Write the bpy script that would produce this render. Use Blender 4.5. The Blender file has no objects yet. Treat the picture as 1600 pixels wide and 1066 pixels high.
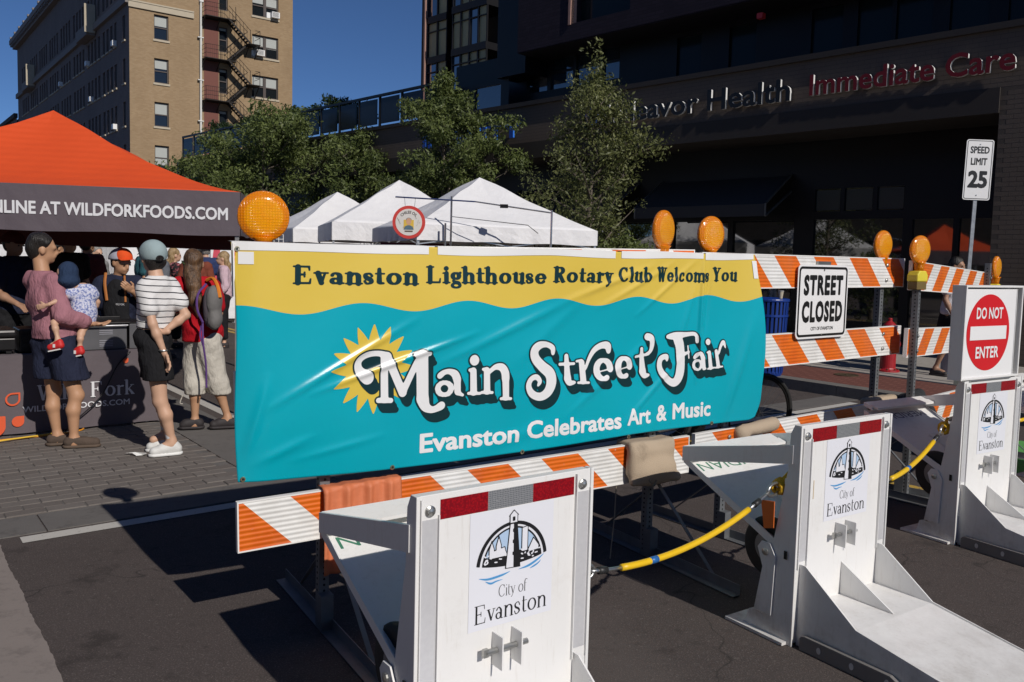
import bpy, math, random, numpy as np
from mathutils import Vector, Matrix
R_ = math.radians
random.seed(7); rng = np.random.default_rng(7)
scn = bpy.context.scene
COL = scn.collection

# ---------------------------------------------------------------- camera
cam_d = bpy.data.cameras.new('camera'); cam_d.sensor_width = 36; cam_d.lens = 29.25
cam_d.shift_y = -0.0210; cam_d.clip_start = 0.05; cam_d.clip_end = 3000
cam = bpy.data.objects.new('camera', cam_d); COL.objects.link(cam)
_p, _t = R_(4.2), 0.025
_F = Vector((0, math.cos(_p), -math.sin(_p))); _R0 = Vector((1, 0, 0)); _U0 = Vector((0, math.sin(_p), math.cos(_p)))
_R = _R0*math.cos(_t) + _U0*math.sin(_t); _U = -_R0*math.sin(_t) + _U0*math.cos(_t)
_m = Matrix((_R, _U, -_F)).transposed().to_4x4(); _m.translation = (0, 0, 1.6)
cam.matrix_world = _m
scn.camera = cam

# ---------------------------------------------------------------- sky, sun, exposure
SUN_DIR = Vector((0.616*0.816, -0.788*0.816, 0.578)).normalized()      # towards the sun
world = bpy.data.worlds.new('World'); scn.world = world; world.use_nodes = True
wn = world.node_tree.nodes; wl = world.node_tree.links
wn.clear()
sky = wn.new('ShaderNodeTexSky'); sky.sky_type = 'NISHITA'; sky.sun_disc = False
sky.sun_elevation = math.asin(SUN_DIR.z); sky.sun_rotation = math.atan2(SUN_DIR.x, SUN_DIR.y)
sky.air_density = 0.6; sky.dust_density = 0.0; sky.ozone_density = 9.0; sky.altitude = 200
bg = wn.new('ShaderNodeBackground'); bg.inputs['Strength'].default_value = 0.067
wo = wn.new('ShaderNodeOutputWorld')
wl.new(sky.outputs[0], bg.inputs[0]); wl.new(bg.outputs[0], wo.inputs[0])
sd = bpy.data.lights.new('sun', 'SUN'); sd.energy = 3.55; sd.angle = R_(0.53); sd.color = (1.0, 0.94, 0.87)
so = bpy.data.objects.new('sun', sd); COL.objects.link(so)
so.rotation_euler = SUN_DIR.to_track_quat('Z', 'Y').to_euler(); so.location = (8, -10, 12)
scn.view_settings.view_transform = 'Standard'; scn.view_settings.look = 'None'
scn.view_settings.gamma = 1; scn.view_settings.exposure = 0.0; scn.view_settings.use_curve_mapping = False
scn.cycles.max_bounces = 6; scn.cycles.diffuse_bounces = 4; scn.cycles.glossy_bounces = 3; scn.cycles.transmission_bounces = 5
scn.cycles.sample_clamp_indirect = 4
scn.cycles.use_denoising = True

# ---------------------------------------------------------------- materials
class NT:
    def __init__(s, m): s.m = m; s.n = m.node_tree.nodes; s.l = m.node_tree.links; s.b = s.n['Principled BSDF']
    def node(s, t, **k):
        x = s.n.new(t)
        for a, v in k.items(): setattr(x, a, v)
        return x
    def link(s, a, b): s.l.new(a, b)
    def math(s, op, a, b=None, c=None):
        x = s.node('ShaderNodeMath', operation=op)
        for i, v in enumerate((a, b, c)):
            if v is None: continue
            if isinstance(v, (int, float)): x.inputs[i].default_value = v
            else: s.link(v, x.inputs[i])
        return x.outputs[0]
    def mix(s, fac, a, b):
        x = s.node('ShaderNodeMix', data_type='RGBA')
        for i, v in ((0, fac), (6, a), (7, b)):
            if isinstance(v, (int, float)): x.inputs[i].default_value = v
            elif isinstance(v, tuple): x.inputs[i].default_value = (*v[:3], 1)
            else: s.link(v, x.inputs[i])
        return x.outputs[2]
    def ramp(s, fac, stops, interp='LINEAR'):
        x = s.node('ShaderNodeValToRGB'); x.color_ramp.interpolation = interp
        el = x.color_ramp.elements
        while len(el) < len(stops): el.new(0.5)
        for e, (p, c) in zip(el, stops): e.position = p; e.color = (*c, 1) if not isinstance(c, (int, float)) else (c, c, c, 1)
        s.link(fac, x.inputs[0]); return x.outputs[0]
    def noise(s, scale, detail=4, vec=None, rough=0.5):
        x = s.node('ShaderNodeTexNoise'); x.inputs['Scale'].default_value = scale; x.inputs['Detail'].default_value = detail
        x.inputs['Roughness'].default_value = rough
        if vec is None: vec = s.obj()
        s.link(vec, x.inputs['Vector']); return x.outputs[0]
    def obj(s):
        if not hasattr(s, '_o'): s._o = s.node('ShaderNodeTexCoord')
        return s._o.outputs['Object']
    def uv(s):
        s.obj(); return s._o.outputs['UV']
    def geo(s):
        if not hasattr(s, '_g'): s._g = s.node('ShaderNodeNewGeometry')
        return s._g.outputs['Position']
    def sep(s, v):
        x = s.node('ShaderNodeSeparateXYZ'); s.link(v, x.inputs[0]); return x.outputs
    def bump(s, h, strength=0.3, dist=0.01, prev=None):
        x = s.node('ShaderNodeBump'); x.inputs['Strength'].default_value = strength; x.inputs['Distance'].default_value = dist
        s.link(h, x.inputs['Height'])
        if prev: s.link(prev, x.inputs['Normal'])
        s.link(x.outputs[0], s.b.inputs['Normal']); return x.outputs[0]
    def set(s, **k):
        for a, v in k.items():
            i = s.b.inputs[a.replace('_', ' ')]
            if isinstance(v, (int, float)): i.default_value = v
            elif isinstance(v, tuple): i.default_value = (*v[:3], 1)
            else: s.link(v, i)
_mats = {}
def newmat(name):
    m = bpy.data.materials.new(name); m.use_nodes = True; _mats[name] = m; return NT(m)
def mat(name, col=(.5, .5, .5), rough=.5, metal=0., var=.12, scale=8., bump=0., bscale=60., spec=.5, coat=0., dirt=None):
    """Painted / cloth / stone material: colour with soft noise variation, optional fine relief and dirt."""
    if name in _mats: return _mats[name]
    t = newmat(name); t.set(Roughness=rough, Metallic=metal, Specular_IOR_Level=spec, Coat_Weight=coat)
    n = t.noise(scale, 5)
    lo = tuple(c*(1-var) for c in col); hi = tuple(min(1, c*(1+var)) for c in col)
    c = t.mix(n, lo, hi)
    if dirt:
        d = t.ramp(t.noise(dirt[1], 8, rough=.7), [(dirt[2], 0.), (min(1, dirt[2]+.12), 1.)])
        c = t.mix(t.math('MULTIPLY', d, dirt[3]), c, dirt[0])
    t.set(Base_Color=c)
    r = t.math('ADD', t.math('MULTIPLY', n, .16), rough-.08); t.set(Roughness=r)
    if bump: t.bump(t.noise(bscale, 4), bump, .01)
    return t.m

# ---------------------------------------------------------------- mesh helpers
class MB:
    def __init__(s): s.v = []; s.f = []; s.uv = None
    def add(s, vs, fs):
        o = len(s.v); s.v += [tuple(map(float, p)) for p in vs]; s.f += [tuple(i+o for i in f) for f in fs]; return s
    def box(s, x0, x1, y0, y1, z0, z1, M=None):
        vs = [(x, y, z) for x in (x0, x1) for y in (y0, y1) for z in (z0, z1)]
        if M is not None: vs = [M @ Vector(p) for p in vs]
        return s.add(vs, [(0, 1, 3, 2), (4, 6, 7, 5), (0, 4, 5, 1), (2, 3, 7, 6), (0, 2, 6, 4), (1, 5, 7, 3)])
    def prism(s, poly, a, b, axis='y', M=None):
        """polygon in the plane across `axis`, extruded from a to b"""
        def P(p, d): return {'y': (p[0], d, p[1]), 'x': (d, p[0], p[1]), 'z': (p[0], p[1], d)}[axis]
        n = len(poly); vs = [P(p, a) for p in poly] + [P(p, b) for p in poly]
        if M is not None: vs = [M @ Vector(p) for p in vs]
        return s.add(vs, [tuple(range(n))[::-1], tuple(range(n, 2*n))] + [(i, (i+1) % n, n+(i+1) % n, n+i) for i in range(n)])
    def tube(s, pts, r, n=8, caps=True):
        pts = [Vector(p) for p in pts]; rs = r if isinstance(r, (list, tuple)) else [r]*len(pts)
        rings = []; prev = None
        for i, p in enumerate(pts):
            d = (pts[min(i+1, len(pts)-1)] - pts[max(i-1, 0)]).normalized()
            if prev is None:
                u = d.orthogonal().normalized()
            else:
                u = (prev - d*prev.dot(d)); u = u.normalized() if u.length > 1e-6 else d.orthogonal().normalized()
            prev = u; w = d.cross(u)
            rings.append([p + (u*math.cos(2*math.pi*k/n) + w*math.sin(2*math.pi*k/n))*rs[i] for k in range(n)])
        vs = [q for ring in rings for q in ring]; fs = []
        for i in range(len(pts)-1):
            for k in range(n): fs.append((i*n+k, i*n+(k+1) % n, (i+1)*n+(k+1) % n, (i+1)*n+k))
        if caps: fs.append(tuple(range(n))[::-1]); fs.append(tuple(range((len(pts)-1)*n, len(pts)*n)))
        return s.add(vs, fs)
    def lathe(s, prof, n=24, M=None):
        """profile (r, h) turned about local z"""
        vs = []; fs = []
        for r, h in prof: vs += [(r*math.cos(2*math.pi*k/n), r*math.sin(2*math.pi*k/n), h) for k in range(n)]
        for i in range(len(prof)-1):
            for k in range(n): fs.append((i*n+k, i*n+(k+1) % n, (i+1)*n+(k+1) % n, (i+1)*n+k))
        fs.append(tuple(range(n))[::-1]); fs.append(tuple(range((len(prof)-1)*n, len(prof)*n)))
        if M is not None: vs = [M @ Vector(p) for p in vs]
        return s.add(vs, fs)
    def bar(s, a, b, w, h=None):
        """square bar from a to b"""
        a = Vector(a); b = Vector(b); h = h or w; d = (b-a); L = d.length; q = d.to_track_quat('Z', 'Y').to_matrix().to_4x4(); q.translation = a
        return s.box(-w/2, w/2, -h/2, h/2, 0, L, q)
    def mesh(s, name, m=None, smooth=False):
        me = bpy.data.meshes.new(name); me.from_pydata(s.v, [], s.f)
        if s.uv is not None:
            ul = me.uv_layers.new(name='UVMap'); li = np.empty(len(me.loops), dtype=np.int32); me.loops.foreach_get('vertex_index', li)
            ul.data.foreach_set('uv', np.asarray(s.uv, dtype=np.float32)[li].ravel())
        if m is not None: me.materials.append(m)
        if smooth: me.shade_smooth()
        return me
def npmesh(name, v, f, m=None, smooth=True):
    me = bpy.data.meshes.new(name); v = np.asarray(v, dtype=np.float32); f = np.asarray(f, dtype=np.int32); k = f.shape[1]
    me.vertices.add(len(v)); me.vertices.foreach_set('co', v.ravel())
    me.loops.add(f.size); me.loops.foreach_set('vertex_index', f.ravel())
    me.polygons.add(len(f)); me.polygons.foreach_set('loop_start', np.arange(0, f.size, k, dtype=np.int32))
    me.update(calc_edges=True)
    me.shade_smooth() if smooth else me.shade_flat()
    if m is not None: me.materials.append(m)
    return me
def link(name, data, parent=None, loc=None, rot=None, bevel=0, smooth_angle=None):
    o = bpy.data.objects.new(name, data); COL.objects.link(o)
    if parent is not None: o.parent = parent
    if loc is not None: o.location = loc
    if rot is not None: o.rotation_euler = rot
    if bevel:
        b = o.modifiers.new('bevel', 'BEVEL'); b.width = bevel; b.segments = 2; b.limit_method = 'ANGLE'; b.angle_limit = R_(40)
    return o
def part(name, mb, m, parent, bevel=0, smooth=False, **k):
    return link(name, mb.mesh(name, m, smooth), parent, bevel=bevel, **k)
def tag(o, label=None, cat=None, group=None, kind=None):
    if label: o['label'] = label
    if cat: o['category'] = cat
    if group: o['group'] = group
    if kind: o['kind'] = kind
    return o
def thing(name, label, cat, loc=(0, 0, 0), rotz=0., group=None):
    o = bpy.data.objects.new(name, None); COL.objects.link(o); o.location = loc; o.rotation_euler = (0, 0, rotz); o.empty_display_size = .1
    return tag(o, label, cat, group)
def struct(name, mb, m): return tag(part(name, mb, m, None), kind='structure')
def copy_tree(o, parent=None, label=None):
    c = o.copy(); COL.objects.link(c)
    if parent is not None: c.parent = parent
    if label: c['label'] = label
    for ch in list(o.children): copy_tree(ch, c)
    return c
def spline(pts, n=8):
    """Catmull-Rom through points of any dimension"""
    P = np.array(pts, float); P = np.vstack([2*P[0]-P[1], P, 2*P[-1]-P[-2]]); out = []
    for i in range(1, len(P)-2):
        for k in range(n):
            t = k/n; a, b, c, d = P[i-1], P[i], P[i+1], P[i+2]
            out.append(.5*((2*b) + (c-a)*t + (2*a-5*b+4*c-d)*t*t + (3*b-a-3*c+d)*t**3))
    out.append(P[-2]); return np.array(out)
# ---------------------------------------------------------------- flat shapes from strokes (print and lettering)
def sd_caps(X, Y, x0, y0, x1, y1, r0, r1):
    dx, dy = x1-x0, y1-y0; L = dx*dx+dy*dy+1e-12
    t = np.clip(((X-x0)*dx+(Y-y0)*dy)/L, 0, 1)
    return np.hypot(X-x0-t*dx, Y-y0-t*dy) - (r0+(r1-r0)*t)
def strokes_to_caps(st):
    out = []
    for kind, pts in st:
        if kind == 's': pts = [tuple(p) for p in spline(pts, 5)]
        for a, b in zip(pts[:-1], pts[1:]): out.append((a[0], a[1], b[0], b[1], a[2], b[2]))
        if len(pts) == 1: a = pts[0]; out.append((a[0], a[1], a[0]+1e-4, a[1], a[2], a[2]))
    return out
def raster(caps, h, pad=3, k=0., bounds=None):
    """signed distance field of a union of capsules on a grid of step h"""
    c = np.array(caps); r = np.maximum(c[:, 4], c[:, 5])
    if bounds is None:
        x0 = (np.minimum(c[:, 0], c[:, 2])-r).min()-pad*h; x1 = (np.maximum(c[:, 0], c[:, 2])+r).max()+pad*h
        y0 = (np.minimum(c[:, 1], c[:, 3])-r).min()-pad*h; y1 = (np.maximum(c[:, 1], c[:, 3])+r).max()+pad*h
    else: x0, x1, y0, y1 = bounds
    xs = np.arange(x0, x1+h, h); ys = np.arange(y0, y1+h, h)
    D = np.full((len(xs), len(ys)), 1e3)
    for a in c:
        R = max(a[4], a[5])+pad*h+2.5*k
        i0 = max(0, int((min(a[0], a[2])-R-x0)/h)); i1 = min(len(xs), int((max(a[0], a[2])+R-x0)/h)+2)
        j0 = max(0, int((min(a[1], a[3])-R-y0)/h)); j1 = min(len(ys), int((max(a[1], a[3])+R-y0)/h)+2)
        if i1 <= i0 or j1 <= j0: continue
        X, Y = np.meshgrid(xs[i0:i1], ys[j0:j1], indexing='ij')
        d = sd_caps(X, Y, *a); S = D[i0:i1, j0:j1]
        if k > 0:
            hh = np.clip(.5+.5*(S-d)/k, 0, 1); D[i0:i1, j0:j1] = S+(d-S)*hh-k*hh*(1-hh)
        else: D[i0:i1, j0:j1] = np.minimum(S, d)
    return xs, ys, D
def marching(xs, ys, D, run=3):
    """polygons of the region D < 0; full cells merge in short runs"""
    V = []; F = []; idx = {}
    nx, ny = D.shape
    def vert(key, x, y):
        if key not in idx: idx[key] = len(V); V.append((x, y))
        return idx[key]
    def corner(i, j): return vert((i, j, 0), xs[i], ys[j])
    def edge(i, j, a):
        if a == 1:
            t = D[i, j]/(D[i, j]-D[i+1, j]); return vert((i, j, 1), xs[i]+t*(xs[i+1]-xs[i]), ys[j])
        t = D[i, j]/(D[i, j]-D[i, j+1]); return vert((i, j, 2), xs[i], ys[j]+t*(ys[j+1]-ys[j]))
    ins = D < 0
    full = ins[:-1, :-1] & ins[1:, :-1] & ins[1:, 1:] & ins[:-1, 1:]
    some = (ins[:-1, :-1] | ins[1:, :-1] | ins[1:, 1:] | ins[:-1, 1:]) & ~full
    for i in range(nx-1):
        j = 0; row = full[i]
        js = np.nonzero(row)[0]; k = 0
        while k < len(js):
            a = js[k]; b = a
            while k+1 < len(js) and js[k+1] == b+1 and b-a < run: k += 1; b = js[k]
            F.append((corner(i, a), corner(i+1, a), corner(i+1, b+1), corner(i, b+1))); k += 1
    for i, j in zip(*np.nonzero(some)):
        cs = [(i, j), (i+1, j), (i+1, j+1), (i, j+1)]
        es = [(i, j, 1), (i+1, j, 2), (i, j+1, 1), (i, j, 2)]
        poly = []
        for k in range(4):
            a = cs[k]; b = cs[(k+1) % 4]; ia, ib = ins[a], ins[b]
            if ia: poly.append(corner(*a))
            if ia != ib: poly.append(edge(*es[k]))
        if len(poly) >= 3: F.append(tuple(poly))
    return V, F
def flat_mesh(name, VF, fn, m):
    """map a flat 2-D mesh through fn(x, y) -> 3-D point"""
    V, F = VF
    me = bpy.data.meshes.new(name); me.from_pydata([tuple(fn(x, y)) for x, y in V], [], F); me.materials.append(m); return me

# a slab-serif alphabet drawn with strokes; T thick, t thin, s serif weight
def glyph(ch, T, t, s, xh=.66):
    L = lambda *a: ('l', [(a[0], a[1], a[4]), (a[2], a[3], a[5])])
    sl = T+.055
    def foot(x, w=1., y=0.): return L(x-sl*w, y+s, x+sl*w, y+s, s, s)
    def head(x, y): return L(x-sl, y-s-.01, x-.01, y-s, s, s)
    def stem(x, y0, y1, r=T): return L(x, y0+min(r, .06), x, y1-min(r, .06), r, r)
    def arc(cx, cy, rx, ry, a0, a1, n=12, tt=t, TT=T):
        o = []
        for i in range(n+1):
            a = R_(a0+(a1-a0)*i/n); o.append((cx+rx*math.cos(a), cy+ry*math.sin(a), tt+(TT-tt)*abs(math.cos(a))**1.3))
        return ('l', o)
    a = .07+T; g = []; adv = 0
    if ch == 'i': g = [stem(a, 0, xh), foot(a), head(a, xh), ('l', [(a-.01, xh+.22, T*1.08)])]; adv = 2*a+.0
    elif ch == 'l': g = [stem(a, 0, 1), foot(a), head(a, 1)]; adv = 2*a
    elif ch in 'nhm':
        x1 = a; x2 = a+.34+T*.5
        g = [stem(x1, 0, 1 if ch == 'h' else xh), foot(x1, .92), head(x1, 1 if ch == 'h' else xh)]
        def arch(xa, xb):
            return [arc((xa+xb)/2+.02, xh-.24, (xb-xa)/2-.02, .24-t, 150, 0), L(xb, xh-.24, xb, .04, T, T), foot(xb, .92)]
        g += arch(x1, x2); adv = x2+a
        if ch == 'm': x3 = x2+.34+T*.5; g += arch(x2, x3); adv = x3+a
    elif ch == 'u':
        x1 = a; x2 = a+.34+T*.5
        g = [L(x1, xh-.05, x1, .24, T, T), head(x1, xh), arc((x1+x2)/2, .24, (x2-x1)/2, .24-t, 180, 340), stem(x2, 0, xh), head(x2, xh), L(x2, s, x2+sl, s, s, s)]; adv = x2+a
    elif ch == 'o': rx = .20+T*.45; cx = .05+T+rx; g = [arc(cx, xh/2, rx, xh/2-t+.01, 0, 360, 20)]; adv = 2*cx
    elif ch in 'bd':
        rx = .17+T*.4; cx = a+rx+.01 if ch == 'b' else .05+T+rx
        sx = a if ch == 'b' else cx+rx; g = [stem(sx, 0 if ch == 'd' else .03, 1), head(sx, 1), arc(cx, xh/2, rx, xh/2-t+.01, 0, 360, 20)]
        if ch == 'd': g.append(L(sx, s, sx+sl, s, s, s))
        adv = cx+rx+a if ch == 'b' else sx+a
    elif ch == 'c': rx = .18+T*.4; cx = .05+T+rx; g = [arc(cx, xh/2, rx, xh/2-t+.01, 55, 315), ('l', [(cx+rx*.75, xh*.72, T*.78)])]; adv = 2*cx-.04
    elif ch == 'e': rx = .18+T*.45; cx = .05+T+rx; g = [arc(cx, xh/2, rx, xh/2-t+.01, 12, 318), L(cx-rx, xh*.5, cx+rx+T*.3, xh*.54, t*.8, t*.8)]; adv = 2*cx-.02
    elif ch == 'a':
        rx = .115+T*.45; cx = .05+T*.8+rx; x2 = cx+rx+.015; g = [('s', [(cx-rx+.02, xh*.76, T*.7), (cx-rx+.07, xh-.08, t*1.1), (cx+.02, xh-t, t*1.1), (x2-.03, xh-.14, T*.85), (x2, xh-.26, T)]), L(x2, xh-.26, x2, .09, T, T), L(x2, t, x2+T+.05, t*1.1, t, t*.8),
                             arc(cx, .185, rx, .185-t, 0, 360, 16, t*.9, T*.85)]; adv = x2+T+.10
    elif ch == 's':
        w = .40+T*.6; g = [('s', [(w*.86, xh*.72, T*.5), (w*.70, xh-t*1.1, t), (w*.42, xh-t, t), (w*.2, xh*.80, T*.75), (w*.32, xh*.58, T*.95), (w*.68, xh*.43, T*.95), (w*.82, xh*.22, T*.75), (w*.55, t, t), (w*.3, t*1.1, t), (w*.14, xh*.28, T*.5)])]; adv = w+.04
    elif ch == 't':
        x = a+.02; g = [L(x, .86, x, .16, T*.75, T), ('s', [(x, .18, T), (x+.04, t*1.5, T*.6), (x+.14+T*.5, t*1.3, t)]), L(.05, xh-s, x+.16+T*.6, xh-s, s, s)]; adv = x+.17+T*.7
    elif ch == 'r': g = [stem(a, 0, xh), foot(a), head(a, xh), ('s', [(a, xh-.22, t), (a+.10, xh-.09, t*1.2), (a+.22+T*.3, xh-T*.85, T*.8)])]; adv = a+.28+T*.6
    elif ch in 'vyw':
        w = .26; g = []; x = a-.02
        for kx in range(2 if ch == 'w' else 1):
            g += [L(x, xh-.05, x+w/2+.03, .07, T, T*.95), L(x+w+.06, xh-.05, x+w/2+.03, .06, t, t*1.2), L(x-sl*.9, xh-s, x+sl*.9, xh-s, s, s)]
            if ch != 'w' or kx: g.append(L(x+w+.06-sl*.7, xh-s, x+w+.06+sl*.7, xh-s, s, s))
            xx = x; x += w+.05
        if ch == 'y': g += [('s', [(xx+w/2+.03, .06, t), (xx+.06, -.16, t*1.1), (xx-.02, -.2, T*.7)])]
        adv = x+a-.06
    elif ch == 'g': g = [arc(.31, .44, .15+T*.2, .20-t*.5, 0, 360, 16), arc(.32, -.12, .22, .13, 0, 360, 16, t, t*1.5), ('s', [(.2, .25, t), (.16, .14, t*1.1), (.3, .06, T*.8), (.46, .02, T*.8), (.53, -.08, t*1.4)]), L(.44, .56, .56, .63, t, T*.6)]; adv = .62
    elif ch == 'k': g = [stem(a, 0, 1), foot(a, .9), head(a, 1), L(a, .24, a+.30, xh-.05, t, t), L(a+.14, .36, a+.34, .07, T*.8, T), foot(a+.36, .8), L(a+.22, xh-s, a+.42, xh-s, s, s)]; adv = 2*a+.38
    elif ch == 'f': g = [L(a, .03, a, .8, T, T), foot(a), ('s', [(a, .78, T), (a+.05, .96, T*.7), (a+.16, 1-t, t*1.1), (a+.24, .93, T*.6)]), L(.04, xh-s, a+.16, xh-s, s, s)]; adv = a+.24
    elif ch in 'EFL':
        x = a+.03; w = .46+T*.5
        g = [stem(x, 0, 1), L(x-sl, s, x+.1, s, s, s)]
        if ch != 'L': g += [L(x-sl, 1-s, x+w-.04, 1-t, s, t), L(x+w-.04, 1-t, x+w-.02, .76, t, t*.7), L(x, .52, x+w*.55, .52, t, t), L(x+w*.55, .40, x+w*.55, .64, t*.8, t*.8)]
        else: g += [L(x-sl, 1-s, x+sl, 1-s, s, s)]
        if ch != 'F': g += [L(x, t, x+w, t, t, t), L(x+w, t, x+w+.03, .28, t, t*.7)]
        else: g += [foot(x)]
        adv = x+w+.10+t
    elif ch == 'R': x = a+.03; g = [stem(x, 0, 1), foot(x), L(x-sl, 1-s, x+.2, 1-t, s, t), arc(x+.20, .76, .17+T*.3, .24-t, 90, -90), L(x, .50, x+.2, .52, t, t), L(x+.2, .5, x+.38+T*.3, .08, T, T), L(x+.36, s, x+.52+T*.3, s, s, s)]; adv = x+.55+T*.4
    elif ch == 'C': rx = .30+T*.3; cx = .06+T+rx; g = [arc(cx, .5, rx, .5-t, 48, 312, 18), L(cx+rx*.72, .70, cx+rx*.72, .95, t*.8, t*.9), L(cx+rx*.75, .22, cx+rx*.62, .12, t, t)]; adv = 2*cx-.06
    elif ch == 'W':
        x = a; g = []
        for kx in range(2):
            g += [L(x, .94, x+.17, .08, T, T*.95), L(x+.36, .92, x+.19, .06, t*1.2, t*1.2), L(x-sl*.9, 1-s, x+sl*.9, 1-s, s, s)]; x += .33
        g.append(L(x+.03-sl*.7, 1-s, x+.03+sl*.7, 1-s, s, s)); adv = x+a
    elif ch == 'Y': x = a; g = [L(x, .94, x+.22, .45, T, T), L(x+.46, .94, x+.24, .45, t*1.1, t*1.3), stem(x+.23, 0, .5), foot(x+.23), L(x-sl*.8, 1-s, x+sl, 1-s, s, s), L(x+.46-sl*.7, 1-s, x+.46+sl*.7, 1-s, s, s)]; adv = x+.46+a
    elif ch == ' ': adv = .3
    return strokes_to_caps(g) if g else [], adv
def serif_word(word, T, t, s, track=0.):
    caps = []; x = 0
    for ch in word:
        g, adv = glyph(ch, T, t, s)
        caps += [(c[0]+x, c[1], c[2]+x, c[3], c[4], c[5]) for c in g]; x += adv+track
    return caps, x-track
def serif_mesh(name, word, T, t, s, fn, m, h=.028, k=.03):
    """fn(x in 0..1 along the word, y in cap heights)"""
    caps, w = serif_word(word, T, t, s); xs, ys, D = raster(caps, h, k=k)
    return flat_mesh(name, marching(xs, ys, D), lambda x, y: fn(x/w, y), m)
_tc = {}
def sans_verts(text, bold=.0, spacing=1.):
    key = (text, bold, spacing)
    if key in _tc: return _tc[key]
    if bold:       # embolden: outline distance field grown by `bold`
        v, f = sans_verts(text, 0, spacing); cnt = {}
        kk = [(round(p[0], 4), round(p[1], 4)) for p in v]
        for p in f:
            for i in range(len(p)):
                e = frozenset((kk[p[i]], kk[p[(i+1) % len(p)]]))
                if len(e) == 2: cnt[e] = cnt.get(e, 0)+1
        seg = [tuple(e) for e, n in cnt.items() if n == 1]; h = .017
        caps = [(a[0], a[1], b[0], b[1], 0., 0.) for a, b in seg]
        xs, ys, D = raster([(c[0], c[1], c[2], c[3], bold, bold) for c in caps], h); D = D+bold
        inside = np.zeros(D.shape, bool); yy = ys+1e-5
        for a, b in seg:
            if a[1] == b[1]: continue
            if a[1] > b[1]: a, b = b, a
            j = np.nonzero((yy >= a[1]) & (yy < b[1]))[0]
            for q in j: inside[xs > a[0]+(b[0]-a[0])*(yy[q]-a[1])/(b[1]-a[1]), q] ^= True
        S = np.where(inside, -D, D)-bold; V, F = marching(xs, ys, S)
        _tc[key] = (np.array([(a, b, 0) for a, b in V]), F); return _tc[key]
    c = bpy.data.curves.new('t', 'FONT'); c.body = text; c.resolution_u = 3; c.space_character = spacing
    o = bpy.data.objects.new('t', c); COL.objects.link(o); bpy.context.view_layer.update()
    me = bpy.data.meshes.new_from_object(o.evaluated_get(bpy.context.evaluated_depsgraph_get()))
    n = len(me.vertices); v = np.empty(n*3); me.vertices.foreach_get('co', v); v = v.reshape(-1, 3)
    f = [tuple(p.vertices) for p in me.polygons]
    bpy.data.objects.remove(o); bpy.data.curves.remove(c); bpy.data.meshes.remove(me)
    _tc[key] = (v, f); return v, f
def sans_mesh(name, text, fn, m, bold=0., spacing=1., depth=0.):
    """fn(x in 0..1, y in 0..1) over the bounding box of the text"""
    v, f = sans_verts(text, bold, spacing)
    x0, x1 = v[:, 0].min(), v[:, 0].max(); y0, y1 = v[:, 1].min(), v[:, 1].max()
    me = bpy.data.meshes.new(name); me.from_pydata([tuple(fn((p[0]-x0)/(x1-x0), (p[1]-y0)/(y1-y0))) for p in v], [], f); me.materials.append(m); return me

# ---------------------------------------------------------------- solid forms from distance fields (people, bags)
def sd_prim(P, pr):
    k = pr[0]
    if k == 'c':       # capsule a, b, ra, rb
        a, b, ra, rb = pr[1:5]; a = np.array(a); d = np.array(b)-a
        t = np.clip(((P-a)@d)/(d@d+1e-12), 0, 1)
        return np.linalg.norm(P-a-t[..., None]*d, axis=-1)-(ra+(rb-ra)*t)
    if k == 'e':       # ellipsoid centre, radii, rotation (3x3, rows = local axes)
        c, r = np.array(pr[1]), np.array(pr[2]); q = P-c
        if len(pr) > 3: q = q@np.array(pr[3]).T
        k0 = np.linalg.norm(q/r, axis=-1); k1 = np.linalg.norm(q/(r*r), axis=-1)+1e-9
        return k0*(k0-1)/k1
    if k == 'b':       # rounded box centre, half sizes, radius, rotation
        q = P-np.array(pr[1])
        if len(pr) > 4: q = q@np.array(pr[4]).T
        q = np.abs(q)-np.array(pr[2])+pr[3]
        return np.linalg.norm(np.maximum(q, 0), axis=-1)+np.minimum(q.max(-1), 0)-pr[3]
def prim_bounds(pr, pad):
    if pr[0] == 'c':
        a, b = np.array(pr[1]), np.array(pr[2]); R = max(pr[3], pr[4]); return np.minimum(a, b)-R-pad, np.maximum(a, b)+R+pad
    R = np.linalg.norm(pr[2]) if pr[0] == 'b' else max(pr[2]); c = np.array(pr[1]); return c-R-pad, c+R+pad
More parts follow.
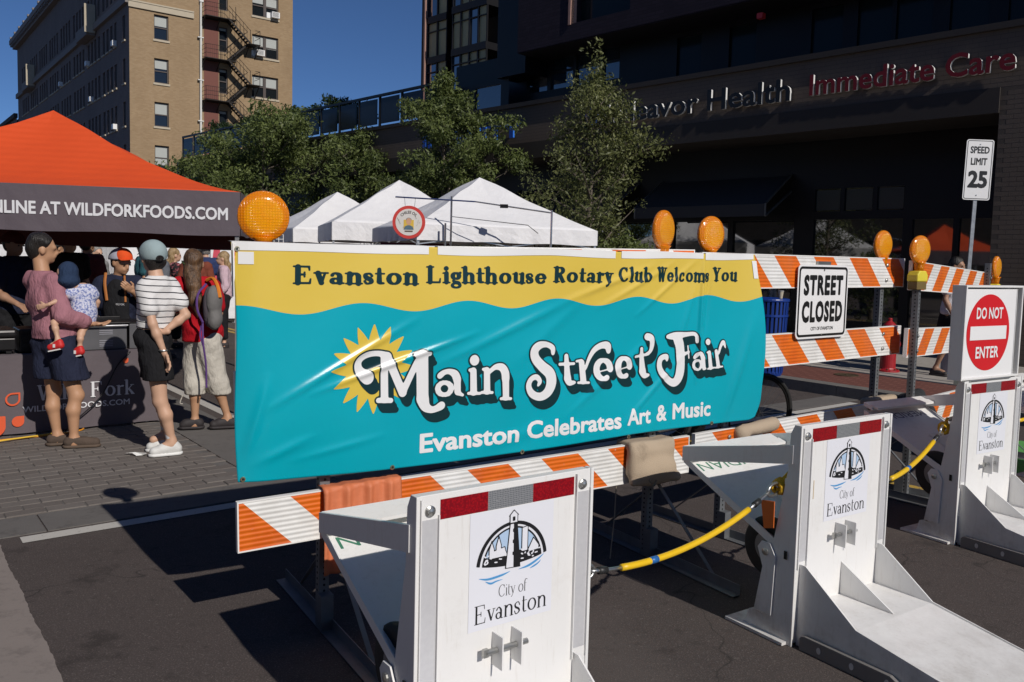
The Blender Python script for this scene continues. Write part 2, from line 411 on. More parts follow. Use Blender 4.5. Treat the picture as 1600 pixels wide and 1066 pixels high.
def sdf_solid(prims, h=.01, k=.03, cuts=(), inflate=0., noise=0.):
    """smooth union of primitives, cut by half spaces (n, d): keep n.p < d; returns verts, quads"""
    bb = [prim_bounds(p, inflate+3*h) for p in prims]
    lo = np.min([b[0] for b in bb], 0); hi = np.max([b[1] for b in bb], 0)
    n = np.ceil((hi-lo)/h).astype(int)+1
    D = np.full(n, 1.0)
    ax = [lo[i]+h*np.arange(n[i]) for i in range(3)]
    for pr, (b0, b1) in zip(prims, bb):
        pad = 1.5*k
        i0 = np.maximum(((b0-pad-lo)/h).astype(int), 0); i1 = np.minimum(((b1+pad-lo)/h).astype(int)+2, n)
        P = np.stack(np.meshgrid(ax[0][i0[0]:i1[0]], ax[1][i0[1]:i1[1]], ax[2][i0[2]:i1[2]], indexing='ij'), -1)
        d = sd_prim(P, pr)-inflate; S = D[i0[0]:i1[0], i0[1]:i1[1], i0[2]:i1[2]]
        hh = np.clip(.5+.5*(S-d)/k, 0, 1); S[:] = S+(d-S)*hh-k*hh*(1-hh)
    if noise:
        X, Y, Z = np.meshgrid(*ax, indexing='ij')
        u = X*24+Z*15+2.2*np.sin(Z*8+Y*6)+lo[0]*9; v = Y*23-X*15+Z*19+1.8*np.sin(X*10+1)
        D += noise*(.8*np.sin(u)*np.sin(Z*12+Y*7+1)+.9*(np.abs(np.sin(v*.5))-.5)+.55*(np.abs(np.sin(X*19+Y*13-Z*27+1.4*np.sin(Z*11)))-.5))
    if len(cuts):
        X, Y, Z = np.meshgrid(*ax, indexing='ij')
        for nn, dd in cuts: D = np.maximum(D, X*nn[0]+Y*nn[1]+Z*nn[2]-dd)
    return surface_nets(D, lo, h)
def surface_nets(D, lo, h):
    s = D < 0
    nx, ny, nz = D.shape
    acc = np.zeros((nx-1, ny-1, nz-1, 3)); cnt = np.zeros((nx-1, ny-1, nz-1))
    for axis in range(3):
        o1, o2 = [a for a in range(3) if a != axis]
        for da in (0, 1):
            for db in (0, 1):
                def sl(off):
                    r = [None]*3; r[axis] = slice(off, D.shape[axis]-1+off)
                    r[o1] = slice(da, D.shape[o1]-1+da); r[o2] = slice(db, D.shape[o2]-1+db); return tuple(r)
                A = D[sl(0)]; B = D[sl(1)]; m = (A < 0) != (B < 0)
                t = np.where(m, A/np.where(m, A-B, 1), 0)
                off = np.zeros(3); off[o1] = da; off[o2] = db
                for c in range(3): acc[..., c] += m*((t if c == axis else 0)+off[c])
                cnt += m
    act = cnt > 0; idx = -np.ones(act.shape, int); cells = np.argwhere(act); idx[act] = np.arange(len(cells))
    V = (cells+acc[act]/cnt[act][:, None])*h+lo; Q = []
    for axis in range(3):
        o1, o2 = (axis+1) % 3, (axis+2) % 3
        a = [slice(1, -1)]*3; a[axis] = slice(0, D.shape[axis]-1); b = list(a); b[axis] = slice(1, D.shape[axis])
        A = s[tuple(a)]; B = s[tuple(b)]
        for flip, m in ((False, A & ~B), (True, ~A & B)):
            e = np.argwhere(m)
            if not len(e): continue
            base = e.copy(); base[:, o1] += 1; base[:, o2] += 1
            def cell(d1, d2):
                q = base.copy(); q[:, o1] -= d1; q[:, o2] -= d2; return idx[q[:, 0], q[:, 1], q[:, 2]]
            qs = np.stack([cell(1, 1), cell(0, 1), cell(0, 0), cell(1, 0)], 1)
            Q.append(qs[:, ::-1] if flip else qs)
    Q = np.vstack(Q); Q = Q[(Q >= 0).all(1)]
    return V, Q
def solid(name, prims, m, parent, **k):
    V, Q = sdf_solid(prims, **k); return link(name, npmesh(name, V, Q, m), parent)
# ================================================================ SETTING
E1 = Vector((.785, .62, 0)).normalized(); E2 = Vector((-.62, .785, 0)).normalized(); ST_ANG = math.atan2(.62, .785)
def ST(s, t, z=0): v = E1*s+E2*t; return Vector((v.x, v.y, z))
def sheet(name, quads, z, m, kind='structure', parent=None):
    mb = MB()
    for s0, s1, t0, t1 in quads: mb.add([ST(s0, t0, z), ST(s1, t0, z), ST(s1, t1, z), ST(s0, t1, z)], [(0, 1, 2, 3)])
    o = part(name, mb, m, parent); 
    if kind: o['kind'] = kind
    return o
# asphalt: dark binder, pale aggregate, patches and fine cracks
t = newmat('asphalt'); g = t.geo()
n1 = t.noise(.9, 6, g, .6); n2 = t.noise(150, 2, g, .6); n3 = t.noise(14, 5, g, .7); n4 = t.noise(48, 4, g, .7)
c = t.mix(n1, (.060, .050, .046), (.088, .073, .068))
c = t.mix(t.math('MULTIPLY', t.ramp(n2, [(.54, 0.), (.70, 1.)]), .75), c, (.19, .155, .145))
c = t.mix(t.math('MULTIPLY', t.ramp(n4, [(.60, 0.), (.70, 1.)]), .5), c, (.24, .215, .20))
c = t.mix(t.math('MULTIPLY', t.ramp(n3, [(.56, 0.), (.72, 1.)]), .5), c, (.030, .027, .026))
v = t.node('ShaderNodeTexVoronoi', feature='DISTANCE_TO_EDGE'); v.inputs['Scale'].default_value = .55
wv = t.node('ShaderNodeVectorMath', operation='ADD'); t.link(g, wv.inputs[0]); nn_ = t.node('ShaderNodeTexNoise'); nn_.inputs['Scale'].default_value = 2.2; t.link(g, nn_.inputs['Vector']); t.link(nn_.outputs['Color'], wv.inputs[1]); t.link(wv.outputs[0], v.inputs['Vector'])
crk = t.ramp(v.outputs[0], [(0., 1.), (.005, 0.)])
c = t.mix(t.math('MULTIPLY', crk, .6), c, (.02, .019, .018))
c = t.mix(t.math('MULTIPLY', t.ramp(t.noise(.45, 3, g), [(.52, 0.), (.6, 1.)]), .45), c, (.115, .098, .090))
c = t.mix(t.math('MULTIPLY', t.ramp(t.noise(2.6, 7, g, .72), [(.56, 0.), (.66, 1.)]), .6), c, (.034, .029, .027))
c = t.mix(t.math('MULTIPLY', t.ramp(t.noise(5.5, 9, g, .8), [(.60, 0.), (.68, 1.)]), .45), c, (.15, .13, .12))
t.set(Base_Color=c, Roughness=.9, Specular_IOR_Level=.2); t.bump(t.math('ADD', n2, t.math('MULTIPLY', n4, .8)), .55, .006)
ASPH = t.m
def concrete(name, a, b, sc=1.2):
    t = newmat(name); g = t.geo(); n1 = t.noise(sc, 7, g, .65); n2 = t.noise(160, 3, g)
    c = t.mix(n1, a, b); c = t.mix(t.math('MULTIPLY', t.ramp(n2, [(.6, 0.), (.75, 1.)]), .3), c, tuple(x*.55 for x in a))
    c = t.mix(t.math('MULTIPLY', t.ramp(t.noise(7, 8, g, .75), [(.52, 0.), (.66, 1.)]), .55), c, tuple(x*.62 for x in a))
    t.set(Base_Color=c, Roughness=.88, Specular_IOR_Level=.25); t.bump(n2, .35, .004); return t.m
CONC = concrete('street_concrete', (.215, .185, .168), (.29, .25, .225)); CONCD = concrete('band_concrete', (.12, .112, .106), (.165, .155, .146), 2.5)
WALK = concrete('sidewalk_concrete', (.30, .28, .25), (.40, .37, .335)); CURB = concrete('curb_concrete', (.14, .13, .12), (.2, .19, .175))
t = newmat('road_paint_white'); g = t.geo(); w = t.ramp(t.noise(35, 6, g, .75), [(.58, 0.), (.70, 1.)])
t.set(Base_Color=t.mix(w, (.50, .48, .44), (.16, .15, .14)), Roughness=.8); PAINTW = t.m
t = newmat('road_paint_yellow'); g = t.geo(); w = t.ramp(t.noise(30, 6, g, .75), [(.5, 0.), (.62, 1.)])
t.set(Base_Color=t.mix(w, (.50, .32, .05), (.14, .11, .07)), Roughness=.8); PAINTY = t.m
t = newmat('lane_paint_green'); g = t.geo(); w = t.ramp(t.noise(30, 6, g, .75), [(.5, 0.), (.66, 1.)])
t.set(Base_Color=t.mix(w, (.10, .36, .08), (.09, .15, .07)), Roughness=.8); PAINTG = t.m

# the ground: one sheet out to the horizon
mb = MB(); mb.add([(-900, -900, 0), (900, -900, 0), (900, 1200, 0), (-900, 1200, 0)], [(0, 1, 2, 3)]); struct('road', mb, ASPH)
# concrete on the left with a ragged seam against the asphalt
mb = MB(); K = 420; pts = []
for i in range(K+1):
    tt = -6+(5.2+6)*i/K; s = .565+.003*math.sin(tt*9)+.002*math.sin(tt*41+1)+.0015*math.sin(tt*97)+.0012*random.uniform(-1, 1); pts.append((s, tt))
for (sa, ta), (sb, tb) in zip(pts[:-1], pts[1:]): mb.add([ST(-25, ta, .004), ST(sa, ta, .004), ST(sb, tb, .004), ST(-25, tb, .004)], [(0, 1, 2, 3)])
struct('concrete_pavement', mb, CONC)
mb = MB()
for k, a in enumerate(np.arange(-12, 9.3, 1.83)): mb.box(a+.004, a+1.826, 5.2, 5.56, -.03, .006)
o = struct('crosswalk_band', mb, CONCD); o.rotation_euler = (0, 0, ST_ANG)
sheet('painted_line', [(.67, 9.2, 5.055, 5.165)], .004, PAINTW)
# second band along the street and its edge line
mb = MB()
for k in range(22): mb.box(2.185, 2.68, 5.575+k*1.83, 5.575+k*1.83+1.82, -.03, .006)
o = struct('gutter_band', mb, CONCD); o.rotation_euler = (0, 0, ST_ANG)
sheet('edge_line', [(2.78, 2.9, 5.7, 60)], .004, PAINTW)
sheet('yellow_line', [(5.78, 5.89, -20, 5.0), (5.98, 6.09, -20, 5.0), (5.78, 5.89, 5.7, 60), (5.98, 6.09, 5.7, 60)], .004, PAINTY)
sheet('green_bike_lane', [(7.2, 7.75, -8, 3.1), (7.95, 8.6, -8, 3.1)], .004, PAINTG)

# brick pieces: nearest 300 are objects of their own, the others one joined mesh
def brick_field(parent, mesh, spots, name='brick', limit=300, origin=(0, 0, 1.6), tilt=0.):
    M = parent.matrix_basis if parent else Matrix()
    spots = sorted(spots, key=lambda p: (M @ Vector(p[0]) - Vector(origin)).length)
    for k, (p, rz) in enumerate(spots[:limit]):
        o = link(name, mesh[k % len(mesh)] if isinstance(mesh, list) else mesh, parent, loc=p)
        o.rotation_euler = (random.uniform(-tilt, tilt), random.uniform(-tilt, tilt), rz)
    rest = spots[limit:]
    if rest:
        me0 = mesh[0] if isinstance(mesh, list) else mesh; n = len(me0.vertices); co = np.empty(n*3); me0.vertices.foreach_get('co', co); co = co.reshape(-1, 3)
        F0 = np.array([tuple(p.vertices) for p in me0.polygons]); V = []; F = []
        for k, (p, rz) in enumerate(rest):
            c, s = math.cos(rz), math.sin(rz); V.append(np.stack([co[:, 0]*c-co[:, 1]*s+p[0], co[:, 0]*s+co[:, 1]*c+p[1], co[:, 2]+p[2]], 1)); F.append(F0+k*n)
        o = link(name+'work', npmesh(name+'work', np.vstack(V), np.vstack(F), me0.materials[0], False), parent); o['kind'] = 'stuff'
def brick_mesh(name, L, W, H, m, b=.004):
    mb = MB(); x, y = L/2, W/2
    mb.add([(-x, -y, -.02), (x, -y, -.02), (x, y, -.02), (-x, y, -.02), (-x, -y, H-b), (x, -y, H-b), (x, y, H-b), (-x, y, H-b), (-x+b, -y+b, H), (x-b, -y+b, H), (x-b, y-b, H), (-x+b, y-b, H)],
           [(0, 1, 5, 4), (1, 2, 6, 5), (2, 3, 7, 6), (3, 0, 4, 7), (4, 5, 9, 8), (5, 6, 10, 9), (6, 7, 11, 10), (7, 4, 8, 11), (8, 9, 10, 11)])
    return mb.mesh(name, m)
def paver_mat(name, a, b):
    t = newmat(name); g = t.geo(); oi = t.node('ShaderNodeObjectInfo')
    c = t.mix(t.math('ADD', t.math('MULTIPLY', oi.outputs['Random'], .55), t.math('MULTIPLY', t.noise(3.5, 5, g), .45)), a, b)
    c = t.mix(t.math('MULTIPLY', t.ramp(t.noise(40, 5, g, .7), [(.55, 0.), (.7, 1.)]), .4), c, tuple(x*.5 for x in a))
    t.set(Base_Color=c, Roughness=.85, Specular_IOR_Level=.25); t.bump(t.noise(120, 3, g), .3, .004); return t.m
PAV = paver_mat('paver_grey', (.130, .113, .102), (.180, .162, .148))
pm = [brick_mesh('brick', .212, .104, h, PAV) for h in (.010, .012, .013, .011)]
cw = thing('brick_crosswalk', None, None, (0, 0, 0), ST_ANG); cw['kind'] = 'structure'
bed = MB(); bed.box(-6, 2.17, 5.57, 10.9, -.02, .005); part('bedding', bed, CONCD, cw)
sp = []
for r in range(48):
    for k in range(-18, 11):
        s = 2.18-.11-(k+8)*.218-(.109 if r % 2 else 0)
        sp.append(((s+random.uniform(-.002, .002), 5.62+r*.110+random.uniform(-.0015, .0015), random.uniform(-.001, .0015)), random.uniform(-.012, .012)))
sp = [p for p in sp if p[0][0] > -6 and p[0][0] < 2.08]
brick_field(cw, pm, sp, tilt=.006)

# far kerb, sidewalk and its red paver strip
mb = MB()
for k in range(-4, 16): mb.box(9.45, 9.68, k*1.83+.004, k*1.83+1.826, -.05, .135)
o = struct('curb', mb, CURB); o.rotation_euler = (0, 0, ST_ANG)
sw = thing('sidewalk', None, None, (0, 0, 0), ST_ANG); sw['kind'] = 'structure'
mb = MB(); mb.box(9.68, 11.0, -8, 40, -.05, .112); part('bedding', mb, CONCD, sw)
slab = MB(); slab.box(-.75, .75, -.75, .75, -.1, .135); slab_me = slab.mesh('slab', WALK)
for i in range(4):
    for j in range(-5, 16): link('slab', slab_me, sw, loc=(11.0+.755+i*1.51, j*1.51, random.uniform(-.001, .001)))
mb = MB(); mb.box(17.04, 40, -12, 60, -.05, .13); part('rear_pavement', mb, WALK, sw)
RED = paver_mat('paver_red', (.13, .05, .04), (.21, .09, .07))
rb = brick_mesh('brick', .196, .096, .135, RED)
sp = [((9.74+i*.100+.004, -1+j*.2+(.1 if i % 2 else 0), 0), math.pi/2) for i in range(12) for j in range(60)]
brick_field(sw, rb, sp, limit=300)
# manhole in the walk
mh = thing('manhole_cover', 'small oval utility cover set in the pale sidewalk behind the barricades', 'manhole cover', (4.55, 11.2, .136))
mb = MB(); mb.lathe([(.16, 0), (.16, .006), (.14, .006), (.14, .003), (.02, .003), (.02, .008)], 24); part('lid', mb, mat('cast_iron', (.12, .09, .055), .6, .6), mh)
# ================================================================ BUILDINGS
def brickmat(name, a, b, mortar, sc=1., rough=.85, bw=.22, rh=.075):
    t = newmat(name); o = t.obj(); x = t.sep(o); 
    cmb = t.node('ShaderNodeCombineXYZ'); t.link(t.math('ADD', x[0], x[1]), cmb.inputs[0]); t.link(x[2], cmb.inputs[1])
    bt = t.node('ShaderNodeTexBrick'); bt.inputs['Scale'].default_value = 1; bt.inputs['Brick Width'].default_value = bw; bt.inputs['Row Height'].default_value = rh
    bt.inputs['Mortar Size'].default_value = .006; bt.inputs['Bias'].default_value = 0; t.link(cmb.outputs[0], bt.inputs['Vector'])
    bt.inputs['Color1'].default_value = (*a, 1); bt.inputs['Color2'].default_value = (*b, 1); bt.inputs['Mortar'].default_value = (*mortar, 1)
    n = t.noise(.35, 6, o, .6); dark = tuple(q*.72 for q in a)
    c = t.mix(t.math('MULTIPLY', t.ramp(n, [(.4, 0.), (.65, 1.)]), .35), bt.outputs[0], dark)
    t.set(Base_Color=c, Roughness=rough, Specular_IOR_Level=.3); t.bump(bt.outputs['Fac'], .25, .01).node.invert = True
    return t.m
def wall_open(u0, u1, z0, z1, ops, depth, F):
    """wall sheet in (u, z) with openings (u0,u1,z0,z1) whose reveals go `depth` back; F(u, d, z) -> point"""
    us = sorted({u0, u1} | {a for o in ops for a in o[:2]}); zs = sorted({z0, z1} | {a for o in ops for a in o[2:4]}); mb = MB()
    for a, b in zip(us[:-1], us[1:]):
        for c, d in zip(zs[:-1], zs[1:]):
            mu, mz = (a+b)/2, (c+d)/2
            if any(o[0] < mu < o[1] and o[2] < mz < o[3] for o in ops): continue
            mb.add([F(a, 0, c), F(b, 0, c), F(b, 0, d), F(a, 0, d)], [(0, 1, 2, 3)])
    for a, b, c, d in ops:
        P = [(a, c), (b, c), (b, d), (a, d)]
        for k in range(4):
            (p, q), (r, s) = P[k], P[(k+1) % 4]; mb.add([F(p, 0, q), F(r, 0, s), F(r, depth, s), F(p, depth, q)], [(0, 1, 2, 3)])
    return mb
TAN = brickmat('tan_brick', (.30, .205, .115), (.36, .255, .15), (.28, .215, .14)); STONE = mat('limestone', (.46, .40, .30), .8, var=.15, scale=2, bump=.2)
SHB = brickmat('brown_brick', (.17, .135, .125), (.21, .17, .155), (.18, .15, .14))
TERRA = mat('terracotta_panel', (.17, .065, .050), .85, var=.12)
FRM = mat('window_frame_dark', (.07, .055, .05), .6); BLIND = mat('window_blind', (.40, .42, .40), .7, var=.08, scale=3)
t = newmat('window_glass_dark'); t.set(Base_Color=(.012, .015, .018), Roughness=.04, Specular_IOR_Level=.8); GLASS = t.m
WHT = mat('white_enamel', (.78, .78, .76), .45, var=.04); IRON = mat('fire_escape_iron', (.018, .015, .014), .6, .3)

B1 = thing('apartment_building', 'tall tan brick building with fire escape and drain pipe, its street side in shade', 'building', (-27.52, 60, 0), ST_ANG)
HR = 25.6
# right face: local x along the face, y inwards
def win_meshes(w, h, two=False, bl=.5):
    fr = MB(); d = .12
    for x0, x1, z0, z1 in ((0, w, 0, .09), (0, w, h-.07, h), (0, .07, .09, h-.07), (w-.07, w, .09, h-.07)): fr.box(x0, x1, .0, d, z0, z1)
    xs = [(0.07, w-.07)]
    if two: fr.box(w/2-.11, w/2+.11, 0, d, .09, h-.07); xs = [(.07, w/2-.11), (w/2+.11, w-.07)]
    for a, b in xs: fr.box(a, b, .02, .08, h/2-.04, h/2+.04)
    gl = MB()
    for a, b in xs: gl.box(a, b, .085, .1, .09, h-.07)
    bd = MB()
    for k, (a, b) in enumerate(xs): bb = bl if k == 0 else min(.9, bl*1.15); bd.box(a+.02, b-.02, .055, .07, h-.07-(h-.2)*bb, h-.07)
    return fr.mesh('window', FRM), gl.mesh('pane', GLASS), bd.mesh('blind', BLIND)
fops = []; zrow = [16.68, 13.6, 10.5, 7.4, 4.3]
spots = [(1.62, .98, 1.78, False, .35)]
for z in [19.76]+zrow:
    if z < 19: fops.append((1.67, 2.67, z, z+1.75))
    fops.append((8.87, 10.97, z, z+1.68)); fops.append((6.33, 6.98, z-.1, z+1.75))
rf = wall_open(0, 12.15, 0, HR, fops, .25, lambda u, d, z: (u, d, z)); part('wall', rf, TAN, B1, label=None) if False else part('wall', rf, TAN, B1)
wm = {}
for i, (a, b, z0, z1) in enumerate(fops):
    two = (b-a) > 1.5; key = (round(b-a, 2), round(z1-z0, 2), two, round(random.choice([.40, .45, .5, .85]), 2)); 
    if b-a < .8: key = (*key[:3], .1)
    if key not in wm: wm[key] = win_meshes(*key)
    f, g_, bl_ = wm[key]
    w = link('window', f, B1, loc=(a, .14, z0)); link('pane', g_, w); link('blind', bl_, w)
    if b-a > .8: mb = MB(); mb.box(a-.08, b+.08, -.07, .2, z0-.14, z0); part('sill', mb, STONE, B1)
mb = MB(); mb.box(-.06, 4.45, -.12, .02, 18.62, 19.1); mb.box(-.06, 4.45, -.16, .02, 19.02, 19.12); mb.box(4.5, 12.2, -.06, .02, 21.6, 22.1); part('stone_band', mb, STONE, B1)
mb = MB(); mb.box(5.2, 6.28, -.02, .02, 0, 21.0); part('terracotta_strip', mb, TERRA, B1)
mb = MB(); mb.tube([(4.9, -.14, 0), (4.95, -.14, 20.0)], .085, 10); mb.box(4.83, 5.1, -.26, -.02, 19.9, 20.25)
for z in (17.3, 14.2, 11.2, 8.2): mb.box(4.70, 5.12, -.24, .0, z, z+.07)
part('drain_pipe', mb, mat('pipe_white', (.66, .66, .62), .5), B1, smooth=False)
# air conditioners
for a, z in ((10.3, 19.78), (9.1, 16.7)):
    mb = MB(); mb.box(a-.3, a-.02, -.05, .2, z, z+.42); q = part('window_filler', mb, WHT, B1)
    mb = MB(); mb.box(a, a+.62, -.42, .1, z+.02, z+.46); q = part('air_conditioner', mb, WHT, B1, bevel=.01)
    mb = MB()
    for k in range(9): mb.box(a+.05, a+.52, -.432, -.42, z+.08+k*.04, z+.095+k*.04)
    part('grille', mb, mat('grille_grey', (.2, .2, .2), .6), q)
# fire escape
fe = MB()
def rail(mb, a, b, r=.022): mb.tube([a, b], r, 5)
for k, z in enumerate((18.85, 15.82, 12.78, 9.75, 6.7)):
    fe.box(5.0, 7.25, -1.1, -.02, z-.05, z)
    for x in (5.0, 6.1, 7.2): rail(fe, (x, -1.08, z), (x, -1.08, z+.95)); fe.bar((x, -.02, z-.75), (x, -1.0, z-.06), .05)
    for zz in (.32, .63, .95): rail(fe, (5.0, -1.08, z+zz), (6.35, -1.08, z+zz), .016); rail(fe, (5.0, -.02, z+zz), (5.0, -1.08, z+zz), .016)
    for x in np.arange(5.0, 6.4, .15): rail(fe, (x, -1.08, z), (x, -1.08, z+.95), .009)
    zm = z-1.52; fe.box(8.2, 9.1, -1.15, -.02, zm-.05, zm)
    for x in (8.3, 9.05): rail(fe, (x, -1.12, zm), (x, -1.12, zm+1.0)); fe.bar((x, -.02, zm-.9), (x, -1.0, zm-.06), .05)
    for zz in (.5, 1.0): rail(fe, (9.05, -.02, zm+zz), (9.05, -1.12, zm+zz)); rail(fe, (8.7, -1.12, zm+zz), (9.05, -1.12, zm+zz))
    for (x0, z0, x1, z1, y) in ((6.7, z, 8.35, zm, -.75), (8.3, zm, 6.7, z-3.05, -.3)):
        for dy in (-.3, .3):
            fe.bar((x0, y+dy, z0), (x1, y+dy, z1), .05, .12); rail(fe, (x0, y+dy, z0+.95), (x1, y+dy, z1+.95), .02)
            for q in range(1, 6): f = q/6; rail(fe, (x0+(x1-x0)*f, y+dy, z0+(z1-z0)*f), (x0+(x1-x0)*f, y+dy, z0+(z1-z0)*f+.95), .012)
        for q in range(1, 9): f = q/9; fe.box(x0+(x1-x0)*f-.1, x0+(x1-x0)*f+.1, y-.3, y+.3, z0+(z1-z0)*f-.02, z0+(z1-z0)*f+.01)
part('fire_escape', fe, IRON, B1)
# street side: local x < 0 side is the plane x = 0 going along +y
def LF(u, d, z): return (d, u, z)
ops = []
cols = [1.1]+[c0+k*1.22 for c0 in (3.6, 8.9, 14.6, 20.3, 26, 31.7, 37.4, 43.1) for k in range(4) if c0+k*1.22 < 49.5]
for z in (19.9, 16.55, 13.5, 10.45, 7.4, 4.3):
    for c0 in cols: ops.append((c0, c0+.72, z, z+1.95 if z > 19 else z+1.75))
lf = wall_open(0, 50.8, 0, HR-1, ops, .3, LF)
for i, f in enumerate(lf.f): lf.f[i] = f[::-1]
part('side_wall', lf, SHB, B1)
sw_f = MB()
for x0, x1, z0, z1 in ((0, .72, 0, .07), (0, .72, 1.68, 1.75), (0, .06, .07, 1.68), (.66, .72, .07, 1.68), (.06, .66, .85, .91)): sw_f.box(.0, .08, x0, x1, z0, z1)
sw_f = sw_f.mesh('window', FRM); sw_g = MB(); sw_g.box(.05, .06, .06, .66, .07, 1.68); sw_g = sw_g.mesh('pane', GLASS)
for k, (a, b, z0, z1) in enumerate(ops):
    w = link('window', sw_f, B1, loc=(.2, a, z0)); w.scale.z = (z1-z0)/1.75; link('pane', sw_g, w)
mb = MB()
for a, b, z0, z1 in ops:
    if z0 < 19: mb.box(-.09, .05, a-.06, b+.06, z0-.12, z0)
o = part('sills', mb, STONE, B1); o['kind'] = 'stuff'; o.name = 'sill_row'
mb = MB(); mb.box(-.25, 0, 0, 50.8, 18.9, 19.4); mb.box(-.45, .0, -.02, 51, HR-1, HR-.5); mb.box(-.75, .3, -.3, 51.3, HR-.5, HR)
for k in range(64): mb.box(-.7, -.1, .2+k*.8, .5+k*.8, HR-.8, HR-.5)
for k in range(17): mb.box(-.8, -.5, k*3.1+.4, k*3.1+.75, HR, HR+.22)
for y0 in (10.3, 39.0): mb.box(-.7, -.02, y0, y0+4, 18.55, 19.4); mb.box(-.72, -.1, y0-.02, y0+.25, 18.6, 20.7); 
part('cornice', mb, mat('shaded_stone', (.22, .20, .19), .85), B1)  # stone colour darkened to stand for the shaded street side
for y0 in (10.28, 38.98): mb = MB(); mb.box(-.86, -.06, y0-.16, y0-.03, 18.7, 20.9); part('balcony_end', mb, STONE, B1)
random.seed(3)
mb = MB()
for k in range(13): a, b, z0, z1 = random.choice([o for o in ops if o[2] < 19 and o[0] < 34]); mb.box(-.28, .15, a+.1, b-.1, z0+.02, z0+.4)
o = part('air_conditioner_row', mb, WHT, B1); o['kind'] = 'stuff'
mb = MB(); mb.box(0, 12.15, 0, 50.8, HR-.6, HR-.4); mb.add([(12.15, 0, 0), (12.15, 50.8, 0), (12.15, 50.8, HR), (12.15, 0, HR)], [(0, 1, 2, 3)]); mb.add([(0, 50.8, 0), (12.15, 50.8, 0), (12.15, 50.8, HR), (0, 50.8, HR)], [(3, 2, 1, 0)])
mb.box(.1, 12.0, 1.2, 50, 0, HR-.7); part('roof', mb, mat('roof_tar', (.05, .05, .05), .9), B1)
# lower neighbour further along
B2 = thing('brick_rowhouse', 'lower brown brick building far down the street left of the tall one', 'building', tuple(Vector((-27.52, 60, 0))+E2*52.0), ST_ANG)
ops = [(a, a+.8, z, z+1.7) for a in np.arange(1.5, 44, 2.0) for z in (13.4, 10.2, 7, 3.8)]
w = wall_open(0, 45, 0, 17.2, ops, .25, LF); part('wall', w, SHB, B2)
mb = MB(); mb.box(-.3, .1, 0, 45, 16.9, 17.4); mb.box(0.3, 12, 0, 45, 0, 16.9); part('roof', mb, mat('roof_tar'), B2)
for a, b, z0, z1 in ops: link('window', sw_f, B2, loc=(.2, a, z0))
mb = MB()
for a in (12.0, 16, 22, 24): mb.box(-.3, .2, a, a+.5, 13.4, 13.9)
o = part('air_conditioner_row', mb, WHT, B2); o['kind'] = 'stuff'

# ---------------------------------------------------------------- dark podium building on the right
PB = thing('clinic_building', 'dark brick podium building with channel letters, recessed storefront and glass railing', 'building', (6.431, 14.108, 0), R_(-45.97))
t = newmat('dark_brick'); oi = t.node('ShaderNodeObjectInfo'); g = t.geo()
t.set(Base_Color=t.mix(t.math('ADD', t.math('MULTIPLY', oi.outputs['Random'], .6), t.math('MULTIPLY', t.noise(5, 4, g), .4)), (.095, .074, .060), (.135, .106, .086)), Roughness=.8); DKB = t.m
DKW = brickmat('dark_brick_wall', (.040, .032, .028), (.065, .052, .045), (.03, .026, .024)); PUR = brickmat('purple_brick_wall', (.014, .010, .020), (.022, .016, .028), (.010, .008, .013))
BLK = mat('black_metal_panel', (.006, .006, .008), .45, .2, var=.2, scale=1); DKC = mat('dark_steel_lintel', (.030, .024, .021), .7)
MORT = mat('dark_mortar', (.075, .062, .053), .95)
t = newmat('storefront_glass'); t.set(Base_Color=(.010, .013, .014), Roughness=.03, Specular_IOR_Level=1.0, IOR=2.1); SGL = t.m
t = newmat('blue_glass'); t.set(Base_Color=(.010, .022, .035), Roughness=.05, Specular_IOR_Level=1.0, IOR=1.9); BGL = t.m
mb = MB(); mb.box(-29.7, 8, .02, .6, 4.42, 5.30); mb.box(1.45, 8, .02, 2.2, 0.1, 4.42); part('band_core', mb, MORT, PB)
mb = MB(); mb.box(-29.7, 1.45, -.02, 1.2, 4.03, 4.42); mb.box(-29.7, 8.2, -.05, .9, 5.30, 5.40); part('lintel', mb, DKC, PB)
bm_ = MB(); bm_.box(-.0975, .0975, .0188, .1, -.0335, .0335); bme = bm_.mesh('brick', DKB)
sp = []
for r in range(12):
    for k in range(185): 
        x = 8-.1-k*.2-(.1 if r % 2 else 0)
        if x > -29: sp.append(((x, .0, 4.42+.037+r*.0735), 0))
for r in range(58):
    for k in range(32):
        x = 1.55+k*.2+(.1 if r % 2 else 0)
        if x < 7.9: sp.append(((x, 0, .1+.037+r*.0735), 0))
def px_size(p): q = PB.matrix_basis @ Vector(p[0]); return 0
brick_field(PB, bme, sp, limit=300, origin=(3.0, 6.0, 3.5))
# ceiling of the recess, side return
mb = MB(); mb.box(-29.7, 1.45, 1.2, 6, 4.2, 4.3); mb.box(1.45, 1.5, 1.0, 3, .1, 4.2); mb.box(-29.9, -29.7, 0, 25, 0, 5.3); mb.box(-29.7, 8, 5, 5.1, 0, 4.2); mb.box(-29.7, 20, 5.2, 25, 0, 5.35); part('rear_wall', mb, BLK, PB)
mb = MB(); mb.box(-29.7, 1.45, 1.55, 5, .02, .12); part('floor_slab', mb, MORT, PB)
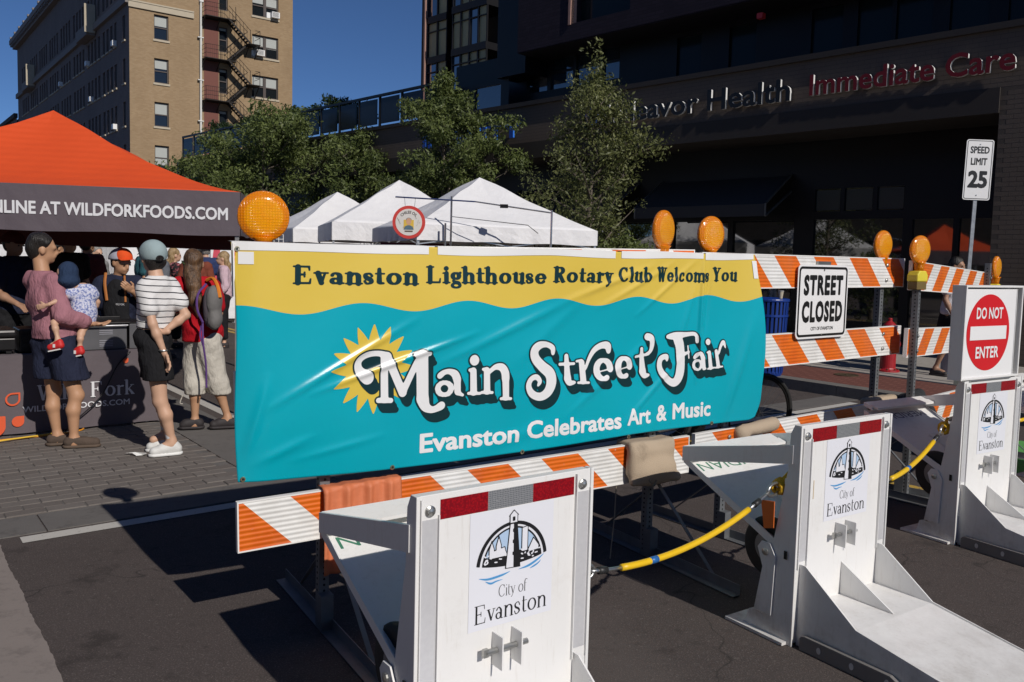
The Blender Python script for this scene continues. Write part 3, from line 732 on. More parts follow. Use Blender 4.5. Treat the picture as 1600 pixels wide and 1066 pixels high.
# storefront: mullions and panes
fr = MB(); panes = []
xs = [1.4, .45, -.35, -2.25, -2.62, -4.05, -4.2, -5.6, -5.75, -7.2, -7.5, -9.2, -9.4, -11.2, -11.4, -13.2, -13.4, -15.4, -15.6, -17.6, -17.8, -20, -20.2, -23, -23.2, -26, -26.2, -29.5]
sh = [(-2.2, -.47, .55, 2.52), (-4.02, -2.62, .55, 2.52), (-5.55, -4.15, .55, 2.52), (-2.2, -1.68, 2.68, 3.12), (-1.6, -1.05, 2.68, 3.12), (-.97, -.47, 2.68, 3.12), (.5, 1.3, .15, 2.5), (-.3, .4, .15, 2.5)]
sh += [(x-1.7, x, .55, 2.52) for x in np.arange(-5.75, -28, -1.9)]
w = wall_open(-29.7, 1.45, .12, 4.2, sh, .06, lambda u, d, z: (u, 1.5+d, z)); part('storefront_frame', w, BLK, PB)
for a, b, z0, z1 in sh: mb = MB(); mb.box(a, b, 1.55, 1.57, z0, z1); part('pane', mb, SGL, PB)
t = newmat('frosted_film'); t.set(Base_Color=(.055, .06, .06), Roughness=.25, Specular_IOR_Level=.6); FILM = t.m
for a, b, z0, z1 in sh[3:6]: mb = MB(); mb.box(a+.02, b-.02, 1.535, 1.547, z0+.02, z1-.02); part('frosted_film', mb, FILM, PB)
# awning over the storefront
CAN = mat('awning_canvas', (.042, .042, .046), .85, var=.15, scale=3)
aw = thing('awning', 'dark canvas awning sloping out over the storefront windows', 'awning', (6.431, 14.108, 0), R_(-45.97))
for a0, a1 in ((-5.9, -2.72), (-10.6, -6.6)):
    mb = MB(); mb.add([(a0, 1.48, 3.42), (a1, 1.48, 3.42), (a1, .5, 2.78), (a0, .5, 2.78), (a0, 1.48, 3.40), (a1, 1.48, 3.40), (a1, .5, 2.76), (a0, .5, 2.76)], [(0, 1, 2, 3), (7, 6, 5, 4), (0, 3, 7, 4), (1, 5, 6, 2), (3, 2, 6, 7)])
    mb.box(a0, a1, .488, .5, 2.55, 2.79); part('canvas', mb, CAN, aw)
    for x in (a0, a1+.01): mb = MB(); mb.bar((x, .5, 2.56), (x, 1.48, 3.1), .035); mb.bar((x, .49, 2.56), (x, .49, 2.80), .03); mb.bar((x, .5, 2.80), (x, 1.48, 3.44), .03); part('arm', mb, mat('awning_metal', (.16, .16, .16), .5, .6), aw)
# level two: set back glazing under the overhanging brick
ops = []
x = 7.6
ops2 = [(-9.95-.0, -9.22, 5.86, 6.78), (-9.1, -8.35, 5.86, 6.78), (-8.25, -7.5, 5.86, 6.78), (-7.4, -6.9, 5.86, 6.78)]
dim = [(a, a+.62, 5.55, 6.5) for a in (-5.3, -4.0, -2.2, -1.3, -.6, .3, 1.2, 2.4, 3.3)]
mid = [(a, a+1.0, 5.48, 6.1) for a in (-12.6, -11.4)]
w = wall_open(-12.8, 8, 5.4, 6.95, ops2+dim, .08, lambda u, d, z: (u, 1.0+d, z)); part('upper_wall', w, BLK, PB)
w = wall_open(-12.8, -10.1, 5.4, 6.2, mid, .05, lambda u, d, z: (u, .5+d, z)); part('upper_wall', w, BLK, PB)
for a, b, z0, z1 in ops2:
    mb = MB(); mb.box(a, b, 1.06, 1.08, z0, z1); p = part('pane', mb, BGL, PB)
    mb = MB(); mb.box(a, b, 1.03, 1.06, z0+.40, z0+.45); part('sash_bar', mb, BLK, p)
t = newmat('dim_glass'); t.set(Base_Color=(.012, .020, .022), Roughness=.12, Specular_IOR_Level=.22); DGL = t.m
for a, b, z0, z1 in dim+[]: mb = MB(); mb.box(a, b, 1.06, 1.08, z0, z1); part('pane', mb, DGL, PB)
for a, b, z0, z1 in mid: mb = MB(); mb.box(a, b, .54, .56, z0, z1); part('pane', mb, BGL, PB)
# overhanging upper mass and black box
uo = [(-7.2, -5.4, 7.5, 9.6), (-3.5, -1.7, 7.5, 9.6), (.5, 2.3, 7.5, 9.6)]
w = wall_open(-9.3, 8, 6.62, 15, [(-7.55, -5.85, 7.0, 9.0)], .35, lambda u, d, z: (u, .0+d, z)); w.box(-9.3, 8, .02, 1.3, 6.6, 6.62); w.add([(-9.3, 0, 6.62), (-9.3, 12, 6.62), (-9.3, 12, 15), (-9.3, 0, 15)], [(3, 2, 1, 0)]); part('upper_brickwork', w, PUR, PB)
mb = MB(); mb.box(-7.55, -5.85, .34, .36, 7.0, 9.0); part('pane', mb, DGL, PB)
mb = MB(); mb.box(-7.62, -7.55, -.03, .1, 6.98, 9.1); part('trim', mb, mat('pale_brown_trim', (.34, .2, .16), .7), PB)  # one even pale brown against the dark brick
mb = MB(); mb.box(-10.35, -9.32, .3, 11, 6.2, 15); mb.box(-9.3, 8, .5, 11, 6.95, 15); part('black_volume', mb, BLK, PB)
mb = MB(); mb.box(-2.92, -2.8, .2, .32, 6.30, 6.40); part('alarm_strobe', mb, mat('strobe_red', (.5, .03, .03), .4), PB)
# glass railing along the podium roof
mb = MB(); gl = MB(); x = -29.6
while x < -12.6:
    mb.box(x, x+.06, .1, .16, 5.4, 6.35); 
    gl.box(x+.1, x+1.0, .12, .135, 5.5, 6.25); x += 1.1
mb.box(-29.6, -12.3, .09, .17, 6.3, 6.37); q = part('roof_railing', mb, BLK, PB); part('railing_glass', gl, mat('railing_glass_tint', (.020, .026, .034), .2, var=.2, spec=.25), q)
# channel letters: deep bodies with faces
LT_B = mat('letter_black', (.010, .010, .010), .4, var=.05); LT_R = mat('letter_red', (.17, .008, .008), .35, var=.08); LT_W = mat('letter_return_white', (.72, .72, .70), .5, var=.03)
LT_U = mat('letter_blue', (.015, .07, .42), .35, var=.1)
def channel(name, label, text, a0, a1, z0, z1, face, side, depth=.055, bold=.020, parent=None, rise=0.):
    r = thing(name, label, 'sign', (6.431, 14.108, 0), R_(-45.97))
    v, f = sans_verts(text, bold); x0, x1 = v[:, 0].min(), v[:, 0].max(); y1 = v[:, 1].max()
    y0 = v[:, 1].min() 
    def fn(x, y, d): return (a0+(x-x0)/(x1-x0)*(a1-a0), d, z0+(y-y0)/(y1-y0)*(z1-z0))
    # face
    me = bpy.data.meshes.new('letter_faces'); me.from_pydata([fn(p[0], p[1], -.03-depth) for p in v], [], f); me.materials.append(face); link('letter_faces', me, r)
    # returns: boundary edges extruded back
    from collections import Counter
    key = {}; 
    def kk(i): return (round(v[i][0], 4), round(v[i][1], 4))
    cnt = Counter(); dr = {}
    for p in f:
        for i in range(len(p)):
            a, b = p[i], p[(i+1) % len(p)]; e = frozenset((kk(a), kk(b))); cnt[e] += 1; dr[e] = (a, b)
    mb = MB()
    for e, c in cnt.items():
        if c == 1 and len(e) == 2:
            a, b = dr[e]; A, B = v[a], v[b]; mb.add([fn(A[0], A[1], -.03-depth+.002), fn(B[0], B[1], -.03-depth+.002), fn(B[0], B[1], -.03), fn(A[0], A[1], -.03)], [(0, 1, 2, 3)])
    part('letter_returns', mb, side, r)
    return r
channel('wall_lettering', 'black channel letters reading Endeavor Health on the dark brick band', 'Endeavor Health', -6.55, -2.0, 4.60, 5.02, LT_B, LT_W)
channel('wall_lettering', 'dark red channel letters reading Immediate Care near the right end of the band', 'Immediate Care', -1.63, 1.66, 4.64, 5.02, LT_R, LT_W)
r = thing('wall_emblem', 'round blue petal emblem beside the black letters on the dark brick band', 'sign', (6.431, 14.108, 0), R_(-45.97))
mb = MB()
for k in range(6):
    a = k*math.pi/3; mb.lathe([(.075, 0), (.075, .08)], 14, Matrix.Translation((-6.75+.12*math.cos(a), -.03, 4.80+.13*math.sin(a))) @ Matrix.Rotation(R_(90), 4, 'X'))
part('petals', mb, LT_U, r)
# far tower with bay windows
TW = thing('bay_window_tower', 'dark tower beyond with stacked bay windows coloured like reflected pale facades', 'building', (-6.3, 55, 0), R_(-45.97))
TWB = mat('tower_brick', (.075, .055, .05), .85, var=.2, scale=2); t = newmat('warm_glass'); t.set(Base_Color=(.02, .02, .02), Roughness=.03, Specular_IOR_Level=1.0, IOR=2.2, Coat_Weight=.6); WGL = t.m
mb = MB(); mb.box(.0, .38, .0, 20, 0, 40); part('corner_pier', mb, TWB, TW); mb = MB(); mb.box(.40, .53, -.15, .3, 0, 40); part('trim', mb, mat('pale_brown_trim'), TW)
mb = MB(); mb.box(.4, 30, 2.2, 20, 0, 40); mb.box(2.5, 3.5, .4, 2.2, 0, 40); part('wall', mb, BLK, TW)
TAN2 = mat('tan_painted_reflection', (.46, .37, .19), .5, var=.25, scale=1.2)  # pane colour stands in for reflected tan facades
for k in range(8):
    z = 14.3+(k-3)*2.54
    for (x0, x1, y) in ((.55, 2.5, .1), (3.5, 6.7, -.3)):
        mb = MB(); mb.box(x0, x1, y-.12, y+2, z-.42, z); part('spandrel', mb, BLK, TW)
        n = 2 if x1-x0 < 3 else 4; wd = (x1-x0)/n
        for i in range(n):
            mb = MB(); a, b = x0+i*wd, x0+(i+1)*wd
            for q in ((a, a+.06, z, z+2.12), (b-.06, b, z, z+2.12), (a+.06, b-.06, z+1.55, z+1.61)): mb.box(q[0], q[1], y-.06, y+.04, q[2], q[3])
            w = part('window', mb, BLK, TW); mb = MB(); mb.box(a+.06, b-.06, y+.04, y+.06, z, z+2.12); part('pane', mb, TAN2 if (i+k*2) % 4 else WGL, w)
channel('wall_lettering', 'blue channel letters on the dark band between two street trees', 'INFINITY', -12.9, -9.05, 4.56, 4.92, LT_U, mat('letter_return_blue', (.03, .16, .62), .4, var=.05))

# ---------------------------------------------------------------- buildings added out of view to block sky and bounce light
def added_street_block(label, x, y, ang, L, D_, H, wallm, fl=3.4):
    r = thing('added_street_building', label, 'building', (x, y, 0), ang)
    ops = [(a, a+1.3, z, z+1.9) for z in np.arange(4.6, H-2.4, fl) for a in np.arange(1.2, L-2, 3.1)]+[(a, a+3.6, .5, 3.1) for a in np.arange(1.2, L-4, 5.0)]
    part('wall', wall_open(0, L, 0, H, ops, .25, lambda u, d, z: (u, d, z)), wallm, r)
    mb = MB(); mb.box(0, L, .6, D_, 0, H-.1); mb.box(-.2, L+.2, -.3, .3, H-.1, H+.4); part('roof', mb, mat('roof_tar'), r)
    for a, b, z0, z1 in ops: mb = MB(); mb.box(a, b, .2, .23, z0, z1); part('window', mb, SGL, r)
added_street_block('tan brick building added out of view to block sky, mirrored in the storefront windows', -14.5, -9.0, R_(128.3), 30, 12, 9, TAN)
added_street_block('dark brick building added out of view behind the viewer to block sky', 10, -21, R_(180), 30, 12, 11.5, SHB)
# ================================================================ BARRICADES AND BANNER
def stripe_mat(name, sgn):
    t = newmat(name); u = t.sep(t.uv()); g = t.obj()
    c = t.math('ADD', u[0], t.math('MULTIPLY', u[1], sgn)); f = t.math('FRACT', t.math('DIVIDE', c, .415))
    m = t.math('LESS_THAN', f, .54)
    wear = t.ramp(t.noise(38, 8, g, .8), [(.655, 0.), (.67, 1.)]); fine = t.ramp(t.noise(6, 6, g, .6), [(.45, 0.), (.6, 1.)])
    dots = t.node('ShaderNodeTexVoronoi'); dots.inputs['Scale'].default_value = 220; t.link(g, dots.inputs['Vector'])
    w1 = t.mix(fine, (.72, .715, .69), (.80, .80, .78)); w1 = t.mix(t.math('MULTIPLY', t.ramp(dots.outputs[0], [(.25, 1.), (.35, 0.)]), .12), w1, (.45, .45, .44))
    o1 = t.mix(fine, (.74, .15, .012), (.66, .12, .010)); o1 = t.mix(t.math('MULTIPLY', wear, t.math('MULTIPLY', fine, .9)), o1, (.74, .70, .66))
    col = t.mix(m, w1, o1); dirt = t.ramp(t.noise(3.2, 8, g, .7), [(.5, 0.), (.75, 1.)])
    col = t.mix(t.math('MULTIPLY', dirt, .22), col, (.30, .26, .22))
    t.set(Base_Color=col, Roughness=.38, Specular_IOR_Level=.4)
    col2 = t.mix(t.math('MULTIPLY', t.ramp(t.noise(11, 9, g, .8), [(.60, 0.), (.66, 1.)]), .35), col, (.34, .29, .24)); t.set(Base_Color=col2)
    rib = t.math('SINE', t.math('MULTIPLY', u[1], 2*math.pi/.0205)); b = t.bump(rib, .5, .0022); return t.m
STR_L = stripe_mat('reflective_stripes', 1.); STR_R = stripe_mat('reflective_stripes_reversed', -1.)
EDGEW = mat('white_plastic_edge', (.80, .79, .76), .5, var=.05); GALV = mat('galvanised_steel', (.36, .37, .38), .42, .75, var=.25, scale=18, bump=.1)
GALVD = mat('weathered_galvanised', (.20, .21, .22), .55, .6, var=.3, scale=14, bump=.1); HOLE = mat('punched_hole_dark', (.012, .012, .012), .9)
BOLT = mat('zinc_bolt', (.42, .42, .40), .35, .85, var=.2)
AMB = newmat('amber_lens'); t = AMB
g = t.obj(); v = t.node('ShaderNodeTexBrick'); v.offset = 0; v.inputs['Scale'].default_value = 1; v.inputs['Brick Width'].default_value = .011; v.inputs['Row Height'].default_value = .011; v.inputs['Mortar Size'].default_value = .0022; v.inputs['Mortar Smooth'].default_value = 1.
cm = t.node('ShaderNodeCombineXYZ'); sp_ = t.sep(g); t.link(sp_[0], cm.inputs[0]); t.link(sp_[2], cm.inputs[1]); t.link(cm.outputs[0], v.inputs['Vector'])
rad = t.math('SQRT', t.math('ADD', t.math('POWER', sp_[0], 2), t.math('POWER', sp_[2], 2)))
rim_ = t.ramp(rad, [(.072, 0.), (.080, 1.)]); n_ = t.noise(38, 3, g)
t.set(Base_Color=t.mix(rim_, t.mix(n_, (.90, .29, .001), (.98, .45, .006)), (.85, .25, .001)), Roughness=.16, Transmission_Weight=.2, IOR=1.45, Specular_IOR_Level=.45); t.b.inputs['Subsurface Weight'].default_value = .0
t.bump(v.outputs['Fac'], .55, .003); AMB = t.m
AMBI = mat('amber_core', (.95, .45, .02), .25, var=.35, scale=45, bump=.8, bscale=140)
YEL = mat('yellow_battery_case', (.72, .60, .05), .5, var=.08, scale=12, bump=.05)
def warning_light(label, X, Y, Z, yaw, r=.098, case=False, lean=0.):
    r0 = thing('warning_light', label, 'warning light', (X, Y, Z), yaw, 'amber warning lights on the barricades')
    r0.rotation_euler = (0, lean, yaw)
    M = Matrix.Rotation(R_(90), 4, 'X')
    mb = MB(); prof = [(0.001, .030), (r*.35, .029), (r*.62, .0265), (r*.80, .022), (r*.90, .016), (r*.955, .013), (r, .010), (r*1.02, .004), (r*1.02, -.004), (r, -.010), (r*.955, -.013), (r*.90, -.016), (r*.80, -.022), (r*.62, -.0265), (r*.35, -.029), (.001, -.030)]
    mb.lathe([(a, b) for a, b in prof], 48, M); part('lens', mb, AMB, r0, smooth=True)
    mb = MB(); mb.lathe([(.001, .022), (r*.5, .018), (r*.86, .006), (r*.86, -.006), (r*.5, -.018), (.001, -.022)], 32, M); part('reflector_core', mb, AMBI, r0, smooth=True)
    mb = MB(); mb.lathe([(.030, -r-.045), (.032, -r-.02), (.036, -r+.004), (.045, -r+.016)], 20); part('neck', mb, AMB, r0, smooth=True)
    if case:
        mb = MB(); mb.prism([(-.055, 0), (.055, 0), (.055, .045), (.035, .075), (-.035, .075), (-.055, .045)], -.035, .05, 'y', Matrix.Translation((0, 0, -r-.12))); part('battery_case', mb, YEL, r0, bevel=.008)
        mb = MB(); mb.box(-.05, .05, -.03, .045, -r-.175, -r-.121); part('battery_case_base', mb, mat('case_brown', (.16, .11, .03), .6), r0, bevel=.004)
    return r0
def board(parent, name, L, z0, z1, sm, uoff, th=.022, y=0.):
    mb = MB(); nseg = 1
    mb.box(0.006, L-.006, y-th/2, y+th/2, z0+.005, z1-.005); mb.uv = [(p[0]+uoff, (p[2]-z0)) for p in mb.v]
    b = part(name, mb, sm, parent)
    mb = MB(); h = th/2+.002
    mb.box(0, L, y-h, y+h, z0-.0, z0+.006); mb.box(0, L, y-h, y+h, z1-.006, z1); mb.box(0, .006, y-h, y+h, z0+.006, z1-.006); mb.box(L-.006, L, y-h, y+h, z0+.006, z1-.006)
    part('edge_trim', mb, EDGEW, b); return b
def post(parent, x, y, z0, z1, w=.045, m=None, lit=False):
    mb = MB(); mb.box(x-w/2, x+w/2, y-w/2, y+w/2, z0, z1); p = part('post', mb, m or GALVD, parent, bevel=.002)
    mb = MB(); z = z0+.03
    while z < z1-.02:
        for M in (Matrix.Translation((x, y-w/2, z)) @ Matrix.Rotation(R_(90), 4, 'X'), Matrix.Translation((x-w/2, y, z)) @ Matrix.Rotation(R_(-90), 4, 'Y'), Matrix.Translation((x+w/2, y, z)) @ Matrix.Rotation(R_(90), 4, 'Y')):
            mb.lathe([(.0055, 0), (.0055, .0012)], 8, M)
        z += .0254
    q = part('punched_holes', mb, HOLE, p); q['kind'] = 'stuff'; return p
def skid(parent, x, L=.75, brace=True):
    mb = MB(); mb.box(x-.025, x+.025, -L, L, .004, .008); mb.box(x+.021, x+.025, -L, L, .008, .055); mb.box(x-.027, x+.027, -.03, .03, .008, .16)
    p = part('foot', mb, GALVD, parent)
    if brace:
        mb = MB(); mb.bar((x+.036, -L*.72, .03), (x+.036, -.01, .40), .02, .005); mb.bar((x+.036, L*.72, .03), (x+.036, .01, .40), .02, .005); part('brace', mb, GALVD, parent)
def barricade(label, P, Q, zb, slope, sm, offs, posts, behind, heights=((.40, .607), (.93, 1.13), (1.425, 1.632)), ptop=1.5):
    P = Vector((*P, 0)); Q = Vector((*Q, 0)); L = (Q-P).length
    r = thing('barricade', label, 'barricade', P, math.atan2(Q.y-P.y, Q.x-P.x), 'striped barricades across the street')
    bs = []
    for (z0, z1), of in zip(heights, offs):
        b = board(r, 'board', L, z0, z1, sm, of); b.rotation_euler = (0, -math.atan(slope), 0); bs.append(b)
    for x in posts:
        y = .035 if behind else -.035; post(r, x, y, .01, ptop); skid(r, x, .62)
        mb = MB()
        for z0, z1 in heights:
            for z in (z0+.05, z1-.05):
                for q in (0,): mb.lathe([(.013, 0), (.013, .006), (.007, .010)], 8, Matrix.Translation((x, -.013 if behind else -.06, z+x*slope)) @ Matrix.Rotation(R_(90), 4, 'X'))
        part('bolt', mb, BOLT, r)
    return r, L
P1, Q1 = (-1.07, 3.25), (1.0, 4.56); P2, Q2 = (1.03, 4.585), (2.78, 5.95); P3, Q3 = (2.715, 5.74), (4.20, 7.38)
BA, L1 = barricade('orange and white striped barricade wearing the banner, end board scratched', P1, Q1, 0, .0165, STR_L, (-.0, .1, .0), (.36, 2.19), True)
B2_, L2 = barricade('striped barricade carrying the STREET CLOSED sign', P2, Q2, .02, .004, STR_L, (-.75, -.87, -.86), (.30, 1.97), True, ((.455, .65), (.98, 1.182), (1.457, 1.66)), 1.66)
B3_, L3 = barricade('right hand barricade with stripes leaning the other way behind the DO NOT ENTER sign', P3, Q3, .02, -.035, STR_R, (-.56, -.62, -.49), (.10, 2.05), False, ((.455, .66), (.98, 1.185), (1.45, 1.655)), 1.66)
A1 = math.atan2(1.31, 2.07); A2 = math.atan2(Q2[1]-P2[1], Q2[0]-P2[0]); A3 = math.atan2(Q3[1]-P3[1], Q3[0]-P3[0])
warning_light('largest amber warning light above the left end of the banner', -1.02, 3.40, 1.745, R_(22), .101)
warning_light('amber warning light left of the pair above the banner right end', .79, 4.35+.08, 1.772, R_(50), .101)
warning_light('amber warning light right of the pair above the banner right end', 1.11, 4.72, 1.764, R_(34), .100)
warning_light('amber warning light on the STREET CLOSED barricade, behind its right end', 2.56, 5.80, 1.758, R_(34), .098)
warning_light('amber warning light on a yellow case atop the tall perforated post', 2.80, 5.76, 1.728, R_(28), .098, True)
warning_light('amber warning light on a yellow case, farthest right, behind the DO NOT ENTER sign', 4.24, 7.33, 1.626, R_(44), .098, True)

# ---------------------------------------------------------------- banner
BO = Vector((P1[0], P1[1], 0)); BD = Vector((Q1[0]-P1[0], Q1[1]-P1[1], 0)).normalized(); BN = Vector((BD.y, -BD.x, 0))
rs = random.Random(11)
# folds: (u0, z0, u1, z1, width, amplitude)
FOLDS = [(.10, .98, .75, 1.33, .016, .0060), (.28, 1.03, 1.05, 1.26, .013, .0066), (.85, 1.12, 1.62, 1.42, .020, .0052), (1.25, 1.10, 1.7, 1.44, .03, .003),
         (1.55, .82, 2.15, 1.22, .02, .0042), (1.95, .76, 2.33, 1.10, .016, .0050), (1.55, 1.40, 2.1, 1.58, .016, .005), (1.75, 1.36, 2.25, 1.60, .014, .0045), (2.0, 1.32, 2.42, 1.62, .013, .005),
         (2.44, .95, 2.47, 1.63, .012, .011), (2.50, 1.2, 2.53, 1.62, .014, -.006), (.02, .80, .10, 1.10, .02, .007), (.05, .76, .30, .86, .02, .004), (.2, .76, .6, .83, .015, .003), (2.65, .70, 2.85, 1.3, .03, .008), (2.3, 1.15, 2.42, 1.5, .02, .004), (1.05, .72, 1.5, .80, .03, .003)]
def bout(u, z):
    d = .030+.010*math.sin(u*2.1+.4)*math.sin((z-.68)*3.3)+.004*math.sin(u*5.3+z*7)+.002*math.sin(u*13-z*9+1)
    for u0, z0, u1, z1, w, a in FOLDS:
        dx, dz = u1-u0, z1-z0; L = dx*dx+dz*dz; tt = ((u-u0)*dx+(z-z0)*dz)/L; q = min(1, max(0, tt)); ds = math.hypot(u-u0-q*dx, z-z0-q*dz)
        fade = math.sin(math.pi*min(1, max(.0, q*.9+.05))) if 0 < tt < 1 else .16
        d += 1.55*a*fade*math.exp(-(ds/w)**2)
    if u > 2.5: d += .05*((u-2.5)/.45)**2*math.sin((z-.6)*3.1)
    if u < .12: d -= .02*((.12-u)/.12)**2
    return d
def bpt(u, z, lift=0.):
    bend = 0.
    p = BO+BD*u+BN*(bout(u, z)+.012+lift); 
    if u > 2.46: p += Vector((-math.sin(A1), math.cos(A1), 0))*(-.0)
    return Vector((p.x, p.y, z))
def bedge(v, zt):  # left and right edges by height fraction from the top
    uL = -.032+.026*v+.008*math.sin(v*6); uR = 2.860+.085*math.sin(min(1, v*1.25)*math.pi*.62)*(1-.15*v)-(.028*max(0, (v-.90)/.10)**2); return uL, uR
nu, nv = 460, 150
mb = MB(); uvs = []
for j in range(nv+1):
    v = j/nv
    for i in range(nu+1):
        a = i/nu; uL, uR = bedge(v, 0); u = uL+(uR-uL)*a
        zt = 1.636+.0075*u-.004*abs(math.sin(u*4.3)); zb = .690+.006*u-.022*math.sin(math.pi*min(1, max(0, u/2.0)))*(1 if u < 2 else 0)+.0
        if u > 2.84: zb += .022*((u-2.84)/.07)**2
        z = zt+(zb-zt)*v; mb.v.append(tuple(bpt(u, z))); uvs.append((u, z))
for j in range(nv):
    for i in range(nu): k = j*(nu+1)+i; mb.f.append((k, k+nu+1, k+nu+2, k+1))
mb.uv = uvs
t = newmat('banner_vinyl'); u = t.sep(t.uv())
wav = t.math('MULTIPLY', t.math('COSINE', t.math('ADD', t.math('MULTIPLY', u[0], 2*math.pi/.503), .15)), .0205)
lim = t.math('ADD', t.math('ADD', wav, 1.371), t.math('MULTIPLY', u[0], .014)); isy = t.math('GREATER_THAN', u[1], lim)
g = t.obj(); n = t.noise(1.6, 4, g)
ye = t.mix(n, (.69, .495, .070), (.75, .55, .085)); te = t.mix(n, (.0, .34, .43), (.0, .40, .50))
t.set(Base_Color=t.mix(isy, te, ye), Roughness=.27, Specular_IOR_Level=.55); 
wv_ = t.node('ShaderNodeTexBrick'); wv_.offset = 0; wv_.inputs['Scale'].default_value = 1; wv_.inputs['Brick Width'].default_value = .0028; wv_.inputs['Row Height'].default_value = .0028; wv_.inputs['Mortar Size'].default_value = .0008; t.link(t.uv(), wv_.inputs['Vector'])
b1 = t.bump(wv_.outputs['Fac'], .06, .001); b2 = t.bump(t.noise(9, 4, g, .6), .22, .006, b1); BAN = t.m
bn = link('banner', mb.mesh('banner', BAN, True)); tag(bn, 'teal and yellow vinyl banner reading Main Street Fair, tied across the barricade', 'banner')
sol = bn.modifiers.new('thickness', 'SOLIDIFY'); sol.thickness = .0008; sol.offset = -1
def vinyl(name, a, b): return mat(name, a, .30, var=.06, scale=2, spec=.5)
INK = vinyl('ink_dark_green', (.004, .030, .036), 0); INKW = vinyl('ink_white', (.80, .80, .80), 0); INKY = vinyl('ink_yellow', (.72, .52, .07), 0)
def bprint(name, caps, h, k, m, lift, D=None, xs=None, ys=None):
    if D is None: xs, ys, D = raster(caps, h, k=k)
    me = flat_mesh(name, marching(xs, ys, D, 0), lambda x, y: bpt(x, y, lift), m); me.shade_smooth(); return link(name, me, bn)
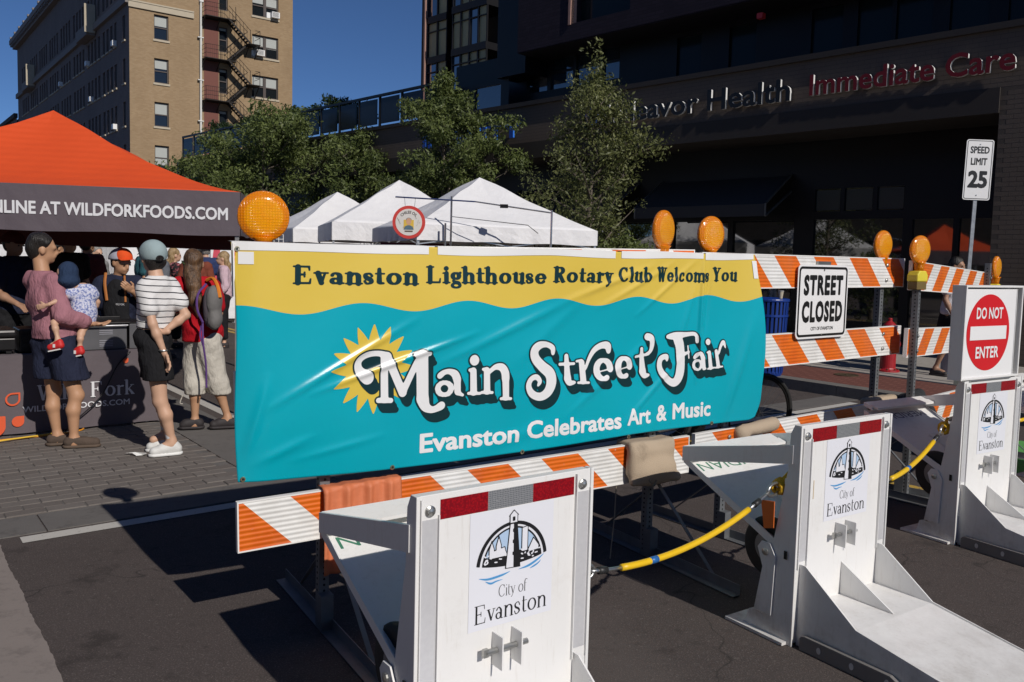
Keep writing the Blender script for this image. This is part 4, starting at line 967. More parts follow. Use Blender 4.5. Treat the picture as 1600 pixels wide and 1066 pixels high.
TITLE = [('s',[(0.519,1.082,0.0317),(0.488,1.106,0.022),(0.475,1.134,0.0164),(0.484,1.162,0.0137),(0.52,1.181,0.0137),(0.571,1.183,0.0132),(0.612,1.169,0.0181)]),('l',[(0.595,1.163,0.0195),(0.598,0.988,0.0203)]),('l',[(0.57,0.982,0.014),(0.627,0.978,0.0141)]),('l',[(0.609,1.169,0.0209),(0.682,1.008,0.0213)]),('l',[(0.682,1.008,0.0184),(0.753,1.149,0.0171)]),('l',[(0.741,1.172,0.0142),(0.809,1.173,0.0122)]),('l',[(0.772,1.163,0.0314),(0.779,0.976,0.0317)]),('s',[(0.779,0.976,0.0317),(0.794,0.939,0.0231),(0.824,0.922,0.016),(0.852,0.926,0.016),(0.876,0.937,0.0205)]),('s',[(0.861,1.072,0.016),(0.882,1.086,0.0124),(0.909,1.089,0.0131),(0.938,1.075,0.0191),(0.951,1.049,0.0206)]),('l',[(0.951,1.049,0.0206),(0.955,0.997,0.0192)]),('l',[(0.955,0.99,0.0148),(0.982,0.977,0.0096)]),('c',[(0.921,1.01,0.0154),(0.918,1.023,0.015),(0.908,1.033,0.0137),(0.894,1.039,0.0119),(0.879,1.04,0.0119),(0.866,1.035,0.0136),(0.856,1.026,0.0148),(0.853,1.015,0.0153),(0.857,1.002,0.0148),(0.866,0.992,0.0137),(0.88,0.986,0.0119),(0.895,0.985,0.012),(0.909,0.989,0.0137),(0.918,0.999,0.015),(0.921,1.01,0.0154)]),('l',[(1.036,1.135,0.0267),(1.038,1.133,0.0267)]),('l',[(1.033,1.084,0.0193),(1.038,0.988,0.0202)]),('l',[(1.014,1.09,0.0104),(1.033,1.091,0.0104)]),('l',[(1.011,0.983,0.0097),(1.07,0.979,0.0098)]),('l',[(1.104,1.082,0.0188),(1.108,0.988,0.0196)]),('l',[(1.084,1.09,0.0097),(1.104,1.092,0.0098)]),('l',[(1.081,0.983,0.0098),(1.136,0.979,0.0098)]),('s',[(1.115,1.074,0.0105),(1.149,1.097,0.0136),(1.184,1.094,0.019),(1.202,1.069,0.0213),(1.206,1.039,0.0213)]),('l',[(1.206,1.039,0.0213),(1.211,0.954,0.0199)]),('l',[(1.184,0.947,0.0099),(1.239,0.943,0.01)]),('s',[(1.48,1.147,0.0127),(1.476,1.174,0.0149),(1.435,1.192,0.0148),(1.391,1.187,0.0207),(1.366,1.161,0.0243),(1.376,1.124,0.0251),(1.417,1.085,0.0268),(1.463,1.049,0.03),(1.473,1.004,0.0301),(1.452,0.96,0.0255),(1.408,0.94,0.0209),(1.359,0.958,0.0193),(1.338,0.997,0.0162),(1.352,1.029,0.014),(1.383,1.037,0.0141),(1.404,1.015,0.0127),(1.393,0.995,0.0074)]),('l',[(1.563,1.129,0.0151),(1.571,1.021,0.0228)]),('s',[(1.571,1.021,0.0228),(1.583,0.997,0.0153),(1.616,0.997,0.0092)]),('l',[(1.523,1.091,0.0106),(1.611,1.09,0.0099)]),('l',[(1.658,1.092,0.0199),(1.669,1.004,0.0216)]),('l',[(1.637,0.994,0.0092),(1.705,0.99,0.0093)]),('l',[(1.627,1.101,0.0092),(1.654,1.104,0.0092)]),('s',[(1.682,1.061,0.0092),(1.706,1.113,0.0123),(1.738,1.154,0.0155),(1.781,1.174,0.0171),(1.82,1.171,0.0203),(1.828,1.143,0.0156)]),('s',[(1.843,1.052,0.0196),(1.84,1.064,0.0191),(1.835,1.075,0.0181),(1.827,1.085,0.0164),(1.817,1.092,0.0144),(1.805,1.096,0.0121),(1.794,1.098,0.0106),(1.782,1.096,0.013),(1.772,1.092,0.0151),(1.764,1.084,0.017),(1.757,1.075,0.0183),(1.754,1.064,0.0192),(1.753,1.052,0.0194),(1.755,1.04,0.0191),(1.76,1.029,0.0181),(1.768,1.019,0.0166),(1.778,1.011,0.0147),(1.789,1.006,0.0125),(1.8,1.004,0.0103),(1.812,1.005,0.0127),(1.822,1.009,0.0149)]),('l',[(1.772,1.041,0.0062),(1.839,1.051,0.0071)]),('s',[(1.974,1.056,0.0184),(1.971,1.068,0.0179),(1.966,1.079,0.0169),(1.959,1.089,0.0154),(1.95,1.096,0.0135),(1.94,1.101,0.0114),(1.929,1.102,0.0099),(1.919,1.101,0.0121),(1.91,1.096,0.0142),(1.902,1.088,0.0159),(1.897,1.079,0.0172),(1.894,1.067,0.018),(1.893,1.055,0.0182),(1.895,1.043,0.0179),(1.9,1.032,0.017),(1.907,1.022,0.0156),(1.915,1.014,0.0138),(1.925,1.009,0.0117),(1.936,1.007,0.0096),(1.946,1.008,0.0119),(1.956,1.012,0.014)]),('l',[(1.915,1.048,0.0064),(1.97,1.057,0.0072)]),('l',[(2.046,1.147,0.0129),(2.06,1.03,0.0234)]),('s',[(2.06,1.03,0.0234),(2.074,1.005,0.0154),(2.103,1.007,0.0089)]),('l',[(2.009,1.107,0.0096),(2.096,1.118,0.0097)]),('s',[(2.081,1.21,0.0209),(2.11,1.201,0.0178),(2.117,1.169,0.0162),(2.108,1.133,0.0113),(2.077,1.114,0.0081)]),('s',[(2.222,1.206,0.0131),(2.277,1.209,0.0214),(2.354,1.215,0.0141),(2.422,1.213,0.0117),(2.434,1.171,0.0101)]),('s',[(2.288,1.196,0.0297),(2.311,1.146,0.0315),(2.322,1.029,0.0317),(2.306,0.972,0.0284),(2.268,0.957,0.0216),(2.206,0.998,0.0198),(2.174,1.044,0.018),(2.179,1.089,0.0164),(2.217,1.1,0.0148),(2.223,1.079,0.0082)]),('l',[(2.338,1.107,0.015),(2.38,1.118,0.0084)]),('l',[(2.369,1.152,0.0075),(2.381,1.085,0.0075)]),('s',[(2.423,1.087,0.0126),(2.445,1.107,0.0101),(2.474,1.102,0.0136),(2.489,1.076,0.017)]),('l',[(2.489,1.076,0.0161),(2.497,1.025,0.0153)]),('c',[(2.475,1.043,0.011),(2.472,1.054,0.0107),(2.463,1.064,0.0097),(2.451,1.069,0.0084),(2.438,1.07,0.0084),(2.427,1.065,0.0097),(2.42,1.057,0.0106),(2.418,1.045,0.011),(2.421,1.034,0.0106),(2.43,1.024,0.0097),(2.441,1.019,0.0084),(2.454,1.018,0.0084),(2.465,1.023,0.0098),(2.473,1.031,0.0107),(2.475,1.043,0.011)]),('l',[(2.497,1.025,0.0119),(2.511,1.02,0.0068)]),('l',[(2.521,1.169,0.0195),(2.524,1.167,0.0195)]),('l',[(2.534,1.108,0.0145),(2.546,1.026,0.0163)]),('l',[(2.518,1.11,0.0077),(2.534,1.114,0.0077)]),('l',[(2.525,1.019,0.0077),(2.572,1.024,0.0077)]),('l',[(2.584,1.115,0.0137),(2.601,1.032,0.0155)]),('l',[(2.582,1.023,0.0077),(2.631,1.028,0.0078)]),('s',[(2.603,1.101,0.0077),(2.615,1.139,0.0103),(2.635,1.164,0.0121),(2.651,1.132,0.006)])]
caps = strokes_to_caps(TITLE); H_ = .0042
c = np.array(caps); bd_ = (c[:, 0].min()-.05, c[:, 0].max()+.05, c[:, 1].min()-.09, c[:, 1].max()+.05)
xs, ys, D = raster(caps, H_, k=.006, bounds=bd_)
# counters cut back where the strokes swallow them are kept by the field itself
bprint('title_lettering', None, 0, 0, INKW, .0042, D+.0030, xs, ys)
DK = D-.0055
out = DK.copy()
for kk in range(1, 15):
    sx = int(round(kk*.00165/H_)); sy = int(round(kk*.0030/H_)); S = np.full_like(out, 1.)
    S[sx:, :S.shape[1]-sy] = D[:D.shape[0]-sx, sy:]; out = np.minimum(out, S-.001)
bprint('title_shadow', None, 0, 0, INK, .0028, out+.0018, xs, ys)
# sunburst behind the M
xs2 = np.arange(.33, .76, .004); ys2 = np.arange(.90, 1.34, .004); X, Y = np.meshgrid(xs2, ys2, indexing='ij'); cxs, czs = .548, 1.117
rr = np.hypot(X-cxs, Y-czs); aa = np.arctan2(Y-czs, X-cxs); ph = np.abs(((aa/(2*np.pi)*16+.5) % 1)-.5)*2
Rm = .125+.070*(1-ph)**1.15; Sg = (rr-Rm)*.55
bprint('sun_emblem', None, 0, 0, INKY, .0014, Sg, xs2, ys2)
for w, (a, b) in zip(['Evanston', 'Lighthouse', 'Rotary', 'Club', 'Welcoms', 'You'], [(.199, .752), (.787, 1.435), (1.469, 1.836), (1.866, 2.098), (2.129, 2.515), (2.535, 2.726)]):
    cp, wd = serif_word(w, .130, .058, .046, .022); z0 = 1.474+a*.0115; hh = .0745
    xs3, ys3, D3 = raster(cp, .024, k=.010)
    me = flat_mesh('heading_lettering', marching(xs3, ys3, D3), lambda x, y: bpt(a+x/wd*(b-a), z0+y*hh, .0016), INK); me.shade_smooth(); link('heading_lettering', me, bn)
for w, (a, b), dn, up in (('Evanston', (.772, 1.295), 0, 0), ('Celebrates', (1.339, 1.924), 0, 0), ('Art', (1.963, 2.127), 0, 0), ('&', (2.168, 2.241), 0, 0), ('Music', (2.284, 2.559), 0, 0)):
    z0 = .716+.0165*a; me = sans_mesh('subtitle_lettering', w, lambda x, y: bpt(a+x*(b-a), z0+y*.088, .0016), INKW, bold=.030); link('subtitle_lettering', me, bn)
# white tape along the top edge, corner patch, grommets
TAPE = mat('white_tape', (.80, .80, .79), .45, var=.06, scale=5)
for a, b in ((-.03, .80), (.845, 1.845), (1.885, 2.46), (2.475, 2.85)):
    mb = MB(); N = int((b-a)/.03)+2
    for i in range(N+1):
        u = a+(b-a)*i/N; zt = 1.636+.0075*u-.004*abs(math.sin(u*4.3)); q = bpt(u, zt-.030+.003*math.sin(u*7+a*5), .0022); q2 = bpt(u, zt+.004, .002); q3 = q2-BN*.05
        mb.v += [tuple(q), tuple(q2), (q3.x, q3.y, zt+.006)]
    for i in range(N): k = i*3; mb.f += [(k, k+3, k+4, k+1), (k+1, k+4, k+5, k+2)]
    o = part('tape_strip', mb, TAPE, None, smooth=False); o.parent = bn
mb = MB(); mb.v = [tuple(bpt(u, z, .003)) for u, z in ((-.008, 1.60), (.048, 1.60), (.048, 1.552), (-.008, 1.552))]; mb.f = [(0, 3, 2, 1)]; part('tape_patch', mb, TAPE, bn)
mb = MB(); mb.v = [tuple(bpt(u, z, .003)) for u, z in ((2.835, 1.62), (2.872, 1.62), (2.882, 1.52), (2.85, 1.52))]; mb.f = [(0, 3, 2, 1)]; part('tape_patch', mb, TAPE, bn)
for u, z in ((.010, .702), (.641, .683), (1.318, .679), (1.971, .692), (2.574, .712), (-.01, 1.61)):
    M = Matrix.Translation(bpt(u, z, .002)) @ BN.to_track_quat('Z', 'Y').to_matrix().to_4x4(); mb = MB(); mb.lathe([(.0045, .0), (.0055, .003), (.0095, .003), (.011, 0)], 16, M); g_ = part('grommet', mb, mat('brass_grommet', (.62, .55, .36), .3, .9), bn)
    mb = MB(); mb.lathe([(.0045, .0), (.0045, .001)], 12, M); part('eyelet', mb, HOLE, g_)
    mb = MB(); q = bpt(u, z, .002)

# STREET CLOSED sign
def rrect(x0, x1, z0, z1, r, n=6):
    o = []
    for cx, cz, a0 in ((x1-r, z1-r, 0), (x0+r, z1-r, 90), (x0+r, z0+r, 180), (x1-r, z0+r, 270)):
        for k in range(n+1): a = R_(a0+90*k/n); o.append((cx+r*math.cos(a), cz+r*math.sin(a)))
    return o
SGW = mat('sign_white_sheeting', (.80, .80, .80), .35, var=.03); SGB = mat('sign_black_ink', (.010, .010, .010), .4, var=.02); SGR = mat('sign_red_sheeting', (.62, .012, .018), .35, var=.05, scale=4); ALU = mat('sign_aluminium', (.5, .5, .5), .4, .8)
def ring(outer, inner, y):
    n = len(outer); return MB().add([(p[0], y, p[1]) for p in outer]+[(p[0], y, p[1]) for p in inner], [(i, (i+1) % n, n+(i+1) % n, n+i) for i in range(n)])
sc = thing('street_closed_sign', 'white STREET CLOSED sign with black border bolted to the barricade boards', 'sign', (P2[0], P2[1], 0), A2)
mb = MB(); mb.prism(rrect(.878, 1.445, 1.145, 1.608, .035)[::-1], -.034, -.031); part('plate', mb, SGW, sc)
part('border', ring(rrect(.890, 1.433, 1.157, 1.596, .028), rrect(.905, 1.418, 1.172, 1.581, .018), -.0352), SGB, sc)
for tx, x0, x1, z0, z1 in (('STREET', .945, 1.385, 1.415, 1.545), ('CLOSED', .935, 1.39, 1.245, 1.382)):
    link('lettering', sans_mesh('lettering', tx, lambda x, y: (x0+x*(x1-x0), -.0354, z0+y*(z1-z0)), SGB, bold=.052, spacing=1.16), sc)
link('lettering', sans_mesh('lettering', 'CITY OF EVANSTON', lambda x, y: (1.04+x*.25, -.0354, 1.196+y*.022), SGB, bold=.01), sc)
mb = MB()
for x, z in ((1.16, 1.575), (1.16, 1.168)): mb.lathe([(.006, 0), (.006, .004)], 8, Matrix.Translation((x, -.034, z)) @ Matrix.Rotation(R_(90), 4, 'X'))
mb.box(1.10, 1.24, -.030, -.014, 1.585, 1.63); part('bolt', mb, BOLT, sc)

# sandbags, cloth
def bag(label, prims, m, **k): 
    k.setdefault('h', .009); V, Q = sdf_solid(prims, **k); return tag(link('sandbag', npmesh('sandbag', V, Q, m)), label, 'sandbag')
CANV = mat('sandbag_canvas', (.43, .34, .245), .9, var=.12, scale=6, bump=.35, bscale=220, dirt=((.12, .09, .06), 2.2, .55, .6)); BLKB = mat('sandbag_black', (.020, .022, .024), .75, var=.3, scale=12, bump=.4, bscale=50)
def b1p(u, d, z): q = BO+BD*u+BN*d; return (q.x, q.y, z)
RB = np.array([list(BD), list(BN), [0, 0, 1]])
D2v = Vector((Q2[0]-P2[0], Q2[1]-P2[1], 0)).normalized(); N2v = Vector((D2v.y, -D2v.x, 0)); RB2 = np.array([list(D2v), list(N2v), [0, 0, 1]])
def b2p(u, d, z): q = Vector((P2[0], P2[1], 0))+D2v*u+N2v*d; return (q.x, q.y, z)
pr = [('b', b1p(2.13, .045, .55), (.155, .035, .085), .03, RB), ('b', b1p(2.13, 0, .640), (.155, .065, .022), .018, RB), ('b', b1p(2.13, -.05, .56), (.15, .03, .09), .028, RB), ('e', b1p(2.15, .055, .50), (.15, .055, .075), RB), ('c', b1p(2.0, .06, .45), b1p(2.3, .06, .45), .022, .03)]
bag('tan canvas sandbag draped over the lower board right of the front barrier', pr, CANV, k=.025, noise=.003)
mb = MB()
for k in range(16): u = 2.0+k*.02; mb.tube([b1p(u, .07, .455), b1p(u+random.uniform(-.01, .01), .075, .43+random.uniform(-.02, .01)), b1p(u+random.uniform(-.02, .02), .07, .415+random.uniform(-.02, .015))], .0012, 4)
mb.tube([b1p(2.09, .082, .50), b1p(2.08, .10, .46), b1p(2.10, .105, .43), b1p(2.125, .10, .45), b1p(2.12, .085, .49)], .004, 6)
mb.tube([b1p(1.94, .0, .46), b1p(1.95, -.02, .25), b1p(1.93, -.02, .03)], .003, 5)
o = tag(part('sandbag_fringe', mb, mat('twine', (.30, .26, .2), .9), None), 'frayed twine hanging from the tan sandbag', 'twine')
pr = [('c', b2p(.38, .025, .625), b2p(.70, .025, .640), .040, .042), ('c', b2p(.36, -.03, .59), b2p(.70, -.03, .61), .036, .04), ('e', b2p(.40, .03, .605), (.045, .04, .05), RB2)]
bag('tan sandbag slumped over the lower board at the banner corner', pr, CANV, k=.03, noise=.004)
pr = [('b', b2p(1.98, .03, .655), (.16, .035, .05), .025, RB2), ('b', b2p(1.98, -.02, .665), (.16, .04, .03), .025, RB2)]
bag('small tan sandbag on the lower board under the STREET CLOSED sign', pr, CANV, k=.025, noise=.003)
D3v = Vector((Q3[0]-P3[0], Q3[1]-P3[1], 0)).normalized(); N3v = Vector((D3v.y, -D3v.x, 0))
def b3p(u, d, z): q = Vector((P3[0], P3[1], 0))+D3v*u+N3v*d; return (q.x, q.y, z)
pr = [('c', b3p(.18, .05, .66), b3p(.34, .10, .46), .06, .05), ('c', b3p(.20, -.03, .66), b3p(.3, -.04, .5), .05, .05), ('c', b3p(.26, .06, .67), b3p(.46, .10, .50), .05, .045), ('c', b3p(.15, .02, .68), b3p(.34, .02, .68), .05, .05)]
bag('limp black sandbag hanging by the tall perforated post', pr, BLKB, k=.02, noise=.006)
# orange cloth over the lower left board
mb = MB(); nu2, nv2 = 40, 30; rs = random.Random(4)
for j in range(nv2+1):
    for i in range(nu2+1):
        a = i/nu2; v = j/nv2; u = .335+.36*a; 
        L_ = .09+(.27*(1-a*.55) if a < .9 else .2)+.02*math.sin(a*9)
        s = v*(.07+L_); fold = .010*math.sin(a*23+v*3)+.006*math.sin(a*47)
        if s < .07: d = -.03+s*.9; z = .622-.0*abs(s-.035)+fold*.2+.004
        else: d = .036+fold+.02*(s-.07)/L_; z = .618-(s-.07)
        mb.v.append(b1p(u-.10*(v if s > .07 else 0)*(1-a)*.0, d, z+.006*a))
for j in range(nv2):
    for i in range(nu2): k = j*(nu2+1)+i; mb.f.append((k, k+nu2+1, k+nu2+2, k+1))
o = part('orange_cloth', mb, mat('orange_vinyl_cloth', (.62, .18, .075), .65, var=.15, scale=7, bump=.3, bscale=30), None, smooth=True); tag(o, 'faded orange cloth draped over the lower left barricade board', 'cloth')
sol = o.modifiers.new('thickness', 'SOLIDIFY'); sol.thickness = .002
# ================================================================ WHITE VEHICLE BARRIERS
t = newmat('barrier_white_paint'); g = t.obj(); w = t.geo(); z = t.sep(w)[2]
c = t.mix(t.noise(3, 4, g), (.755, .75, .735), (.79, .785, .77))
c = t.mix(t.math('MULTIPLY', t.ramp(t.noise(4.5, 9, g, .72), [(.55, 0.), (.72, 1.)]), .22), c, (.46, .42, .36))
mp = t.node('ShaderNodeMapping'); mp.inputs['Scale'].default_value = (9, 9, 1.1); t.link(g, mp.inputs[0])
c = t.mix(t.math('MULTIPLY', t.ramp(t.noise(6, 6, mp.outputs[0], .7), [(.56, 0.), (.70, 1.)]), .20), c, (.40, .34, .26))
c = t.mix(t.math('MULTIPLY', t.ramp(t.noise(34, 10, g, .85), [(.640, 0.), (.660, 1.)]), .70), c, (.27, .22, .17))
grime = t.math('MULTIPLY', t.ramp(z, [(0.0, 1.), (.22, 0.)]), t.ramp(t.noise(9, 8, g, .7), [(.35, 0.), (.65, 1.)]))
c = t.mix(t.math('MULTIPLY', grime, .55), c, (.22, .19, .165))
t.set(Base_Color=c, Roughness=t.math('ADD', t.math('MULTIPLY', t.noise(8, 5, g), .25), .28), Coat_Weight=.08); t.bump(t.noise(40, 4, g), .08, .004); PW = t.m
PG = PW
t = newmat('reflector_red'); v = t.node('ShaderNodeTexVoronoi'); v.inputs['Scale'].default_value = 150; t.link(t.obj(), v.inputs['Vector']); v.distance = 'CHEBYCHEV'
t.set(Base_Color=t.mix(t.ramp(v.outputs[0], [(.2, 0.), (.5, 1.)]), (.34, .004, .010), (.20, .002, .008)), Roughness=.3); REDR = t.m
t = newmat('reflector_silver'); v = t.node('ShaderNodeTexVoronoi', feature='DISTANCE_TO_EDGE'); v.inputs['Scale'].default_value = 170; v.inputs['Randomness'].default_value = .15; t.link(t.obj(), v.inputs['Vector'])
t.set(Base_Color=t.mix(t.ramp(v.outputs[0], [(.05, 0.), (.16, 1.)]), (.42, .43, .44), (.17, .18, .20)), Roughness=.3, Metallic=.3); SILR = t.m
t = newmat('silver_edge_tape'); t.set(Base_Color=t.mix(t.noise(60, 3), (.58, .58, .60), (.70, .70, .71)), Roughness=.28, Metallic=.25); STP = t.m
RUB = mat('tyre_rubber', (.016, .016, .016), .75, var=.2, bump=.2); HUB = mat('caster_hub', (.20, .20, .20), .5, .3); DKG = mat('barrier_rail_grey', (.20, .19, .185), .5, .1, var=.12)
STK = mat('decal_white', (.74, .75, .80), .35, var=.02); LBK = mat('decal_black', (.012, .012, .014), .4, var=.02); LBL = mat('decal_pale_blue', (.42, .56, .74), .4, var=.03); LWV = mat('decal_wave_blue', (.07, .30, .60), .4, var=.04)
GRN = mat('decal_green', (.05, .19, .12), .5)
PURP = mat('decal_grey_violet', (.10, .10, .16), .5)
# --- emblem of the city: built once, shared by all barriers (x right, z up, units metres)
def emblem_meshes():
    out = []
    def add(name, xs, ys, D, m, lift): out.append((name, flat_mesh(name, marching(xs, ys, D), lambda x, y: (x, -lift, y), m)))
    h = .0011; xs = np.arange(-.075, .0751, h); ys = np.arange(-.075, .0851, h); X, Y = np.meshgrid(xs, ys, indexing='ij')
    out.append(('decal_ground', MB().box(-.080, .080, -.0006, -.0001, -.150, .090).mesh('decal_ground', STK)))
    rx, ry = .060, .078; base = -.030
    def E(ax, ay): return (np.hypot(X/ax, (Y-base)/ay)-1)*min(ax, ay)
    low = base+.006*(X/.06)**2*1.5 - Y   # curved ground line
    arch = np.maximum(np.maximum(E(.068, .090), -E(.0615, .083)), low); arch2 = np.maximum(np.maximum(E(.057, .079), -E(.054, .0755)), low)
    add('emblem_arch', xs, ys, np.minimum(arch, arch2), LBK, .0012)
    add('emblem_sky', xs, ys, np.maximum(E(.054, .0755), low), LBL, .0009)
    hill = np.maximum(np.maximum(E(.0575, .079), low), Y-(base+.026+.003*np.sin(X*190)+.012*np.clip((X-.02)/.03, 0, 1)))
    add('emblem_shore', xs, ys, hill, LBK, .0014)
    r = np.random.default_rng(5); D = np.full(X.shape, 1.)
    for k in range(46):
        cx = r.uniform(-.052, .052); cy = base+.008+r.uniform(.0, .020); D = np.minimum(D, sd_caps(X, Y, cx, cy, cx+r.uniform(-.004, .004), cy+r.uniform(.0, .003), .0013, .0013))
    add('emblem_foliage', xs, ys, D, STK, .0019)
    def poly(pts): # convex polygon distance, clockwise or not
        D = np.full(X.shape, -1.); n = len(pts); cx = sum(p[0] for p in pts)/n; cy = sum(p[1] for p in pts)/n
        for i in range(n):
            a, b = pts[i], pts[(i+1) % n]; nx, ny = b[1]-a[1], a[0]-b[0]; l = math.hypot(nx, ny); nx /= l; ny /= l
            if (cx-a[0])*nx+(cy-a[1])*ny > 0: nx, ny = -nx, -ny
            D = np.maximum(D, (X-a[0])*nx+(Y-a[1])*ny)
        return D
    # church spires, block and houses
    w = np.minimum.reduce([poly([(-.044, base+.024), (-.044, base+.04), (-.040, base+.054), (-.036, base+.04), (-.036, base+.024)]), poly([(-.031, base+.024), (-.031, base+.046), (-.027, base+.062), (-.023, base+.046), (-.023, base+.024)]), poly([(-.044, base+.022), (-.044, base+.034), (-.016, base+.040), (-.012, base+.022)]),
                            poly([(.018, base+.024), (.018, base+.072), (.028, base+.074), (.028, base+.024)]), poly([(.031, base+.026), (.040, base+.046), (.050, base+.030), (.050, base+.022), (.031, base+.020)])])
    add('emblem_outline', xs, ys, w-.0017, LBK, .0016); add('emblem_buildings', xs, ys, w, STK, .0021)
    lh = poly([(-.0125, base-.004), (.0135, base-.006), (.0065, base+.085), (-.0055, base+.085)]); top = np.minimum(poly([(-.006, base+.087), (.007, base+.087), (.007, base+.103), (-.006, base+.103)]), poly([(-.0065, base+.103), (.0075, base+.103), (.0005, base+.112)]))
    add('emblem_outline', xs, ys, np.minimum(lh, top)-.0016, LBK, .0023); add('emblem_tower', xs, ys, np.maximum(np.minimum(lh, top), -1), STK, .0027)
    dark = np.maximum(lh, poly([(.0015, base-.02), (.03, base-.02), (.03, base+.085), (.0005, base+.085)])); dark = np.minimum(dark, poly([(-.008, base+.085), (.009, base+.085), (.009, base+.088), (-.008, base+.088)]))
    for yy in (.02, .045, .068): dark = np.minimum(dark, poly([(-.001, base+yy), (.003, base+yy), (.003, base+yy+.007), (-.001, base+yy+.007)]))
    dark = np.minimum(dark, poly([(-.002, base+.091), (.003, base+.091), (.003, base+.1), (-.002, base+.1)]))
    add('emblem_tower_shade', xs, ys, dark, LBK, .0031)
    wv = [(-.062, -.044, .0005), (-.045, -.049, .0022), (-.02, -.047, .0022), (-.004, -.043, .0004)]; D = raster(strokes_to_caps([('s', wv)]), h, bounds=(xs[0], xs[-1]-h*.5, ys[0], ys[-1]-h*.5))[2]
    for s_ in ([(-.05, -.053, .0005), (-.04, -.059, .002), (-.03, -.057, .0015), (-.018, -.056, .0004)], [(.012, -.043, .0004), (.032, -.040, .0024), (.05, -.031, .002), (.062, -.022, .0004)], [(.034, -.047, .0004), (.042, -.044, .0018), (.050, -.040, .0015), (.056, -.034, .0004)]):
        q = raster(strokes_to_caps([('s', s_)]), h, bounds=(xs[0], xs[-1]-h*.5, ys[0], ys[-1]-h*.5))[2]; n0 = min(D.shape[0], q.shape[0]); n1 = min(D.shape[1], q.shape[1]); D = np.minimum(D[:n0, :n1], q[:n0, :n1])
    add('emblem_waves', xs[:D.shape[0]], ys[:D.shape[1]], D, LWV, .0016)
    out.append(('lettering', serif_mesh('lettering', 'City of', .036, .016, .012, lambda x, y: (-.026+x*.056, -.0012, -.092+y*.025), LBK, h=.02, k=.012)))
    out.append(('lettering', serif_mesh('lettering', 'Evanston', .052, .022, .016, lambda x, y: (-.070+x*.140, -.0012, -.137+y*.038), LBK, h=.018, k=.012)))
    return out
EMB = emblem_meshes()
W = .645; HT = .94
